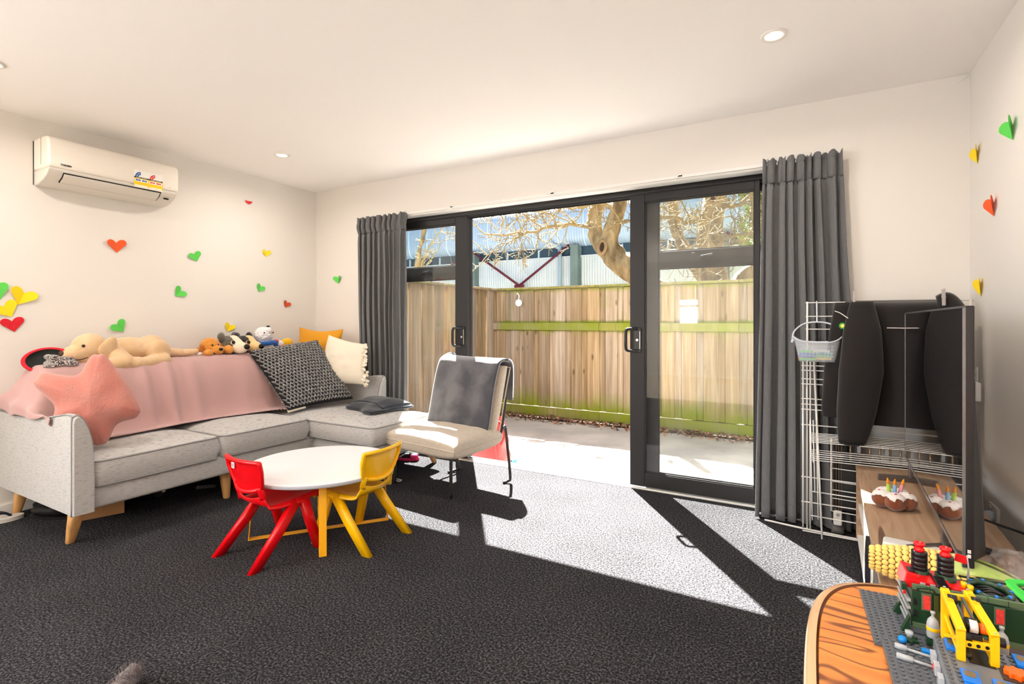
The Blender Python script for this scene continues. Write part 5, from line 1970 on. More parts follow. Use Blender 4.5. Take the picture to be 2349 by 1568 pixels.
# energy label: two halves, blue for cooling and red for heating
lab = MB().bx(FX, FX + 0.0012, 1.757, 1.935, 2.055, 2.172).obj('energy_label', mat('paper_white', s2l(246, 244, 240), 0.6), ac, loc=AB)
ink = {'b': mat('ink_blue', s2l(18, 92, 172), 0.5), 'r': mat('ink_red', s2l(228, 44, 40), 0.5), 'y': mat('ink_yellow', s2l(252, 210, 12), 0.5),
       'k': mat('ink_black', s2l(30, 28, 28), 0.5), 'w': mat('paper_white', s2l(246, 244, 240), 0.6)}
for h, c in ((0, 'b'), (1, 'r')):
    y0 = 1.758 + 0.089 * h
    cy, cz = y0 + 0.042, 2.126
    pts = []
    a0, a1 = 180, 96
    for i in range(13):
        a = R(lerp(a0, a1, i / 12))
        pts.append((cy + 0.036 * math.cos(a), cz + 0.034 * math.sin(a)))
    for i in range(13):
        a = R(lerp(a1, a0, i / 12))
        pts.append((cy + 0.015 * math.cos(a), cz + 0.014 * math.sin(a)))
    k = len(pts)
    MB().add([(FX + 0.0016, y, z) for y, z in pts], [tuple(range(k))]).obj('star_band', ink[c], lab)
    for a in (160, 122):
        sy, sz = cy + 0.0255 * math.cos(R(a)), cz + 0.024 * math.sin(R(a))
        sp5 = [(sy + (0.0055 if i % 2 == 0 else 0.0024) * math.sin(i * PI / 5), sz + (0.0055 if i % 2 == 0 else 0.0024) * math.cos(i * PI / 5)) for i in range(10)]
        MB().add([(FX + 0.002, y, z) for y, z in sp5], [tuple(range(10))]).obj('star', ink['w'], lab)
    MB().bx(FX + 0.0012, FX + 0.0016, y0, y0 + 0.088, 2.117, 2.126).obj('black_band', ink['k'], lab)
    text_mesh('ENERGY RATING', 0.0085, 'band_lettering', ink['w'], lab, (FX + 0.0018, y0 + 0.044, 2.1215), (PI / 2, 0, PI / 2), 0.0001)
    MB().bx(FX + 0.0012, FX + 0.0015, y0, y0 + 0.088, 2.062, 2.117).obj('yellow_field', ink['y'], lab)
    MB().bx(FX + 0.0015, FX + 0.0018, y0 + 0.005, y0 + 0.083, 2.094, 2.113).obj('white_field', ink['w'], lab)
    for q in (0, 1):
        MB().bx(FX + 0.0018, FX + 0.0021, y0 + 0.01 + 0.038 * q, y0 + 0.038 + 0.038 * q, 2.099, 2.109).obj('value_box', ink[c], lab)
        text_mesh((('3.50', '4.00'), ('4.20', '1.12'))[h][q], 0.008, 'value_lettering', ink['w'], lab, (FX + 0.0024, y0 + 0.024 + 0.038 * q, 2.104), (PI / 2, 0, PI / 2), 0.0001)
    MB().bx(FX + 0.0015, FX + 0.0018, y0 + 0.006, y0 + 0.082, 2.064, 2.072).obj('small_print', ink['w'], lab)

# ================================================================== PAPER HEARTS
heart_c = {'orange': s2l(236, 92, 40), 'green': s2l(92, 206, 84), 'yellow': s2l(250, 218, 20), 'red': s2l(214, 22, 40), 'rust': s2l(208, 78, 40), 'crimson': s2l(214, 48, 52)}


def heart(label, col, pos, wall, size, rot, half=False, fold=0.22, crinkle=False):
    """folded paper heart stuck to a wall; wall = 'L', 'R' or 'F'"""
    m = mat('paper_' + col, heart_c[col], 0.7, bump=0.6 if crinkle else 0.0, bscale=60)
    out = [(0.0, -0.5), (0.26, -0.24), (0.5, 0.0), (0.555, 0.12), (0.53, 0.25), (0.43, 0.345), (0.29, 0.36), (0.16, 0.31), (0.06, 0.22), (0.0, 0.13)]
    if half:
        out = [(0.0, -0.3), (0.16, -0.27), (0.32, -0.15), (0.4, 0.0), (0.0, 0.0)]
    t = thing('paper_heart', label, 'paper heart', pos)
    c, s = math.cos(R(rot)), math.sin(R(rot))
    for sg in (1, -1):
        vs = []
        for x, y in out:
            a, b = sg * x * size, y * size
            a, b = a * c - b * s, a * s + b * c
            d = 0.003 + fold * abs(x) * size
            if wall == 'L':
                vs.append(V((d, a, b)))
            elif wall == 'R':
                vs.append(V((-d, -a, b)))
            else:
                vs.append(V((a, -d, b)))
        MB().add(vs, [tuple(range(len(vs)))]).obj('lobe', m, t, solid=0.0008)
    return t


hl = [('orange', (1.745, 1.674), 0.125, -4, 'orange folded paper heart below the air conditioner on the wall'),
      ('green', (2.272, 1.656), 0.105, -22, 'green folded paper heart right of the orange one under the air conditioner'),
      ('yellow', (2.885, 1.751), 0.088, 2, 'small yellow paper heart high on the wall near the corner'),
      ('green', (2.826, 1.44), 0.09, 28, 'green paper heart on the wall just below the small yellow heart'),
      ('green', (2.159, 1.369), 0.105, 45, 'green paper heart tilted sideways in the middle of the wall'),
      ('rust', (3.091, 1.307), 0.085, 24, 'rust red paper heart on the wall next to the corner'),
      ('yellow', (2.548, 1.10), 0.098, 22, 'yellow paper heart on the wall just above the soft toys'),
      ('green', (1.758, 1.114), 0.112, -38, 'green paper heart on the wall just above the plush labrador'),
      ('yellow', (1.254, 1.303), 0.142, 22, 'yellow paper heart above the crinkled red heart'),
      ('yellow', (1.178, 1.222), 0.13, -30, 'yellow paper heart between the red heart and the other yellow one'),
      ('green', (1.135, 1.328), 0.13, -20, 'green paper heart beside the two yellow hearts near the doorway')]
for col, (y, z), sz, rt2, lb in hl:
    heart(lb, col, (WL + 0.0005, y, z), 'L', sz * 0.84, -rt2)
heart('crimson half heart of paper stuck high on the wall', 'crimson', (WL + 0.0005, 2.717, 2.175), 'L', 0.085, 0, half=True)
# crinkled red heart
ch = heart('crinkled shiny red paper heart above the upturned cap', 'red', (WL + 0.0005, 1.208, 1.134), 'L', 0.1, 10, fold=0.08, crinkle=True)
heart('small green paper heart stuck beside the left curtain', 'green', (-3.831, WF - 0.0005, 1.545), 'F', 0.085, 8, fold=0.5)
for col, (y, z), lb, sz, fo in (('green', (2.782, 1.922), 'green paper heart on the right wall, the one nearest the television', 0.105, 0.45),
                                ('yellow', (3.276, 1.957), 'yellow paper heart high on the right wall by the ceiling corner', 0.1, 0.3),
                                ('orange', (3.021, 1.659), 'orange paper heart on the right wall below the green one', 0.1, 0.4),
                                ('yellow', (3.219, 1.316), 'yellow paper heart low on the right wall above the clothes rack', 0.1, 0.3)):
    heart(lb, col, (WR - 0.0005, y, z), 'R', sz, 6, fold=fo)
# ================================================================== CLOTHES RACK CORNER
wire_m = mat('white_coated_wire', s2l(238, 236, 232), 0.4)
RKB = V((0.345, 3.24, 0))
rk = thing('clothes_rack', 'tall white wire clothes airer standing in front of the curtain', 'clothes rack', RKB)


def wire(name, a, b, r=0.0024):
    MB().cyl(V(a) - RKB, V(b) - RKB, r, seg=6).obj(name, wire_m, rk, smooth=True)


X0, X1 = -0.005, 0.69
# rear panel, full height
for x in (X0 + 0.008, X1):
    wire('post', (x, 3.275, 0.0), (x, 3.275, 1.256), 0.0055)
for z in (1.250, 1.175, 1.105, 1.03, 0.96):
    wire('rail', (X0, 3.275, z), (X1 + 0.01, 3.275, z), 0.003)
# middle and front leaves folded flat against it
for x in (X0 - 0.012, X0 + 0.022):
    wire('post', (x, 3.24, 0.02), (x, 3.24, 0.93), 0.0045)
    wire('post', (X1 - x, 3.24, 0.02), (X1 - x, 3.24, 0.93), 0.0045)
for z in (0.907, 0.881, 0.835, 0.807, 0.727, 0.697, 0.669, 0.585, 0.301, 0.165):
    wire('rail', (X0 - 0.02, 3.24, z), (X1 + 0.02, 3.24, z), 0.003)
wire('post', (0.035, 3.235, 0.93), (0.07, 3.15, 0.01), 0.0055)
wire('post', (0.655, 3.235, 0.93), (0.66, 3.15, 0.01), 0.0055)
# shelves of wires half folded out, seen nearly edge on
for zc, tilt, n in ((0.545, 0.02, 7), (0.455, 0.03, 6)):
    for i in range(n):
        y = 3.225 - 0.026 * i
        wire('shelf_wire', (0.02, y, zc - tilt * i / n), (0.68, y, zc + 0.01 - tilt * i / n), 0.002)
    for x in (0.03, 0.67):
        wire('shelf_arm', (x, 3.235, zc), (x, 3.225 - 0.026 * n, zc - tilt), 0.003)
for x, z0 in ((0.018, 0.09), (0.03, 0.24), (0.045, 0.1)):
    wire('loose_arm', (x, 3.2, 0.62), (x + 0.008, 3.18, z0), 0.003)
for z in (0.231, 0.10):
    wire('rail', (0.02, 3.225, z), (0.68, 3.225, z - 0.01), 0.003)
# inner upright frame low down on the right side
wire('post', (0.115, 3.262, 0.13), (0.115, 3.262, 0.52), 0.0055)
for z in (0.13, 0.2, 0.245, 0.29, 0.36, 0.43):
    wire('rail', (0.115, 3.262, z), (0.60, 3.262, z - 0.01), 0.0025)
# long foot bars on the carpet
MB().tube([V(p) - RKB for p in smoothpath([(-0.21, 3.3, 0.008), (0.0, 3.27, 0.006), (0.25, 3.25, 0.006), (0.66, 3.235, 0.008)], 5)], 0.0055, 8).obj('foot_bar', wire_m, rk, smooth=True)
MB().tube([V(p) - RKB for p in ((-0.02, 3.24, 0.006), (0.3, 3.228, 0.006), (0.68, 3.222, 0.006))], 0.0035, 8).obj('foot_bar', wire_m, rk, smooth=True)

# ------------------------------------------------------------------ panel heater behind the rack
htr_m = mat('heater_black', s2l(26, 25, 25), 0.4)
brass_m = mat('heater_rod', s2l(176, 150, 118), 0.35, metal=0.6)
HB = V((0.36, 3.31, 0))
ht = thing('electric_heater', 'black portable column heater on small castors behind the clothes rack', 'heater', HB)
MB().bx(-0.22, 0.30, -0.035, 0.03, 0.13, 0.40).obj('body', htr_m, ht, bevel=0.012)
MB().bx(-0.22, 0.30, -0.035, 0.03, 0.50, 0.53).obj('top_bar', htr_m, ht, bevel=0.01)
for i in range(12):
    x = -0.20 + 0.043 * i
    MB().cyl((x, -0.02, 0.395), (x, -0.02, 0.505), 0.005, seg=8).obj('grille_rod', brass_m, ht, smooth=True)
for k in range(4):
    MB().bx(-0.238 + 0.012 * k, -0.230 + 0.012 * k, -0.04, 0.02, 0.13, 0.50).obj('side_fin', mat('heater_brown', s2l(74, 60, 52), 0.5), ht, bevel=0.002)
for i in range(4):
    x = -0.12 + 0.12 * i
    MB().bx(x - 0.008, x + 0.008, -0.045, -0.03, 0.455, 0.5).obj('clip', mat('clip_grey', s2l(176, 176, 176), 0.5), ht, bevel=0.002)
for x in (-0.215, 0.27):
    f = MB().bx(x - 0.02, x + 0.02, -0.05, 0.03, 0.055, 0.135).obj('foot', wire_m, ht, bevel=0.008)
    MB().cyl((x, -0.055, 0.115), (x, -0.049, 0.115), 0.009, seg=12).obj('screw', steel_m, f)
    MB().tube([(x - 0.028, -0.01, 0.027), (x + 0.028, -0.01, 0.027)], 0.027, 18).obj('castor', mat('castor_grey', s2l(96, 94, 92), 0.5), ht, smooth=True)

# ------------------------------------------------------------------ jacket hung on the rack
jk_m = mat('black_softshell', s2l(36, 33, 33), 0.85, bump=0.06, bscale=500, sheen=0.2, spec=0.2)
pip_m = mat('reflective_piping', s2l(232, 228, 222), 0.4)
JKB = V((0.40, 3.12, 0.6))
jk = thing('work_jacket', 'black softshell jacket with white piping pegged over the clothes rack', 'jacket', JKB + V((0.008, 0.058, 0)))


def jbody(u, v):
    # v: 0 hem, 1 top bar
    x = lerp(lerp(0.25, 0.17, v), lerp(0.678, 0.625, v), u)
    z = lerp(0.63 + 0.02 * noise.noise(V((u * 3, 1, 1))) - 0.0 * u, 1.256, v)
    y = 3.105 - 0.03 * (1 - v) ** 0.5 * (v < 1) + 0.02 * math.sin(u * 9 + 2.0 * v) * (1 - v) ** 0.6 + 0.012 * noise.noise(V((u * 5, v * 3, 2)))
    if v > 0.93:
        k = (v - 0.93) / 0.07
        y += 0.1 * k * k
    return V((x, y, z)) - JKB


MB().grid(jbody, 46, 40).obj('body', jk_m, jk, smooth=True, solid=0.012)
MB().tube([V(jbody(0.33 + 0.66 * i / 24, 0.775 - 0.01 * i / 24)) + V((0, -0.009, 0)) for i in range(25)], 0.0022, 6).obj('white_piping', pip_m, jk, smooth=True)
# shoulder tent around the far peg
def tent(u, v):
    p = V((lerp(0.535, 0.65, u), 3.09 - 0.02 * math.sin(PI * u), 0))
    z = lerp(1.20, 1.25 + 0.045 * max(0, math.sin(PI * (0.15 + 0.75 * u))) - 0.05 * u * u, v)
    return V((p.x, p.y + 0.05 * v * v, z)) - JKB
MB().grid(tent, 16, 8).obj('collar_fold', jk_m, jk, smooth=True, solid=0.01)


def sleeve(pts, ws, depth, name):
    """flattened hanging sleeve along a path"""
    sp2 = smoothpath(pts, 6)
    n = len(sp2)
    vs, fs = [], []
    K = 18
    for i, p in enumerate(sp2):
        t = i / (n - 1)
        w = interp([(k / (len(ws) - 1), q) for k, q in enumerate(ws)], t)
        for k in range(K):
            a = 2 * PI * k / K
            c, s = math.cos(a), math.sin(a)
            wob = 1 + 0.08 * noise.noise(V((k * 0.7, t * 6, 3)))
            vs.append(V((p.x + w * math.copysign(abs(c) ** 0.8, c), p.y + depth * s * wob * (0.6 + 0.4 * math.sin(PI * min(1, t * 1.2))), p.z + 0.004 * noise.noise(V((k, t * 5, 1))))) - JKB)
    for i in range(n - 1):
        for k in range(K):
            q = (k + 1) % K
            fs.append((i * K + k, i * K + q, (i + 1) * K + q, (i + 1) * K + k))
    fs += [tuple(range(K)), tuple((n - 1) * K + k for k in range(K))[::-1]]
    return MB().add(vs, fs).obj(name, jk_m, jk, smooth=True)


sl1 = sleeve([(0.232, 3.06, 1.245), (0.232, 3.045, 1.1), (0.226, 3.03, 0.9), (0.207, 3.03, 0.7), (0.192, 3.03, 0.56), (0.186, 3.03, 0.53)], [0.05, 0.08, 0.094, 0.084, 0.062, 0.05], 0.042, 'sleeve')
MB().tube([V((0.188 + 0.052 * math.cos(a), 3.03 + 0.030 * math.sin(a), 0.548)) - JKB for a in [2 * PI * i / 20 for i in range(20)]], 0.006, 6, closed=True).obj('cuff', mat('seam_black', s2l(18, 16, 16), 0.9), sl1, smooth=True)
sl2 = sleeve([(0.165, 3.10, 1.245), (0.155, 3.09, 1.1), (0.135, 3.085, 0.9), (0.115, 3.085, 0.72), (0.105, 3.085, 0.655)], [0.045, 0.06, 0.065, 0.055, 0.042], 0.03, 'front_panel')
MB().tube([V((0.17 + 0.125 * i / 10, 3.062 - 0.05 * math.sin(PI * i / 10), 1.083 + 0.003 * math.sin(i))) - JKB for i in range(11)], 0.0022, 6).obj('sleeve_seam', mat('seam_black', s2l(18, 16, 16), 0.9), sl1, smooth=True)
MB().tube([V(p) - JKB for p in smoothpath([(0.118, 3.062, 1.2), (0.14, 3.052, 1.19), (0.165, 3.04, 1.17), (0.178, 3.035, 1.16)], 4)], 0.0022, 6).obj('white_piping', pip_m, sl2, smooth=True)
MB().tube([V(p) - JKB for p in smoothpath([(0.17, 3.047, 0.78), (0.155, 3.047, 0.74), (0.142, 3.05, 0.72)], 4)], 0.0025, 6).obj('zip', steel_m, sl2, smooth=True)
MB().bx(0.137, 0.147, 3.044, 3.05, 0.70, 0.722).obj('zip_pull', steel_m, sl2, loc=-JKB, bevel=0.002)
yt_m = mat('tag_yellow', s2l(226, 196, 40), 0.6)
MB().box(V((0.15, 3.05, 0.652)) - JKB, (0.03, 0.002, 0.012), (0, R(18), 0)).obj('cuff_tag', yt_m, sl2)
# round green and yellow sunburst badge on the chest
bdg = bpy.data.objects.new('sunburst_badge', None)
COL.objects.link(bdg)
bdg.parent = sl2
bdg.location = V((0.15, 3.046, 1.125)) - JKB
bdg.rotation_euler = (PI / 2, 0, 0)
for r_, z_, c_, nt_ in ((0.019, 0.0, s2l(0, 150, 60), 9), (0.0135, 0.0008, s2l(150, 205, 40), 9), (0.0095, 0.0014, s2l(250, 214, 20), 9), (0.005, 0.002, s2l(255, 252, 240), 9)):
    pts = []
    for i in range(nt_ * 2):
        a = PI * i / nt_
        rr_ = r_ * (1.0 if i % 2 == 0 else 0.72)
        pts.append((rr_ * math.cos(a), rr_ * math.sin(a)))
    MB().prism(pts, z_, z_ + 0.0012).obj('badge_layer', mat('badge_%d' % int(r_ * 10000), c_, 0.5), bdg)

# ------------------------------------------------------------------ pegs on the jacket
pegg_m = mat('grey_peg', s2l(178, 170, 170), 0.45)


def peg_mesh(L=0.075, w=0.011):
    b = MB()
    for s in (1, -1):
        b.add([(-w / 2, s * 0.0015, 0.0), (w / 2, s * 0.0015, 0.0), (w / 2, s * 0.0015, L * 0.55), (-w / 2, s * 0.0015, L * 0.55),
               (-w / 2 * 0.8, s * 0.010, L), (w / 2 * 0.8, s * 0.010, L), (-w / 2, s * 0.006, 0.0), (w / 2, s * 0.006, 0.0),
               (w / 2, s * 0.008, L * 0.5), (-w / 2, s * 0.008, L * 0.5), (-w / 2 * 0.8, s * 0.0135, L), (w / 2 * 0.8, s * 0.0135, L)],
              [(0, 1, 2, 3), (3, 2, 5, 4), (6, 9, 8, 7), (9, 10, 11, 8), (0, 6, 7, 1), (0, 3, 9, 6), (1, 7, 8, 2), (3, 4, 10, 9), (2, 8, 11, 5), (4, 5, 11, 10)])
    return b


def peg(label, loc, rot, m, group, k=1.0):
    t = thing('clothes_peg', label, 'clothes peg', loc, 0, group)
    t.rotation_euler = rot
    t.scale = (k, k, k)
    peg_mesh().obj('jaws', m, t, bevel=0.001)
    MB().tube([(0.0075 * sx_, 0.0, 0.038) for sx_ in (-1, 1)], 0.004, 10).obj('spring', steel_m, t, smooth=True)
    return t


peg('grey plastic peg holding the jacket by its sleeve', (0.209, 3.133, 1.222), (R(-6), 0, 0), pegg_m, 'grey pegs on the jacket', 1.05)
peg('grey plastic peg holding the tented collar of the jacket', (0.562, 3.123, 1.222), (R(-6), 0, R(4)), pegg_m, 'grey pegs on the jacket', 1.05)

# ------------------------------------------------------------------ peg basket hooked on the rack
bas_m = mat('frosted_plastic', s2l(236, 242, 250), 0.3, alpha=0.26)
han_m = mat('clear_handle', s2l(214, 220, 232), 0.3, alpha=0.9)
BKB = V((0.047, 3.15, 0.938))
bk2 = thing('peg_basket', 'translucent plastic peg basket hooked on the clothes rack', 'basket', BKB)


def bask(u, v):
    a = 2 * PI * u
    c, s = math.cos(a), math.sin(a)
    w = lerp(0.084, 0.108, v)
    d_ = lerp(0.045, 0.06, v)
    top = 0.112 + 0.014 * abs(c) ** 2 - 0.016 * (1 - abs(c))
    return (w * math.copysign(abs(c) ** 0.35, c), d_ * math.copysign(abs(s) ** 0.35, s), 0.004 + top * v)


MB().grid(bask, 72, 14, True).obj('tub', bas_m, bk2, smooth=True, solid=0.002)
MB().prism([bask(i / 36, 0.0)[:2] for i in range(36)], 0.0, 0.003).obj('tub_floor', bas_m, bk2)
rimp = [V(bask(i / 72, 1.0)) for i in range(72)]
MB().tube(rimp, 0.0035, 6, closed=True).obj('rim', han_m, bk2, smooth=True)
for s in (1, -1):
    MB().box((s * 0.112, 0, 0.108), (0.012, 0.03, 0.024), (0, s * R(-28), 0)).obj('ear', han_m, bk2, bevel=0.003)
MB().tube(smoothpath([(-0.115, 0, 0.105), (-0.105, 0, 0.155), (-0.062, 0, 0.195), (0, 0, 0.206), (0.062, 0, 0.195), (0.105, 0, 0.155), (0.115, 0, 0.105)], 6), 0.0042, 8).obj('handle', han_m, bk2, smooth=True)
MB().tube(smoothpath([(0.0, 0.0, 0.205), (0.0, 0.02, 0.24), (0.0, 0.085, 0.30), (0.0, 0.115, 0.318), (0.0, 0.13, 0.308), (0, 0.128, 0.295)], 5), 0.004, 8).obj('hanging_hook', han_m, bk2, smooth=True)
hole_m = mat('peg_hole_rim', s2l(205, 215, 230), 0.3)
for j in range(4):
    for i in range(9):
        x = -0.066 + 0.0165 * i
        z = 0.03 + 0.0165 * j
        M_ = Euler((PI / 2, 0, 0)).to_matrix()
        MB().tube([V((x + 0.004 * math.cos(a), -lerp(0.0475, 0.056, z / 0.11) - 0.0012, z + 0.004 * math.sin(a))) for a in [2 * PI * k / 10 for k in range(10)]], 0.0009, 5, closed=True).obj('drain_hole', hole_m, bk2)
pegcols = {'turquoise': s2l(32, 178, 190), 'blue': s2l(52, 108, 214), 'yellow': s2l(250, 206, 20), 'green': s2l(86, 196, 60), 'red': s2l(220, 40, 44), 'white': s2l(235, 235, 235)}
order = ['green', 'yellow', 'red', 'yellow', 'turquoise', 'green', 'blue', 'turquoise', 'yellow', 'red', 'blue', 'turquoise', 'white', 'turquoise', 'red', 'white', 'green', 'yellow']
rp_ = random.Random(12)
for i, cn in enumerate(order):
    lay = i // 5
    z = 0.95 + 0.013 * lay + 0.004 * (i % 2)
    x = -0.022 + 0.068 * ((i % 2) * 1.0) + rp_.uniform(-0.006, 0.006)
    y = 3.118 + 0.0165 * (i % 5)
    sgx = 1 if i % 2 == 0 else -1
    peg(cn + ' plastic peg lying in the peg basket', (x - 0.012, y, z), (0, R(90), rp_.uniform(-0.06, 0.06)), mat('peg_' + cn, pegcols[cn], 0.4), 'pegs in the peg basket')
# ================================================================== TV CONSOLE, TELEVISION AND WHAT STANDS ON IT
def rustic_oak(name, light, mid, dark, sc, csc, nl, wd):
    m = bpy.data.materials.new(name)
    m.use_nodes = True
    n, l = m.node_tree.nodes, m.node_tree.links
    b = n['Principled BSDF']
    b.inputs['Roughness'].default_value = 0.5
    tc = n.new('ShaderNodeTexCoord')
    mp = n.new('ShaderNodeMapping'); mp.inputs['Scale'].default_value = sc
    l.new(tc.outputs['Object'], mp.inputs['Vector'])
    g = n.new('ShaderNodeTexNoise'); g.inputs['Scale'].default_value = 1.0; g.inputs['Detail'].default_value = 6; g.inputs['Distortion'].default_value = 1.2
    l.new(mp.outputs[0], g.inputs['Vector'])
    rp = n.new('ShaderNodeValToRGB'); e = rp.color_ramp.elements
    e[0].position = 0.32; e[0].color = (*mid, 1)
    e[1].position = 0.68; e[1].color = (*light, 1)
    l.new(g.outputs['Fac'], rp.inputs['Fac'])
    mp2 = n.new('ShaderNodeMapping'); mp2.inputs['Scale'].default_value = csc
    l.new(tc.outputs['Object'], mp2.inputs['Vector'])
    w = n.new('ShaderNodeTexNoise'); w.inputs['Scale'].default_value = 1.0; w.inputs['Detail'].default_value = 2; w.inputs['Distortion'].default_value = 0.8
    l.new(mp2.outputs[0], w.inputs['Vector'])
    ab = n.new('ShaderNodeMath'); ab.operation = 'MULTIPLY_ADD'; ab.inputs[1].default_value = nl; ab.inputs[2].default_value = 0.0
    l.new(w.outputs['Fac'], ab.inputs[0])
    fr2 = n.new('ShaderNodeMath'); fr2.operation = 'PINGPONG'; fr2.inputs[1].default_value = 0.5
    l.new(ab.outputs[0], fr2.inputs[0])
    n3 = n.new('ShaderNodeTexNoise'); n3.inputs['Scale'].default_value = 0.6; n3.inputs['Detail'].default_value = 2
    l.new(mp2.outputs[0], n3.inputs['Vector'])
    wid = n.new('ShaderNodeMapRange'); wid.inputs['From Min'].default_value = 0.4; wid.inputs['From Max'].default_value = 0.65
    wid.inputs['To Min'].default_value = 0.0; wid.inputs['To Max'].default_value = 0.06
    l.new(n3.outputs['Fac'], wid.inputs['Value'])
    sbt = n.new('ShaderNodeMath'); sbt.operation = 'SUBTRACT'
    l.new(fr2.outputs[0], sbt.inputs[0]); l.new(wid.outputs[0], sbt.inputs[1])
    r2 = n.new('ShaderNodeValToRGB'); k = r2.color_ramp.elements
    k[0].position = 0.0; k[0].color = (*dark, 1)
    k[1].position = wd; k[1].color = (1, 1, 1, 1)
    l.new(sbt.outputs[0], r2.inputs['Fac'])
    mx = n.new('ShaderNodeMix'); mx.data_type = 'RGBA'; mx.blend_type = 'MULTIPLY'; mx.inputs['Factor'].default_value = 0.85
    l.new(rp.outputs['Color'], mx.inputs['A']); l.new(r2.outputs['Color'], mx.inputs['B'])
    l.new(mx.outputs['Result'], b.inputs['Base Color'])
    bp = n.new('ShaderNodeBump'); bp.inputs['Strength'].default_value = 0.12; bp.inputs['Distance'].default_value = 0.002
    l.new(g.outputs['Fac'], bp.inputs['Height']); l.new(bp.outputs[0], b.inputs['Normal'])
    return m


cons_m = rustic_oak('rustic_oak_board', s2l(190, 160, 132), s2l(160, 128, 100), (0.22, 0.17, 0.14), (26, 2.2, 26), (5.5, 0.7, 5.5), 3.0, 0.03)
conw_m = mat('console_white', s2l(240, 238, 234), 0.4)
CZ = 0.41
CNB = V((0.395, 2.40, 0))
con = thing('tv_console', 'low rustic oak television console with open white shelves', 'tv console', CNB, R(-1.6))
MB().bx(-0.197, 0.197, -0.85, 0.805, CZ - 0.024, CZ).obj('top_board', cons_m, con, bevel=0.0015)
MB().bx(-0.195, 0.195, 0.783, 0.805, 0.03, CZ - 0.024).obj('side_panel', cons_m, con, bevel=0.001)
MB().bx(-0.195, 0.195, -0.85, -0.828, 0.03, CZ - 0.024).obj('side_panel', cons_m, con, bevel=0.001)
MB().bx(-0.19, 0.195, -0.828, 0.783, 0.03, 0.052).obj('bottom_board', conw_m, con)
MB().bx(-0.186, 0.19, -0.828, 0.783, 0.195, 0.213).obj('shelf', conw_m, con)
MB().bx(0.186, 0.195, -0.828, 0.783, 0.052, CZ - 0.024).obj('back_panel', conw_m, con)
for y in (-0.27, 0.26):
    MB().bx(-0.19, 0.186, y - 0.009, y + 0.009, 0.052, CZ - 0.024).obj('divider', conw_m, con)
for sy in (-0.72, 0.69):
    for sx_ in (-0.15, 0.15):
        MB().bx(sx_ - 0.02, sx_ + 0.02, sy - 0.02, sy + 0.02, 0.0, 0.03).obj('foot', blackp_m, con)


def book(label, lx, ly, lz, sx, sy, sz, cover, rot=0.0, pages=True):
    """book on a console shelf; local console coordinates"""
    M = Matrix.Rotation(R(-1.6), 4, 'Z')
    w = CNB + M @ V((lx, ly, lz))
    t = thing('book', label, 'book', w, R(-1.6) + rot, group='books on the console shelves')
    ck = mat('cover_%02x%02x%02x' % tuple(int(q) for q in cover), s2l(*cover), 0.4)
    if sz > sy:                         # standing upright, spine towards the room
        MB().bx(-sx / 2, sx / 2, -sy / 2, -sy / 2 + 0.002, 0, sz).obj('cover_board', ck, t)
        MB().bx(-sx / 2, sx / 2, sy / 2 - 0.002, sy / 2, 0, sz).obj('cover_board', ck, t)
        MB().bx(-sx / 2 - 0.0015, -sx / 2, -sy / 2, sy / 2, 0, sz).obj('spine', ck, t)
        MB().bx(-sx / 2, sx / 2 - 0.004, -sy / 2 + 0.002, sy / 2 - 0.002, 0.003, sz - 0.003).obj('page_block', mat('pages', s2l(240, 234, 220), 0.8), t)
    else:
        MB().bx(-sx / 2, sx / 2, -sy / 2, sy / 2, 0, 0.002).obj('cover_board', ck, t)
        MB().bx(-sx / 2, sx / 2, -sy / 2, sy / 2, sz - 0.002, sz).obj('cover_board', ck, t)
        MB().bx(sx / 2 - 0.0015, sx / 2, -sy / 2, sy / 2, 0, sz).obj('spine', ck, t)
        MB().bx(-sx / 2 + 0.003, sx / 2 - 0.0015, -sy / 2 + 0.003, sy / 2 - 0.003, 0.002, sz - 0.002).obj('page_block', mat('pages', s2l(240, 234, 220), 0.8), t)
    return t


book('white hardback standing on the upper console shelf', -0.085, -0.05, 0.213, 0.17, 0.024, 0.16, (244, 242, 238))
book('white ring-bound pad standing beside the white hardback on the console shelf', -0.075, -0.085, 0.213, 0.15, 0.03, 0.15, (250, 248, 244))
book('purple picture book standing on the upper console shelf', -0.09, -0.135, 0.213, 0.17, 0.02, 0.17, (150, 110, 190))
book('navy picture book standing on the upper console shelf', -0.085, -0.165, 0.213, 0.16, 0.018, 0.16, (40, 52, 96))
book('yellow thin book standing on the upper console shelf', -0.095, -0.195, 0.213, 0.17, 0.01, 0.165, (240, 226, 40))
book('black hardback with pink picture standing on the upper console shelf', -0.085, -0.225, 0.213, 0.18, 0.03, 0.172, (38, 38, 48))
book('white magazine lying flat on the lower console shelf', -0.09, -0.12, 0.052, 0.18, 0.22, 0.02, (246, 240, 232))
book('pale orange folder lying flat on the lower console shelf', -0.095, 0.05, 0.052, 0.17, 0.2, 0.03, (240, 206, 160))
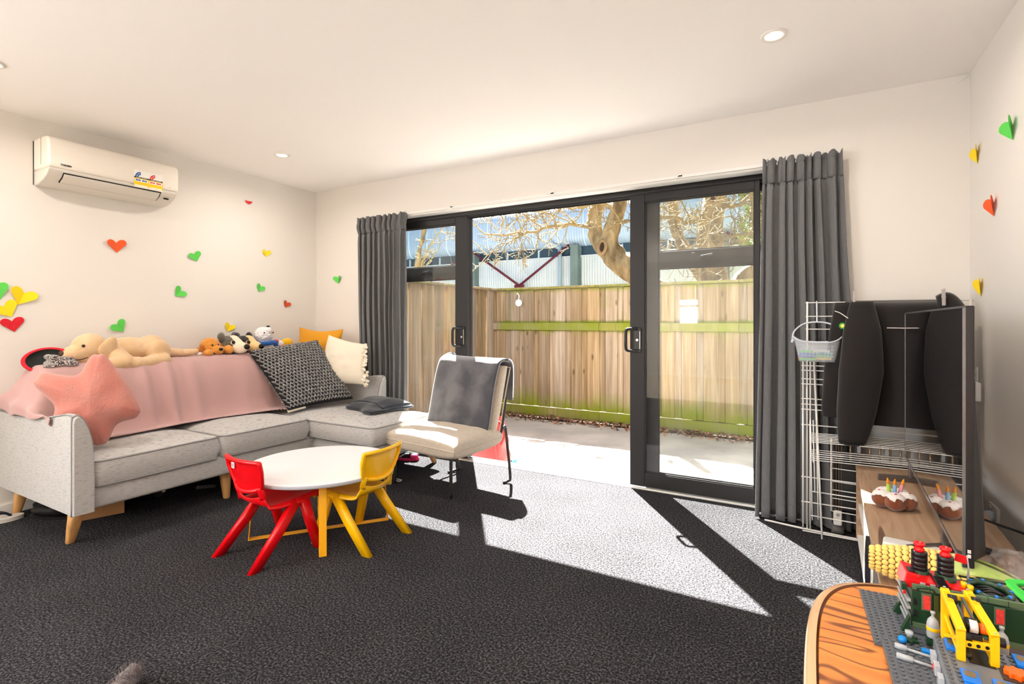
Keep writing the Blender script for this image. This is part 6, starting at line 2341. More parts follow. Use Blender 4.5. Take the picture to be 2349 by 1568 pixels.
# colourful jellyfish cover leaning out of the shelf, facing the room
jf = thing('picture_book', 'dark picture book with a pink jellyfish cover leaning on the console front', 'book', V((0.183, 2.14, 0.213)), R(-1.6 - 4))
MB().bx(-0.008, 0.006, -0.09, 0.09, 0.0, 0.17).obj('covers', mat('cover_ink', s2l(36, 36, 48), 0.35), jf, bevel=0.001)
pj_m = mat('jelly_pink', s2l(222, 130, 164), 0.4)
def flatyz(pts, x, name, m, par):
    MB().add([(x, a, b) for a, b in pts], [tuple(range(len(pts)))]).obj(name, m, par)
flatyz([(-0.045 + 0.05 * math.cos(a), 0.085 + 0.042 * math.sin(a)) for a in [PI * i / 12 for i in range(13)]] + [(-0.095 + 0.1 * i / 8, 0.08 + (0.006 if i % 2 else 0)) for i in range(9)], -0.0085, 'printed_jellyfish', pj_m, jf)
for i in range(4):
    y = -0.08 + 0.022 * i
    flatyz([(y, 0.08), (y + 0.008, 0.08), (y + 0.012, 0.02 + 0.01 * (i % 2)), (y + 0.006, 0.018)], -0.0086, 'printed_tentacle', pj_m, jf)
flatyz([(-0.085, 0.135), (0.085, 0.135), (0.085, 0.15), (-0.085, 0.155)], -0.0086, 'printed_wave', mat('jelly_teal', s2l(70, 150, 150), 0.4), jf)
flatyz([(-0.085, 0.156), (0.085, 0.152), (0.085, 0.168), (-0.085, 0.168)], -0.0086, 'printed_sky', mat('jelly_sky', s2l(240, 176, 196), 0.4), jf)

# ------------------------------------------------------------------ television
scr_m = bpy.data.materials.new('tv_screen')
scr_m.use_nodes = True
b_ = scr_m.node_tree.nodes['Principled BSDF']
b_.inputs['Base Color'].default_value = (0.012, 0.012, 0.013, 1)
b_.inputs['Roughness'].default_value = 0.06
b_.inputs['Specular IOR Level'].default_value = 1.0
b_.inputs['Coat Weight'].default_value = 1.0
b_.inputs['Coat IOR'].default_value = 1.8
b_.inputs['Coat Roughness'].default_value = 0.02
# dust specks
_n, _l = scr_m.node_tree.nodes, scr_m.node_tree.links
_tc = _n.new('ShaderNodeTexCoord'); _no = _n.new('ShaderNodeTexNoise'); _no.inputs['Scale'].default_value = 260; _no.inputs['Detail'].default_value = 1
_l.new(_tc.outputs['Object'], _no.inputs['Vector'])
_rp = _n.new('ShaderNodeValToRGB'); _rp.color_ramp.elements[0].position = 0.62; _rp.color_ramp.elements[0].color = (0.014, 0.014, 0.015, 1)
_rp.color_ramp.elements[1].position = 0.78; _rp.color_ramp.elements[1].color = (0.16, 0.15, 0.15, 1)
_l.new(_no.outputs['Fac'], _rp.inputs['Fac']); _l.new(_rp.outputs['Color'], b_.inputs['Base Color'])
tvb_m = mat('tv_black', s2l(38, 35, 38), 0.32)
tvm_m = mat('tv_satin_metal', s2l(118, 112, 108), 0.35, metal=0.7)
bez_m = mat('tv_bezel', s2l(128, 126, 130), 0.25, metal=0.5)
TVB = V((0.378, 2.385, CZ))
tv = thing('television', 'large flat black television seen from its edge on the oak console', 'television', TVB, R(-2.2))
TZ0, TZ1, TL = 0.10, 0.778, 0.643
MB().bx(0.002, 0.022, -TL, TL, TZ0, TZ1).obj('panel', tvb_m, tv, bevel=0.003)
MB().bx(-0.0005, 0.002, -TL + 0.006, TL - 0.006, TZ0 + 0.012, TZ1 - 0.006).obj('screen', scr_m, tv)
bz = MB()
bz.bx(-0.002, 0.004, -TL, TL, TZ0, TZ0 + 0.012)
bz.bx(-0.002, 0.004, -TL, TL, TZ1 - 0.006, TZ1)
bz.bx(-0.002, 0.004, -TL, -TL + 0.006, TZ0, TZ1)
bz.bx(-0.002, 0.004, TL - 0.006, TL, TZ0, TZ1)
bz.obj('bezel', bez_m, tv)
MB().add([(0.022, -TL + 0.02, TZ0 + 0.01), (0.022, TL - 0.02, TZ0 + 0.01), (0.022, TL - 0.02, TZ0 + 0.50), (0.022, -TL + 0.02, TZ0 + 0.50),
          (0.055, -TL + 0.06, TZ0 + 0.02), (0.055, TL - 0.06, TZ0 + 0.02), (0.04, TL - 0.06, TZ0 + 0.42), (0.04, -TL + 0.06, TZ0 + 0.42)],
         [(0, 1, 5, 4), (1, 2, 6, 5), (2, 3, 7, 6), (3, 0, 4, 7), (4, 5, 6, 7), (0, 3, 2, 1)]).obj('back_housing', tvb_m, tv, bevel=0.004)
MB().bx(0.022, 0.036, -TL + 0.004, -TL + 0.03, TZ0 + 0.43, TZ0 + 0.48).obj('corner_bracket', mat('clear_tape', s2l(120, 118, 117), 0.3), tv, bevel=0.004)
lbp = MB().bx(0.006, 0.016, -TL - 0.0006, -TL, TZ0 + 0.025, TZ0 + 0.05).obj('rating_sticker', mat('sticker_black', s2l(28, 27, 28), 0.5), tv)
for k in range(2):
    MB().bx(0.0075, 0.0145, -TL - 0.001, -TL - 0.0005, TZ0 + 0.027 + 0.012 * k, TZ0 + 0.036 + 0.012 * k).obj('print_mark', mat('sticker_white', s2l(236, 232, 228), 0.5), lbp)
for y in (-0.27, 0.575):
    f = MB()
    f.prism([(-0.125, -0.006), (0.09, -0.006), (0.09, 0.006), (-0.125, 0.006)], 0.0, 0.03)
    f.obj('foot_blade', tvm_m, tv, loc=(0.01, y, 0.0), rot=(0, 0, R(38 if y < 0 else 14)), bevel=0.003)
    MB().box((0.014, y, 0.065), (0.016, 0.035, 0.085)).obj('foot_neck', tvm_m, tv, bevel=0.003)

# cables
cab_m = mat('cable_black', s2l(20, 20, 20), 0.45)
for lb, pts, r in (('thick black cable sticking out sideways behind the television', [(0.45, 2.56, 0.44), (0.54, 2.46, 0.438), (0.62, 2.37, 0.436), (0.67, 2.30, 0.44), (0.70, 2.22, 0.445)], 0.0045),
                   ('black power cable curling down onto the console behind the television', [(0.43, 2.28, 0.52), (0.445, 2.26, 0.45), (0.475, 2.22, 0.416), (0.518, 2.16, 0.4145), (0.55, 2.03, 0.4145), (0.56, 1.90, 0.4145)], 0.004)):
    tag(MB().tube(smoothpath(pts, 8), r, 8).obj('power_cable', cab_m, smooth=True), lb, 'cable')
sb_ = thing('plastic_stand', 'dark curved plastic stand lying behind the television on the console', 'stand', (0.497, 2.115, CZ))
MB().tube(smoothpath([(-0.06, 0.08, 0.008), (0.0, 0.05, 0.012), (0.05, -0.02, 0.012), (0.07, -0.10, 0.008)], 6), [0.008] * 4 + [0.011] * 11 + [0.007] * 4, 8).obj('arm', tvb_m, sb_, smooth=True)
# wall socket with plug
so_m = mat('socket_white', s2l(216, 212, 208), 0.4)
pl_m = mat('plug_pale_blue', s2l(176, 188, 204), 0.4)
sk = thing('wall_socket', 'white double wall socket behind the television console', 'socket', (WR, 3.00, 0.31))
MB().bx(-0.012, 0, -0.06, 0.06, -0.035, 0.035).obj('face_plate', so_m, sk, bevel=0.003)
for y in (-0.045, 0.045):
    MB().cyl((-0.0125, y, 0), (-0.0115, y, 0), 0.004, seg=10).obj('screw', steel_m, sk)
MB().bx(-0.016, -0.012, 0.02, 0.035, 0.012, 0.026).obj('switch', so_m, sk, bevel=0.001)
pg_ = thing('power_plug', 'pale round power plug pushed into the wall socket', 'plug', (WR - 0.0125, 2.985, 0.30))
MB().lathe([(0.022, 0.0), (0.024, 0.01), (0.022, 0.026), (0.012, 0.034), (0, 0.034)], seg=20, M=Euler((0, R(-90), 0)).to_matrix()).obj('plug_body', pl_m, pg_, smooth=True)
MB().tube(smoothpath([(-0.03, 0, -0.005), (-0.04, 0, -0.04), (-0.03, 0.01, -0.12), (-0.02, 0.02, -0.28)], 5), 0.004, 8).obj('plug_lead', pl_m, pg_, smooth=True)

# ------------------------------------------------------------------ plush birthday buns
bun_m = furmat('choc_plush', s2l(126, 70, 44), s2l(140, 82, 54), 0.15, 300)
icing_m = furmat('icing_felt', s2l(240, 232, 230), None, 0.08, 300)
PUB = V((0.300, 2.53, CZ))
pu = thing('plush_cake', 'brown plush cake of clustered buns with white icing and candles', 'soft toy', PUB, R(10))
pu.scale = (0.8, 0.8, 0.85)
sprk = {'pink': s2l(214, 60, 110), 'green': s2l(110, 190, 90), 'blue': s2l(80, 140, 210)}
rs_ = random.Random(2)
for i in range(5):
    a = R(-100 + 72 * i)
    c = V((0.05 * math.cos(a), 0.05 * math.sin(a), 0.038))
    bn_ = MB().ell(c, (0.046, 0.046, 0.038), None, 22, 14).obj('bun', bun_m, pu, smooth=True)
    # dripping icing cap
    K = 40
    vs, fs = [], []
    tint = rs_.uniform(0, 6)
    for j in range(8):
        for k in range(K):
            b = 2 * PI * k / K
            out_ = math.cos(b - a)
            lim = 0.95 + 0.30 * (math.sin(5 * b + tint) > 0.1) * max(0.25, out_) + 0.06 * math.sin(9 * b + i)
            th_ = lim * j / 7
            r = 1.035
            vs.append(c + V((0.046 * r * math.sin(th_) * math.cos(b), 0.046 * r * math.sin(th_) * math.sin(b), 0.038 * r * math.cos(th_) + 0.001)))
    for j in range(7):
        for k in range(K):
            q = (k + 1) % K
            fs.append((j * K + k, j * K + q, (j + 1) * K + q, (j + 1) * K + k))
    MB().add(vs, fs).obj('icing', icing_m, bn_, smooth=True, solid=0.003, soff=1.0)
    for k in range(7):
        b, th_ = rs_.uniform(0, 6.3), rs_.uniform(0.15, 0.7)
        p = c + V((0.049 * math.sin(th_) * math.cos(b), 0.049 * math.sin(th_) * math.sin(b), 0.041 * math.cos(th_) + 0.001))
        cn = rs_.choice(list(sprk))
        MB().ell(p, (0.0028, 0.0028, 0.002), None, 8, 5).obj('sprinkle', mat('sprinkle_' + cn, sprk[cn], 0.5), bn_, smooth=True)
    MB().ell(c + V((0.012 * math.cos(a), 0.012 * math.sin(a), 0.040)), (0.008, 0.008, 0.003), None, 12, 6).obj('berry_dot', mat('berry', s2l(176, 44, 84), 0.7), bn_, smooth=True)
fl_m = furmat('felt_flame', s2l(246, 150, 30), None, 0.05, 300)
for cn, col, x, y, tl in (('lime', s2l(170, 206, 70), -0.018, 0.0, -0.1), ('sky', s2l(130, 176, 214), 0.0, -0.012, 0.02), ('rose', s2l(226, 150, 158), 0.022, 0.0, 0.25)):
    cd = MB().tube([(x, y, 0.06), (x + 0.03 * tl, y, 0.085), (x + 0.055 * tl, y, 0.108)], [0.009, 0.0085, 0.008], 12).obj('felt_candle', furmat('felt_' + cn, col, None, 0.05, 300), pu, smooth=True)
    MB().ell((x + 0.065 * tl, y, 0.12), (0.0065, 0.0065, 0.017), (0, tl, 0), fn=lambda q: V((q.x * (1 - 0.45 * max(0, q.z)), q.y * (1 - 0.45 * max(0, q.z)), q.z))).obj('flame', fl_m, cd, smooth=True)

# ------------------------------------------------------------------ flat things at the near end of the console
wt = thing('game_console', 'slim white games box lying on the oak console', 'games box', (0.301, 2.067, CZ), R(-8))
MB().bx(-0.085, 0.085, -0.022, 0.04, 0, 0.022).obj('case', mat('glossy_white', s2l(238, 236, 232), 0.25), wt, bevel=0.008)
MB().bx(-0.07, 0.07, -0.0225, -0.0215, 0.008, 0.011).obj('slot', blackp_m, wt)
kb_ = thing('keyboard', 'small black keyboard lying beside the slim white games box', 'keyboard', (0.285, 1.993, CZ), R(-4))
MB().bx(-0.10, 0.12, -0.03, 0.028, 0, 0.012).obj('base', blackp_m, kb_, bevel=0.003)
key_me = MB().box((0, 0, 0), (0.0125, 0.0125, 0.004), None, (0.85, 0.85)).mesh('key')
for i in range(14):
    for j in range(3):
        link('key', key_me, mat('key_black', s2l(44, 44, 46), 0.5), kb_, (-0.088 + 0.015 * i, -0.018 + 0.0155 * j, 0.0138))

# corn plush
corn_m = furmat('corn_yellow', s2l(248, 206, 96), s2l(252, 226, 140), 0.1, 200)
cg_m = mat('corn_gap', s2l(120, 84, 30), 0.9)
husk_m = furmat('husk_green', s2l(166, 196, 96), s2l(206, 216, 140), 0.2, 120)
COB = V((0.285, 1.80, CZ + 0.006))
co = thing('plush_corn', 'plush sweetcorn cob with yellow kernels and green husk', 'soft toy', COB, R(-2))


def cornr(t):
    return 0.046 * (max(0.0, math.sin(PI * min(1, 0.10 + 0.62 * t))) ** 0.6) if t < 1 else 0.03


core = MB().lathe([(0.002, -0.117)] + [(cornr(i / 20) * 0.93, -0.115 + 0.21 * i / 20) for i in range(21)] + [(0.0, 0.10)], seg=28, M=Euler((0, R(90), 0)).to_matrix())
core.obj('cob', cg_m, co, loc=(0, 0, 0.047), smooth=True)
ker_me = MB().ell((0, 0, 0), (0.0075, 0.0085, 0.006), None, 10, 6).mesh('kernel')
for p in ker_me.polygons:
    p.use_smooth = True
for i in range(15):
    t = (i + 0.5) / 15.5
    r = cornr(t)
    for k in range(17):
        a = 2 * PI * (k + 0.5 * (i % 2)) / 17
        x = -0.115 + 0.21 * t
        o = link('kernel', ker_me, corn_m, co, (x, r * math.cos(a), 0.047 + r * math.sin(a)))
        o.rotation_euler = (a - PI / 2, 0, 0)
        s_ = max(0.45, min(1.0, r / 0.043))
        o.scale = (1, s_, 1)
for k in range(5):
    a = R(-90 + 72 * k)
    def husk(u, v, a=a):
        w = 0.026 * (1 - 0.75 * v) * (2 * u - 1)
        r = 0.05 + 0.006 * math.sin(PI * v) - 0.025 * v * v
        an = a + w / 0.045
        return (0.03 + 0.14 * v, r * math.cos(an), 0.047 + r * math.sin(an) * 0.95)
    MB().grid(husk, 7, 12).obj('husk_leaf', husk_m, co, smooth=True, solid=0.004)
co.rotation_euler = (0, 0, R(-6))
co.scale = (1.12, 1.12, 1.08)

# crinkled clear bag with something brown in it
bagm = mat('clear_film', s2l(226, 222, 222), 0.12, alpha=0.32, bump=0.7, bscale=22)
brn_m = mat('brown_paper', s2l(138, 100, 74), 0.85, col2=s2l(176, 140, 108), vscale=16, bump=0.5, bscale=20)
PGB = V((0.502, 1.88, CZ + 0.008))
pgb = thing('plastic_bag', 'crinkled clear plastic bag of brown paper beside the television foot', 'bag', PGB)
def crink(c, r, seed, amp):
    m_ = MB().ell(c, r, None, 30, 18, fn=lambda q: q * (1 + amp * noise.noise(q * 3.2 + V((seed, 0, 0))) + 0.5 * amp * noise.noise(q * 8 + V((0, seed, 0)))))
    return m_
crink((0, 0, 0.045), (0.065, 0.09, 0.042), 3, 0.3).obj('brown_contents', brn_m, pgb)
crink((0, -0.01, 0.055), (0.08, 0.115, 0.052), 8, 0.25).obj('film', bagm, pgb)

# clear snap-lid container
clr_m = mat('clear_plastic', s2l(214, 210, 210), 0.08, alpha=0.28)
lid_m = mat('smoke_lid', s2l(52, 56, 60), 0.15, alpha=0.85)
grn_m = mat('lime_handle', s2l(60, 216, 76), 0.35)
CTB = V((0.478, 1.44, CZ))
ct = thing('storage_tub', 'clear plastic tub with dark lid and lime green carry handle', 'container', CTB, R(8))


def tub(u, v):
    a = 2 * PI * u
    c, s = math.cos(a), math.sin(a)
    w = lerp(0.085, 0.098, v)
    return (w * math.copysign(abs(c) ** 0.4, c), w * math.copysign(abs(s) ** 0.4, s), 0.14 * v)


MB().grid(tub, 60, 10, True).obj('tub_wall', clr_m, ct, smooth=True, solid=0.002)
MB().prism([tub(i / 40, 0)[:2] for i in range(40)], 0, 0.004).obj('tub_base', clr_m, ct)
MB().prism([(q[0] * 1.06, q[1] * 1.06) for q in [tub(i / 40, 1) for i in range(40)]], 0.136, 0.152).obj('lid_rim', lid_m, ct, bevel=0.004)
MB().prism([(q[0] * 0.86, q[1] * 0.86) for q in [tub(i / 40, 1) for i in range(40)]], 0.152, 0.166).obj('lid_top', lid_m, ct, bevel=0.006)
hp = smoothpath([(-0.098, -0.09, 0.156), (-0.098, -0.03, 0.166), (-0.097, 0.04, 0.166), (-0.09, 0.085, 0.166), (-0.04, 0.098, 0.166), (0.09, 0.098, 0.164)], 5)
vs, fs = [], []
for i, p in enumerate(hp):
    q = V((0, 0, 0.16)) - p
    q.z = 0
    q.normalize()
    for (d_, z_) in ((0, 0), (0.02, 0), (0.02, 0.01), (0, 0.01)):
        vs.append(p + q * d_ + V((0, 0, z_)))
for i in range(len(hp) - 1):
    for k in range(4):
        q = (k + 1) % 4
        fs.append((i * 4 + k, i * 4 + q, (i + 1) * 4 + q, (i + 1) * 4 + k))
MB().add(vs, fs).obj('carry_handle', grn_m, ct, bevel=0.003)
crink((0, 0, 0.055), (0.07, 0.07, 0.05), 5, 0.25).obj('packed_contents', brn_m, ct)
# ================================================================== DINING TABLE IN THE FOREGROUND
TBZ = 0.73
oakv_m = rustic_oak('honey_oak_veneer', s2l(222, 142, 64), s2l(196, 112, 44), (0.16, 0.08, 0.04), (5, 30, 20), (1.6, 9.0, 4), 9.0, 0.10)
lip_m = mat('oak_lipping', s2l(212, 166, 124), 0.25, var=0.08, vscale=6, coat=0.5)
DTB = V((0.352, 0.44, 0))
dt = thing('dining_table', 'honey oak table with curved edge beside the television console', 'table', DTB)


def outline(k, n=220):
    pts = []
    for i in range(n):
        a = 2 * PI * i / n
        c, s = math.cos(a), math.sin(a)
        pts.append((math.copysign(abs(c) ** (2 / 7.0), c) * (0.352 * 1.0 - 0.012 + 0.012 * k) * 1.0, math.copysign(abs(s) ** (2 / 7.0), s) * (0.575 - 0.012 + 0.012 * k)))
    return pts


MB().prism(outline(0), TBZ - 0.022, TBZ).obj('table_top', oakv_m, dt, bevel=0.002)
lp = [V((x, y, 0)) for x, y in outline(1)]
vs, fs = [], []
pr_ = [(-0.010, 0.0), (-0.002, -0.001), (0.003, -0.006), (0.004, -0.013), (0.001, -0.02), (-0.004, -0.026), (-0.012, -0.028)]
for p in lp:
    n_ = V((p.x / 0.352 ** 2, p.y / 0.575 ** 2, 0)).normalized()
    for d_, z_ in pr_:
        vs.append(p + n_ * d_ + V((0, 0, TBZ + z_)))
k_ = len(pr_)
for i in range(len(lp)):
    j = (i + 1) % len(lp)
    for q in range(k_ - 1):
        fs.append((i * k_ + q, j * k_ + q, j * k_ + q + 1, i * k_ + q + 1))
MB().add(vs, fs).obj('edge_moulding', lip_m, dt, smooth=True)
for sx_ in (-1, 1):
    for sy in (-1, 1):
        MB().lathe([(0.018, 0), (0.022, 0.02), (0.03, 0.5), (0.034, 0.64), (0.034, 0.708)], c=(sx_ * 0.25, sy * 0.42, 0), seg=16).obj('leg', lip_m, dt, smooth=True)
MB().bx(-0.27, 0.27, -0.44, 0.44, 0.64, 0.708).obj('apron', lip_m, dt)

# ================================================================== PLASTIC BRICK MODEL ON THE TABLE
dg_m = mat('brick_dark_grey', s2l(92, 98, 106), 0.35)
lg_m = mat('brick_light_grey', s2l(168, 172, 176), 0.35)
gr_m = mat('brick_dark_green', s2l(30, 62, 40), 0.3)
ol_m = mat('brick_sand_green', s2l(84, 108, 80), 0.35)
bk_m = mat('brick_black', s2l(24, 24, 27), 0.3)
rd_m = mat('brick_red', s2l(222, 14, 24), 0.28)
ye_m = mat('brick_yellow', s2l(250, 196, 14), 0.28)
bl_m = mat('brick_blue', s2l(22, 120, 220), 0.28)
or_m = mat('brick_orange', s2l(250, 104, 20), 0.3)
tr_m = mat('brick_clear', s2l(220, 226, 232), 0.1, alpha=0.5)
pat_m = mat('sticker_red_mesh', s2l(214, 60, 56), 0.5, var=0.2, vscale=300)
PIT = 0.008


def studs(par, x0, y0, nx, ny, z, m, skip=None):
    mb = MB()
    for i in range(nx):
        for j in range(ny):
            x, y = x0 + PIT * (i + 0.5), y0 + PIT * (j + 0.5)
            if skip and skip(x, y):
                continue
            mb.lathe([(0.0024, 0), (0.0024, 0.0016), (0.0, 0.0016)], c=(x, y, z), seg=8)
    o = mb.obj('studs', m, par, merge=False)
    o['kind'] = 'stuff'
    return o


# two flat studded plates
p1 = thing('brick_plate', 'dark grey studded brick plate at the far edge of the oak table', 'brick plate', (0.076, 0.81, TBZ), R(2))
MB().bx(0, 0.064, 0, 0.152, 0, 0.0032).obj('plate', dg_m, p1, bevel=0.0003)
studs(p1, 0, 0, 8, 19, 0.0032, dg_m, lambda x, y: x > 0.05 and y > 0.04)
p2 = thing('brick_plate', 'dark grey studded brick plate under the yellow crane', 'brick plate', (0.088, 0.58, TBZ + 0.0048), R(1))
MB().bx(0, 0.20, 0, 0.24, -0.0016, 0.0032).obj('plate', dg_m, p2, bevel=0.0003)
studs(p2, 0, 0, 6, 30, 0.0032, dg_m)

# dark green locomotive
Z0 = TBZ + 0.0082
LB = V((0.119, 0.856, Z0))
lo = thing('brick_locomotive', 'dark green and red plastic brick locomotive with two black chimneys', 'brick model', LB, R(3))
lo.scale = (0.77, 1, 1)


def lbx(name, m, x0, x1, y0, y1, z0, z1, bev=0.0006, par=None):
    return MB().bx(x0, x1, y0, y1, z0, z1).obj(name, m, par or lo, bevel=bev)


lbx('hull', gr_m, 0.004, 0.155, 0.006, 0.072, 0.004, 0.051)
lbx('chassis', dg_m, 0.0, 0.158, 0.004, 0.076, -0.004, 0.004)
for i in range(6):
    lbx('roof_edge_tile', ol_m, 0.004 + 0.0252 * i, 0.0287 + 0.0252 * i, 0.0035, 0.0075, 0.0535, 0.0605)
    lbx('skirt_tile', ol_m, 0.004 + 0.0252 * i, 0.0287 + 0.0252 * i, 0.0035, 0.0065, 0.003, 0.010)
for x in (0.017, 0.07, 0.112):
    s = lbx('window_frame', ol_m, x, x + 0.0135, 0.003, 0.0062, 0.028, 0.0505)
    lbx('red_screen', pat_m, x + 0.0018, x + 0.0117, 0.0022, 0.0032, 0.0305, 0.0485, 0, s)
lbx('olive_door', mat('brick_olive', s2l(72, 78, 34), 0.35), 0.034, 0.052, 0.0045, 0.0062, 0.012, 0.05)
for z in (0.018, 0.033):
    lbx('vent_block', bk_m, 0.0055, 0.0105, 0.0035, 0.0062, z, z + 0.008)
# red roof section with sloped cab
lbx('red_roof', rd_m, -0.002, 0.062, 0.016, 0.062, 0.060, 0.070)
MB().add([(-0.006, 0.018, 0.058), (-0.006, 0.06, 0.058), (0.016, 0.06, 0.058), (0.016, 0.018, 0.058), (0.0, 0.02, 0.079), (0.0, 0.058, 0.079), (0.016, 0.058, 0.076), (0.016, 0.02, 0.076)],
         [(0, 3, 2, 1), (4, 5, 6, 7), (0, 1, 5, 4), (1, 2, 6, 5), (2, 3, 7, 6), (3, 0, 4, 7)]).obj('red_cab', rd_m, lo, bevel=0.0015)
lbx('cab_window', bk_m, 0.003, 0.0135, 0.0235, 0.038, 0.0772, 0.0795)
for x in (0.018, 0.032, 0.074):
    lbx('silver_tile', lg_m, x, x + 0.0075, 0.0148, 0.0165, 0.061, 0.069)
lbx('red_roof_end', rd_m, 0.062, 0.084, 0.018, 0.05, 0.060, 0.067)
for i, (x, y) in enumerate(((0.026, 0.050), (0.062, 0.046))):
    col_ = MB().lathe([(0.0115, 0.060), (0.012, 0.062), (0.0115, 0.074), (0.0, 0.074)], seg=24).obj('chimney_collar', gr_m, lo, loc=(x, y, 0), smooth=True)
    col_.scale = (1.3, 1, 1)
    for k in range(4):
        zc = 0.073 + 0.0065 * k
        MB().lathe([(0.0085, zc), (0.0093, zc + 0.0005), (0.0093, zc + 0.0058), (0.0085, zc + 0.0064), (0, zc + 0.0064)], seg=26).obj('tyre_ring', bk_m, col_, smooth=True)
    MB().lathe([(0.0062, 0.0985), (0.0062, 0.1025), (0.0045, 0.1035), (0.0045, 0.1055), (0.0066, 0.107), (0.0066, 0.1105), (0.0046, 0.1105), (0.0042, 0.1085), (0, 0.1085)], seg=22).obj('red_cap', rd_m, col_, smooth=True)
# black grille ladder over the roof edge
gl_ = lbx('grille_frame', bk_m, 0.040, 0.054, 0.0015, 0.004, 0.040, 0.064)
for i in range(7):
    lbx('grille_bar', bk_m, 0.040, 0.0545, 0.006 + 0.005 * i, 0.0085 + 0.005 * i, 0.0705, 0.0725, 0, gl_)
lbx('grille_side', bk_m, 0.0395, 0.041, 0.003, 0.043, 0.070, 0.0735, 0, gl_)
lbx('grille_side', bk_m, 0.0535, 0.055, 0.003, 0.043, 0.070, 0.0735, 0, gl_)
# octagonal hatch ring
oc = V((0.118, 0.036, 0.066))
ring8 = [oc + V((0.028 * math.cos(R(22.5 + 45 * k)), 0.024 * math.sin(R(22.5 + 45 * k)), 0)) for k in range(8)]
MB().tube(ring8, 0.0042, 8, closed=True).obj('hatch_ring', gr_m, lo, smooth=True)
MB().prism([(p.x, p.y) for p in ring8], 0.0605, 0.063).obj('hatch_floor', bk_m, lo)
for k in range(8):
    q = oc + V((0.028 * math.cos(R(45 * k)), 0.024 * math.sin(R(45 * k)), 0.0035)) * 1.0
    MB().box(q, (0.005, 0.004, 0.002), (0, 0, R(45 * k))).obj('blue_pin', bl_m, lo)
for k in range(3):
    MB().tube(smoothpath([oc + V((-0.012, 0.01 - 0.008 * k, -0.001)), oc + V((0, 0.004 - 0.006 * k, 0.003)), oc + V((0.014, -0.004 - 0.002 * k, 0))], 4), 0.0016, 6).obj('hose', bk_m, lo, smooth=True)
# handrails, flag and end fittings
MB().tube(smoothpath([(0.012, 0.004, 0.062), (0.012, 0.002, 0.067), (0.03, 0.002, 0.068), (0.036, 0.004, 0.062)], 4), 0.0014, 6).obj('handrail', gr_m, lo, smooth=True)
MB().tube([(0.088, 0.069, 0.066), (0.152, 0.069, 0.066)], 0.0014, 6).obj('handrail', gr_m, lo, smooth=True)
MB().tube([(0.094, 0.052, 0.06), (0.096, 0.052, 0.085), (0.0935, 0.052, 0.102)], [0.0022, 0.0013, 0.0012], 8).obj('flag_pole', lg_m, lo, smooth=True)
MB().box((0.0855, 0.052, 0.0965), (0.017, 0.0012, 0.0105), (0, R(9), 0)).obj('flag', rd_m, lo)
lbx('buffer', gr_m, -0.009, -0.001, 0.012, 0.02, 0.046, 0.056, 0.001)
lbx('red_lamp', rd_m, -0.007, -0.003, 0.011, 0.013, 0.042, 0.047)
for z in (0.004, 0.014, 0.024, 0.034):
    lbx('front_grating', lg_m, -0.0025, 0.0035, 0.008, 0.068, z, z + 0.004)
for y in (0.0, 0.05):
    MB().add([(-0.012, y, -0.004), (0.0, y, -0.004), (0.0, y, 0.02), (-0.012, y + 0.008, -0.004), (0.0, y + 0.008, -0.004), (0.0, y + 0.008, 0.02)],
             [(0, 1, 2), (3, 5, 4), (0, 3, 4, 1), (1, 4, 5, 2), (2, 5, 3, 0)]).obj('plough_wedge', gr_m, lo)
for k, (x, y) in enumerate(((0.082, 0.03), (0.088, 0.022))):
    MB().lathe([(0.004, 0.066), (0.004, 0.070), (0.0042, 0.0705), (0.0042, 0.074), (0, 0.074)], c=(x, y, 0), seg=14).obj('yellow_knob', ye_m, lo, smooth=True)

for ch_ in lo.children:
    if ch_.name.split('.')[0] in ('red_roof', 'red_cab', 'cab_window', 'silver_tile', 'red_roof_end', 'chimney_collar', 'grille_frame', 'hatch_ring', 'hatch_floor',
                                  'blue_pin', 'hose', 'handrail', 'flag_pole', 'flag', 'yellow_knob', 'grille_bar', 'grille_side'):
        ch_.location.z -= 0.0095

# oxygen bottles standing in front of the locomotive
for (x, lb) in ((0.1395, 'grey brick gas bottle with yellow band left of the yellow crane'), (0.205, 'grey brick gas bottle with yellow band right of the yellow crane')):
    g = thing('gas_bottle', lb, 'brick model', (x, 0.836, Z0 + 0.008), 0, 'brick gas bottles')
    MB().lathe([(0.0062, 0), (0.0066, 0.001), (0.0066, 0.016), (0.0055, 0.021), (0.003, 0.0245), (0.0018, 0.0255), (0.0018, 0.029), (0.0026, 0.0295), (0.0026, 0.032), (0, 0.0325)], seg=20).obj('bottle', lg_m, g, smooth=True)
    MB().lathe([(0.0068, 0.009), (0.0069, 0.0095), (0.0069, 0.0125), (0.0068, 0.013)], seg=20).obj('yellow_band', ye_m, g, smooth=True)
    MB().bx(-0.007, 0.007, -0.006, 0.004, -0.009, 0.0).obj('green_block', gr_m, g, bevel=0.0004)

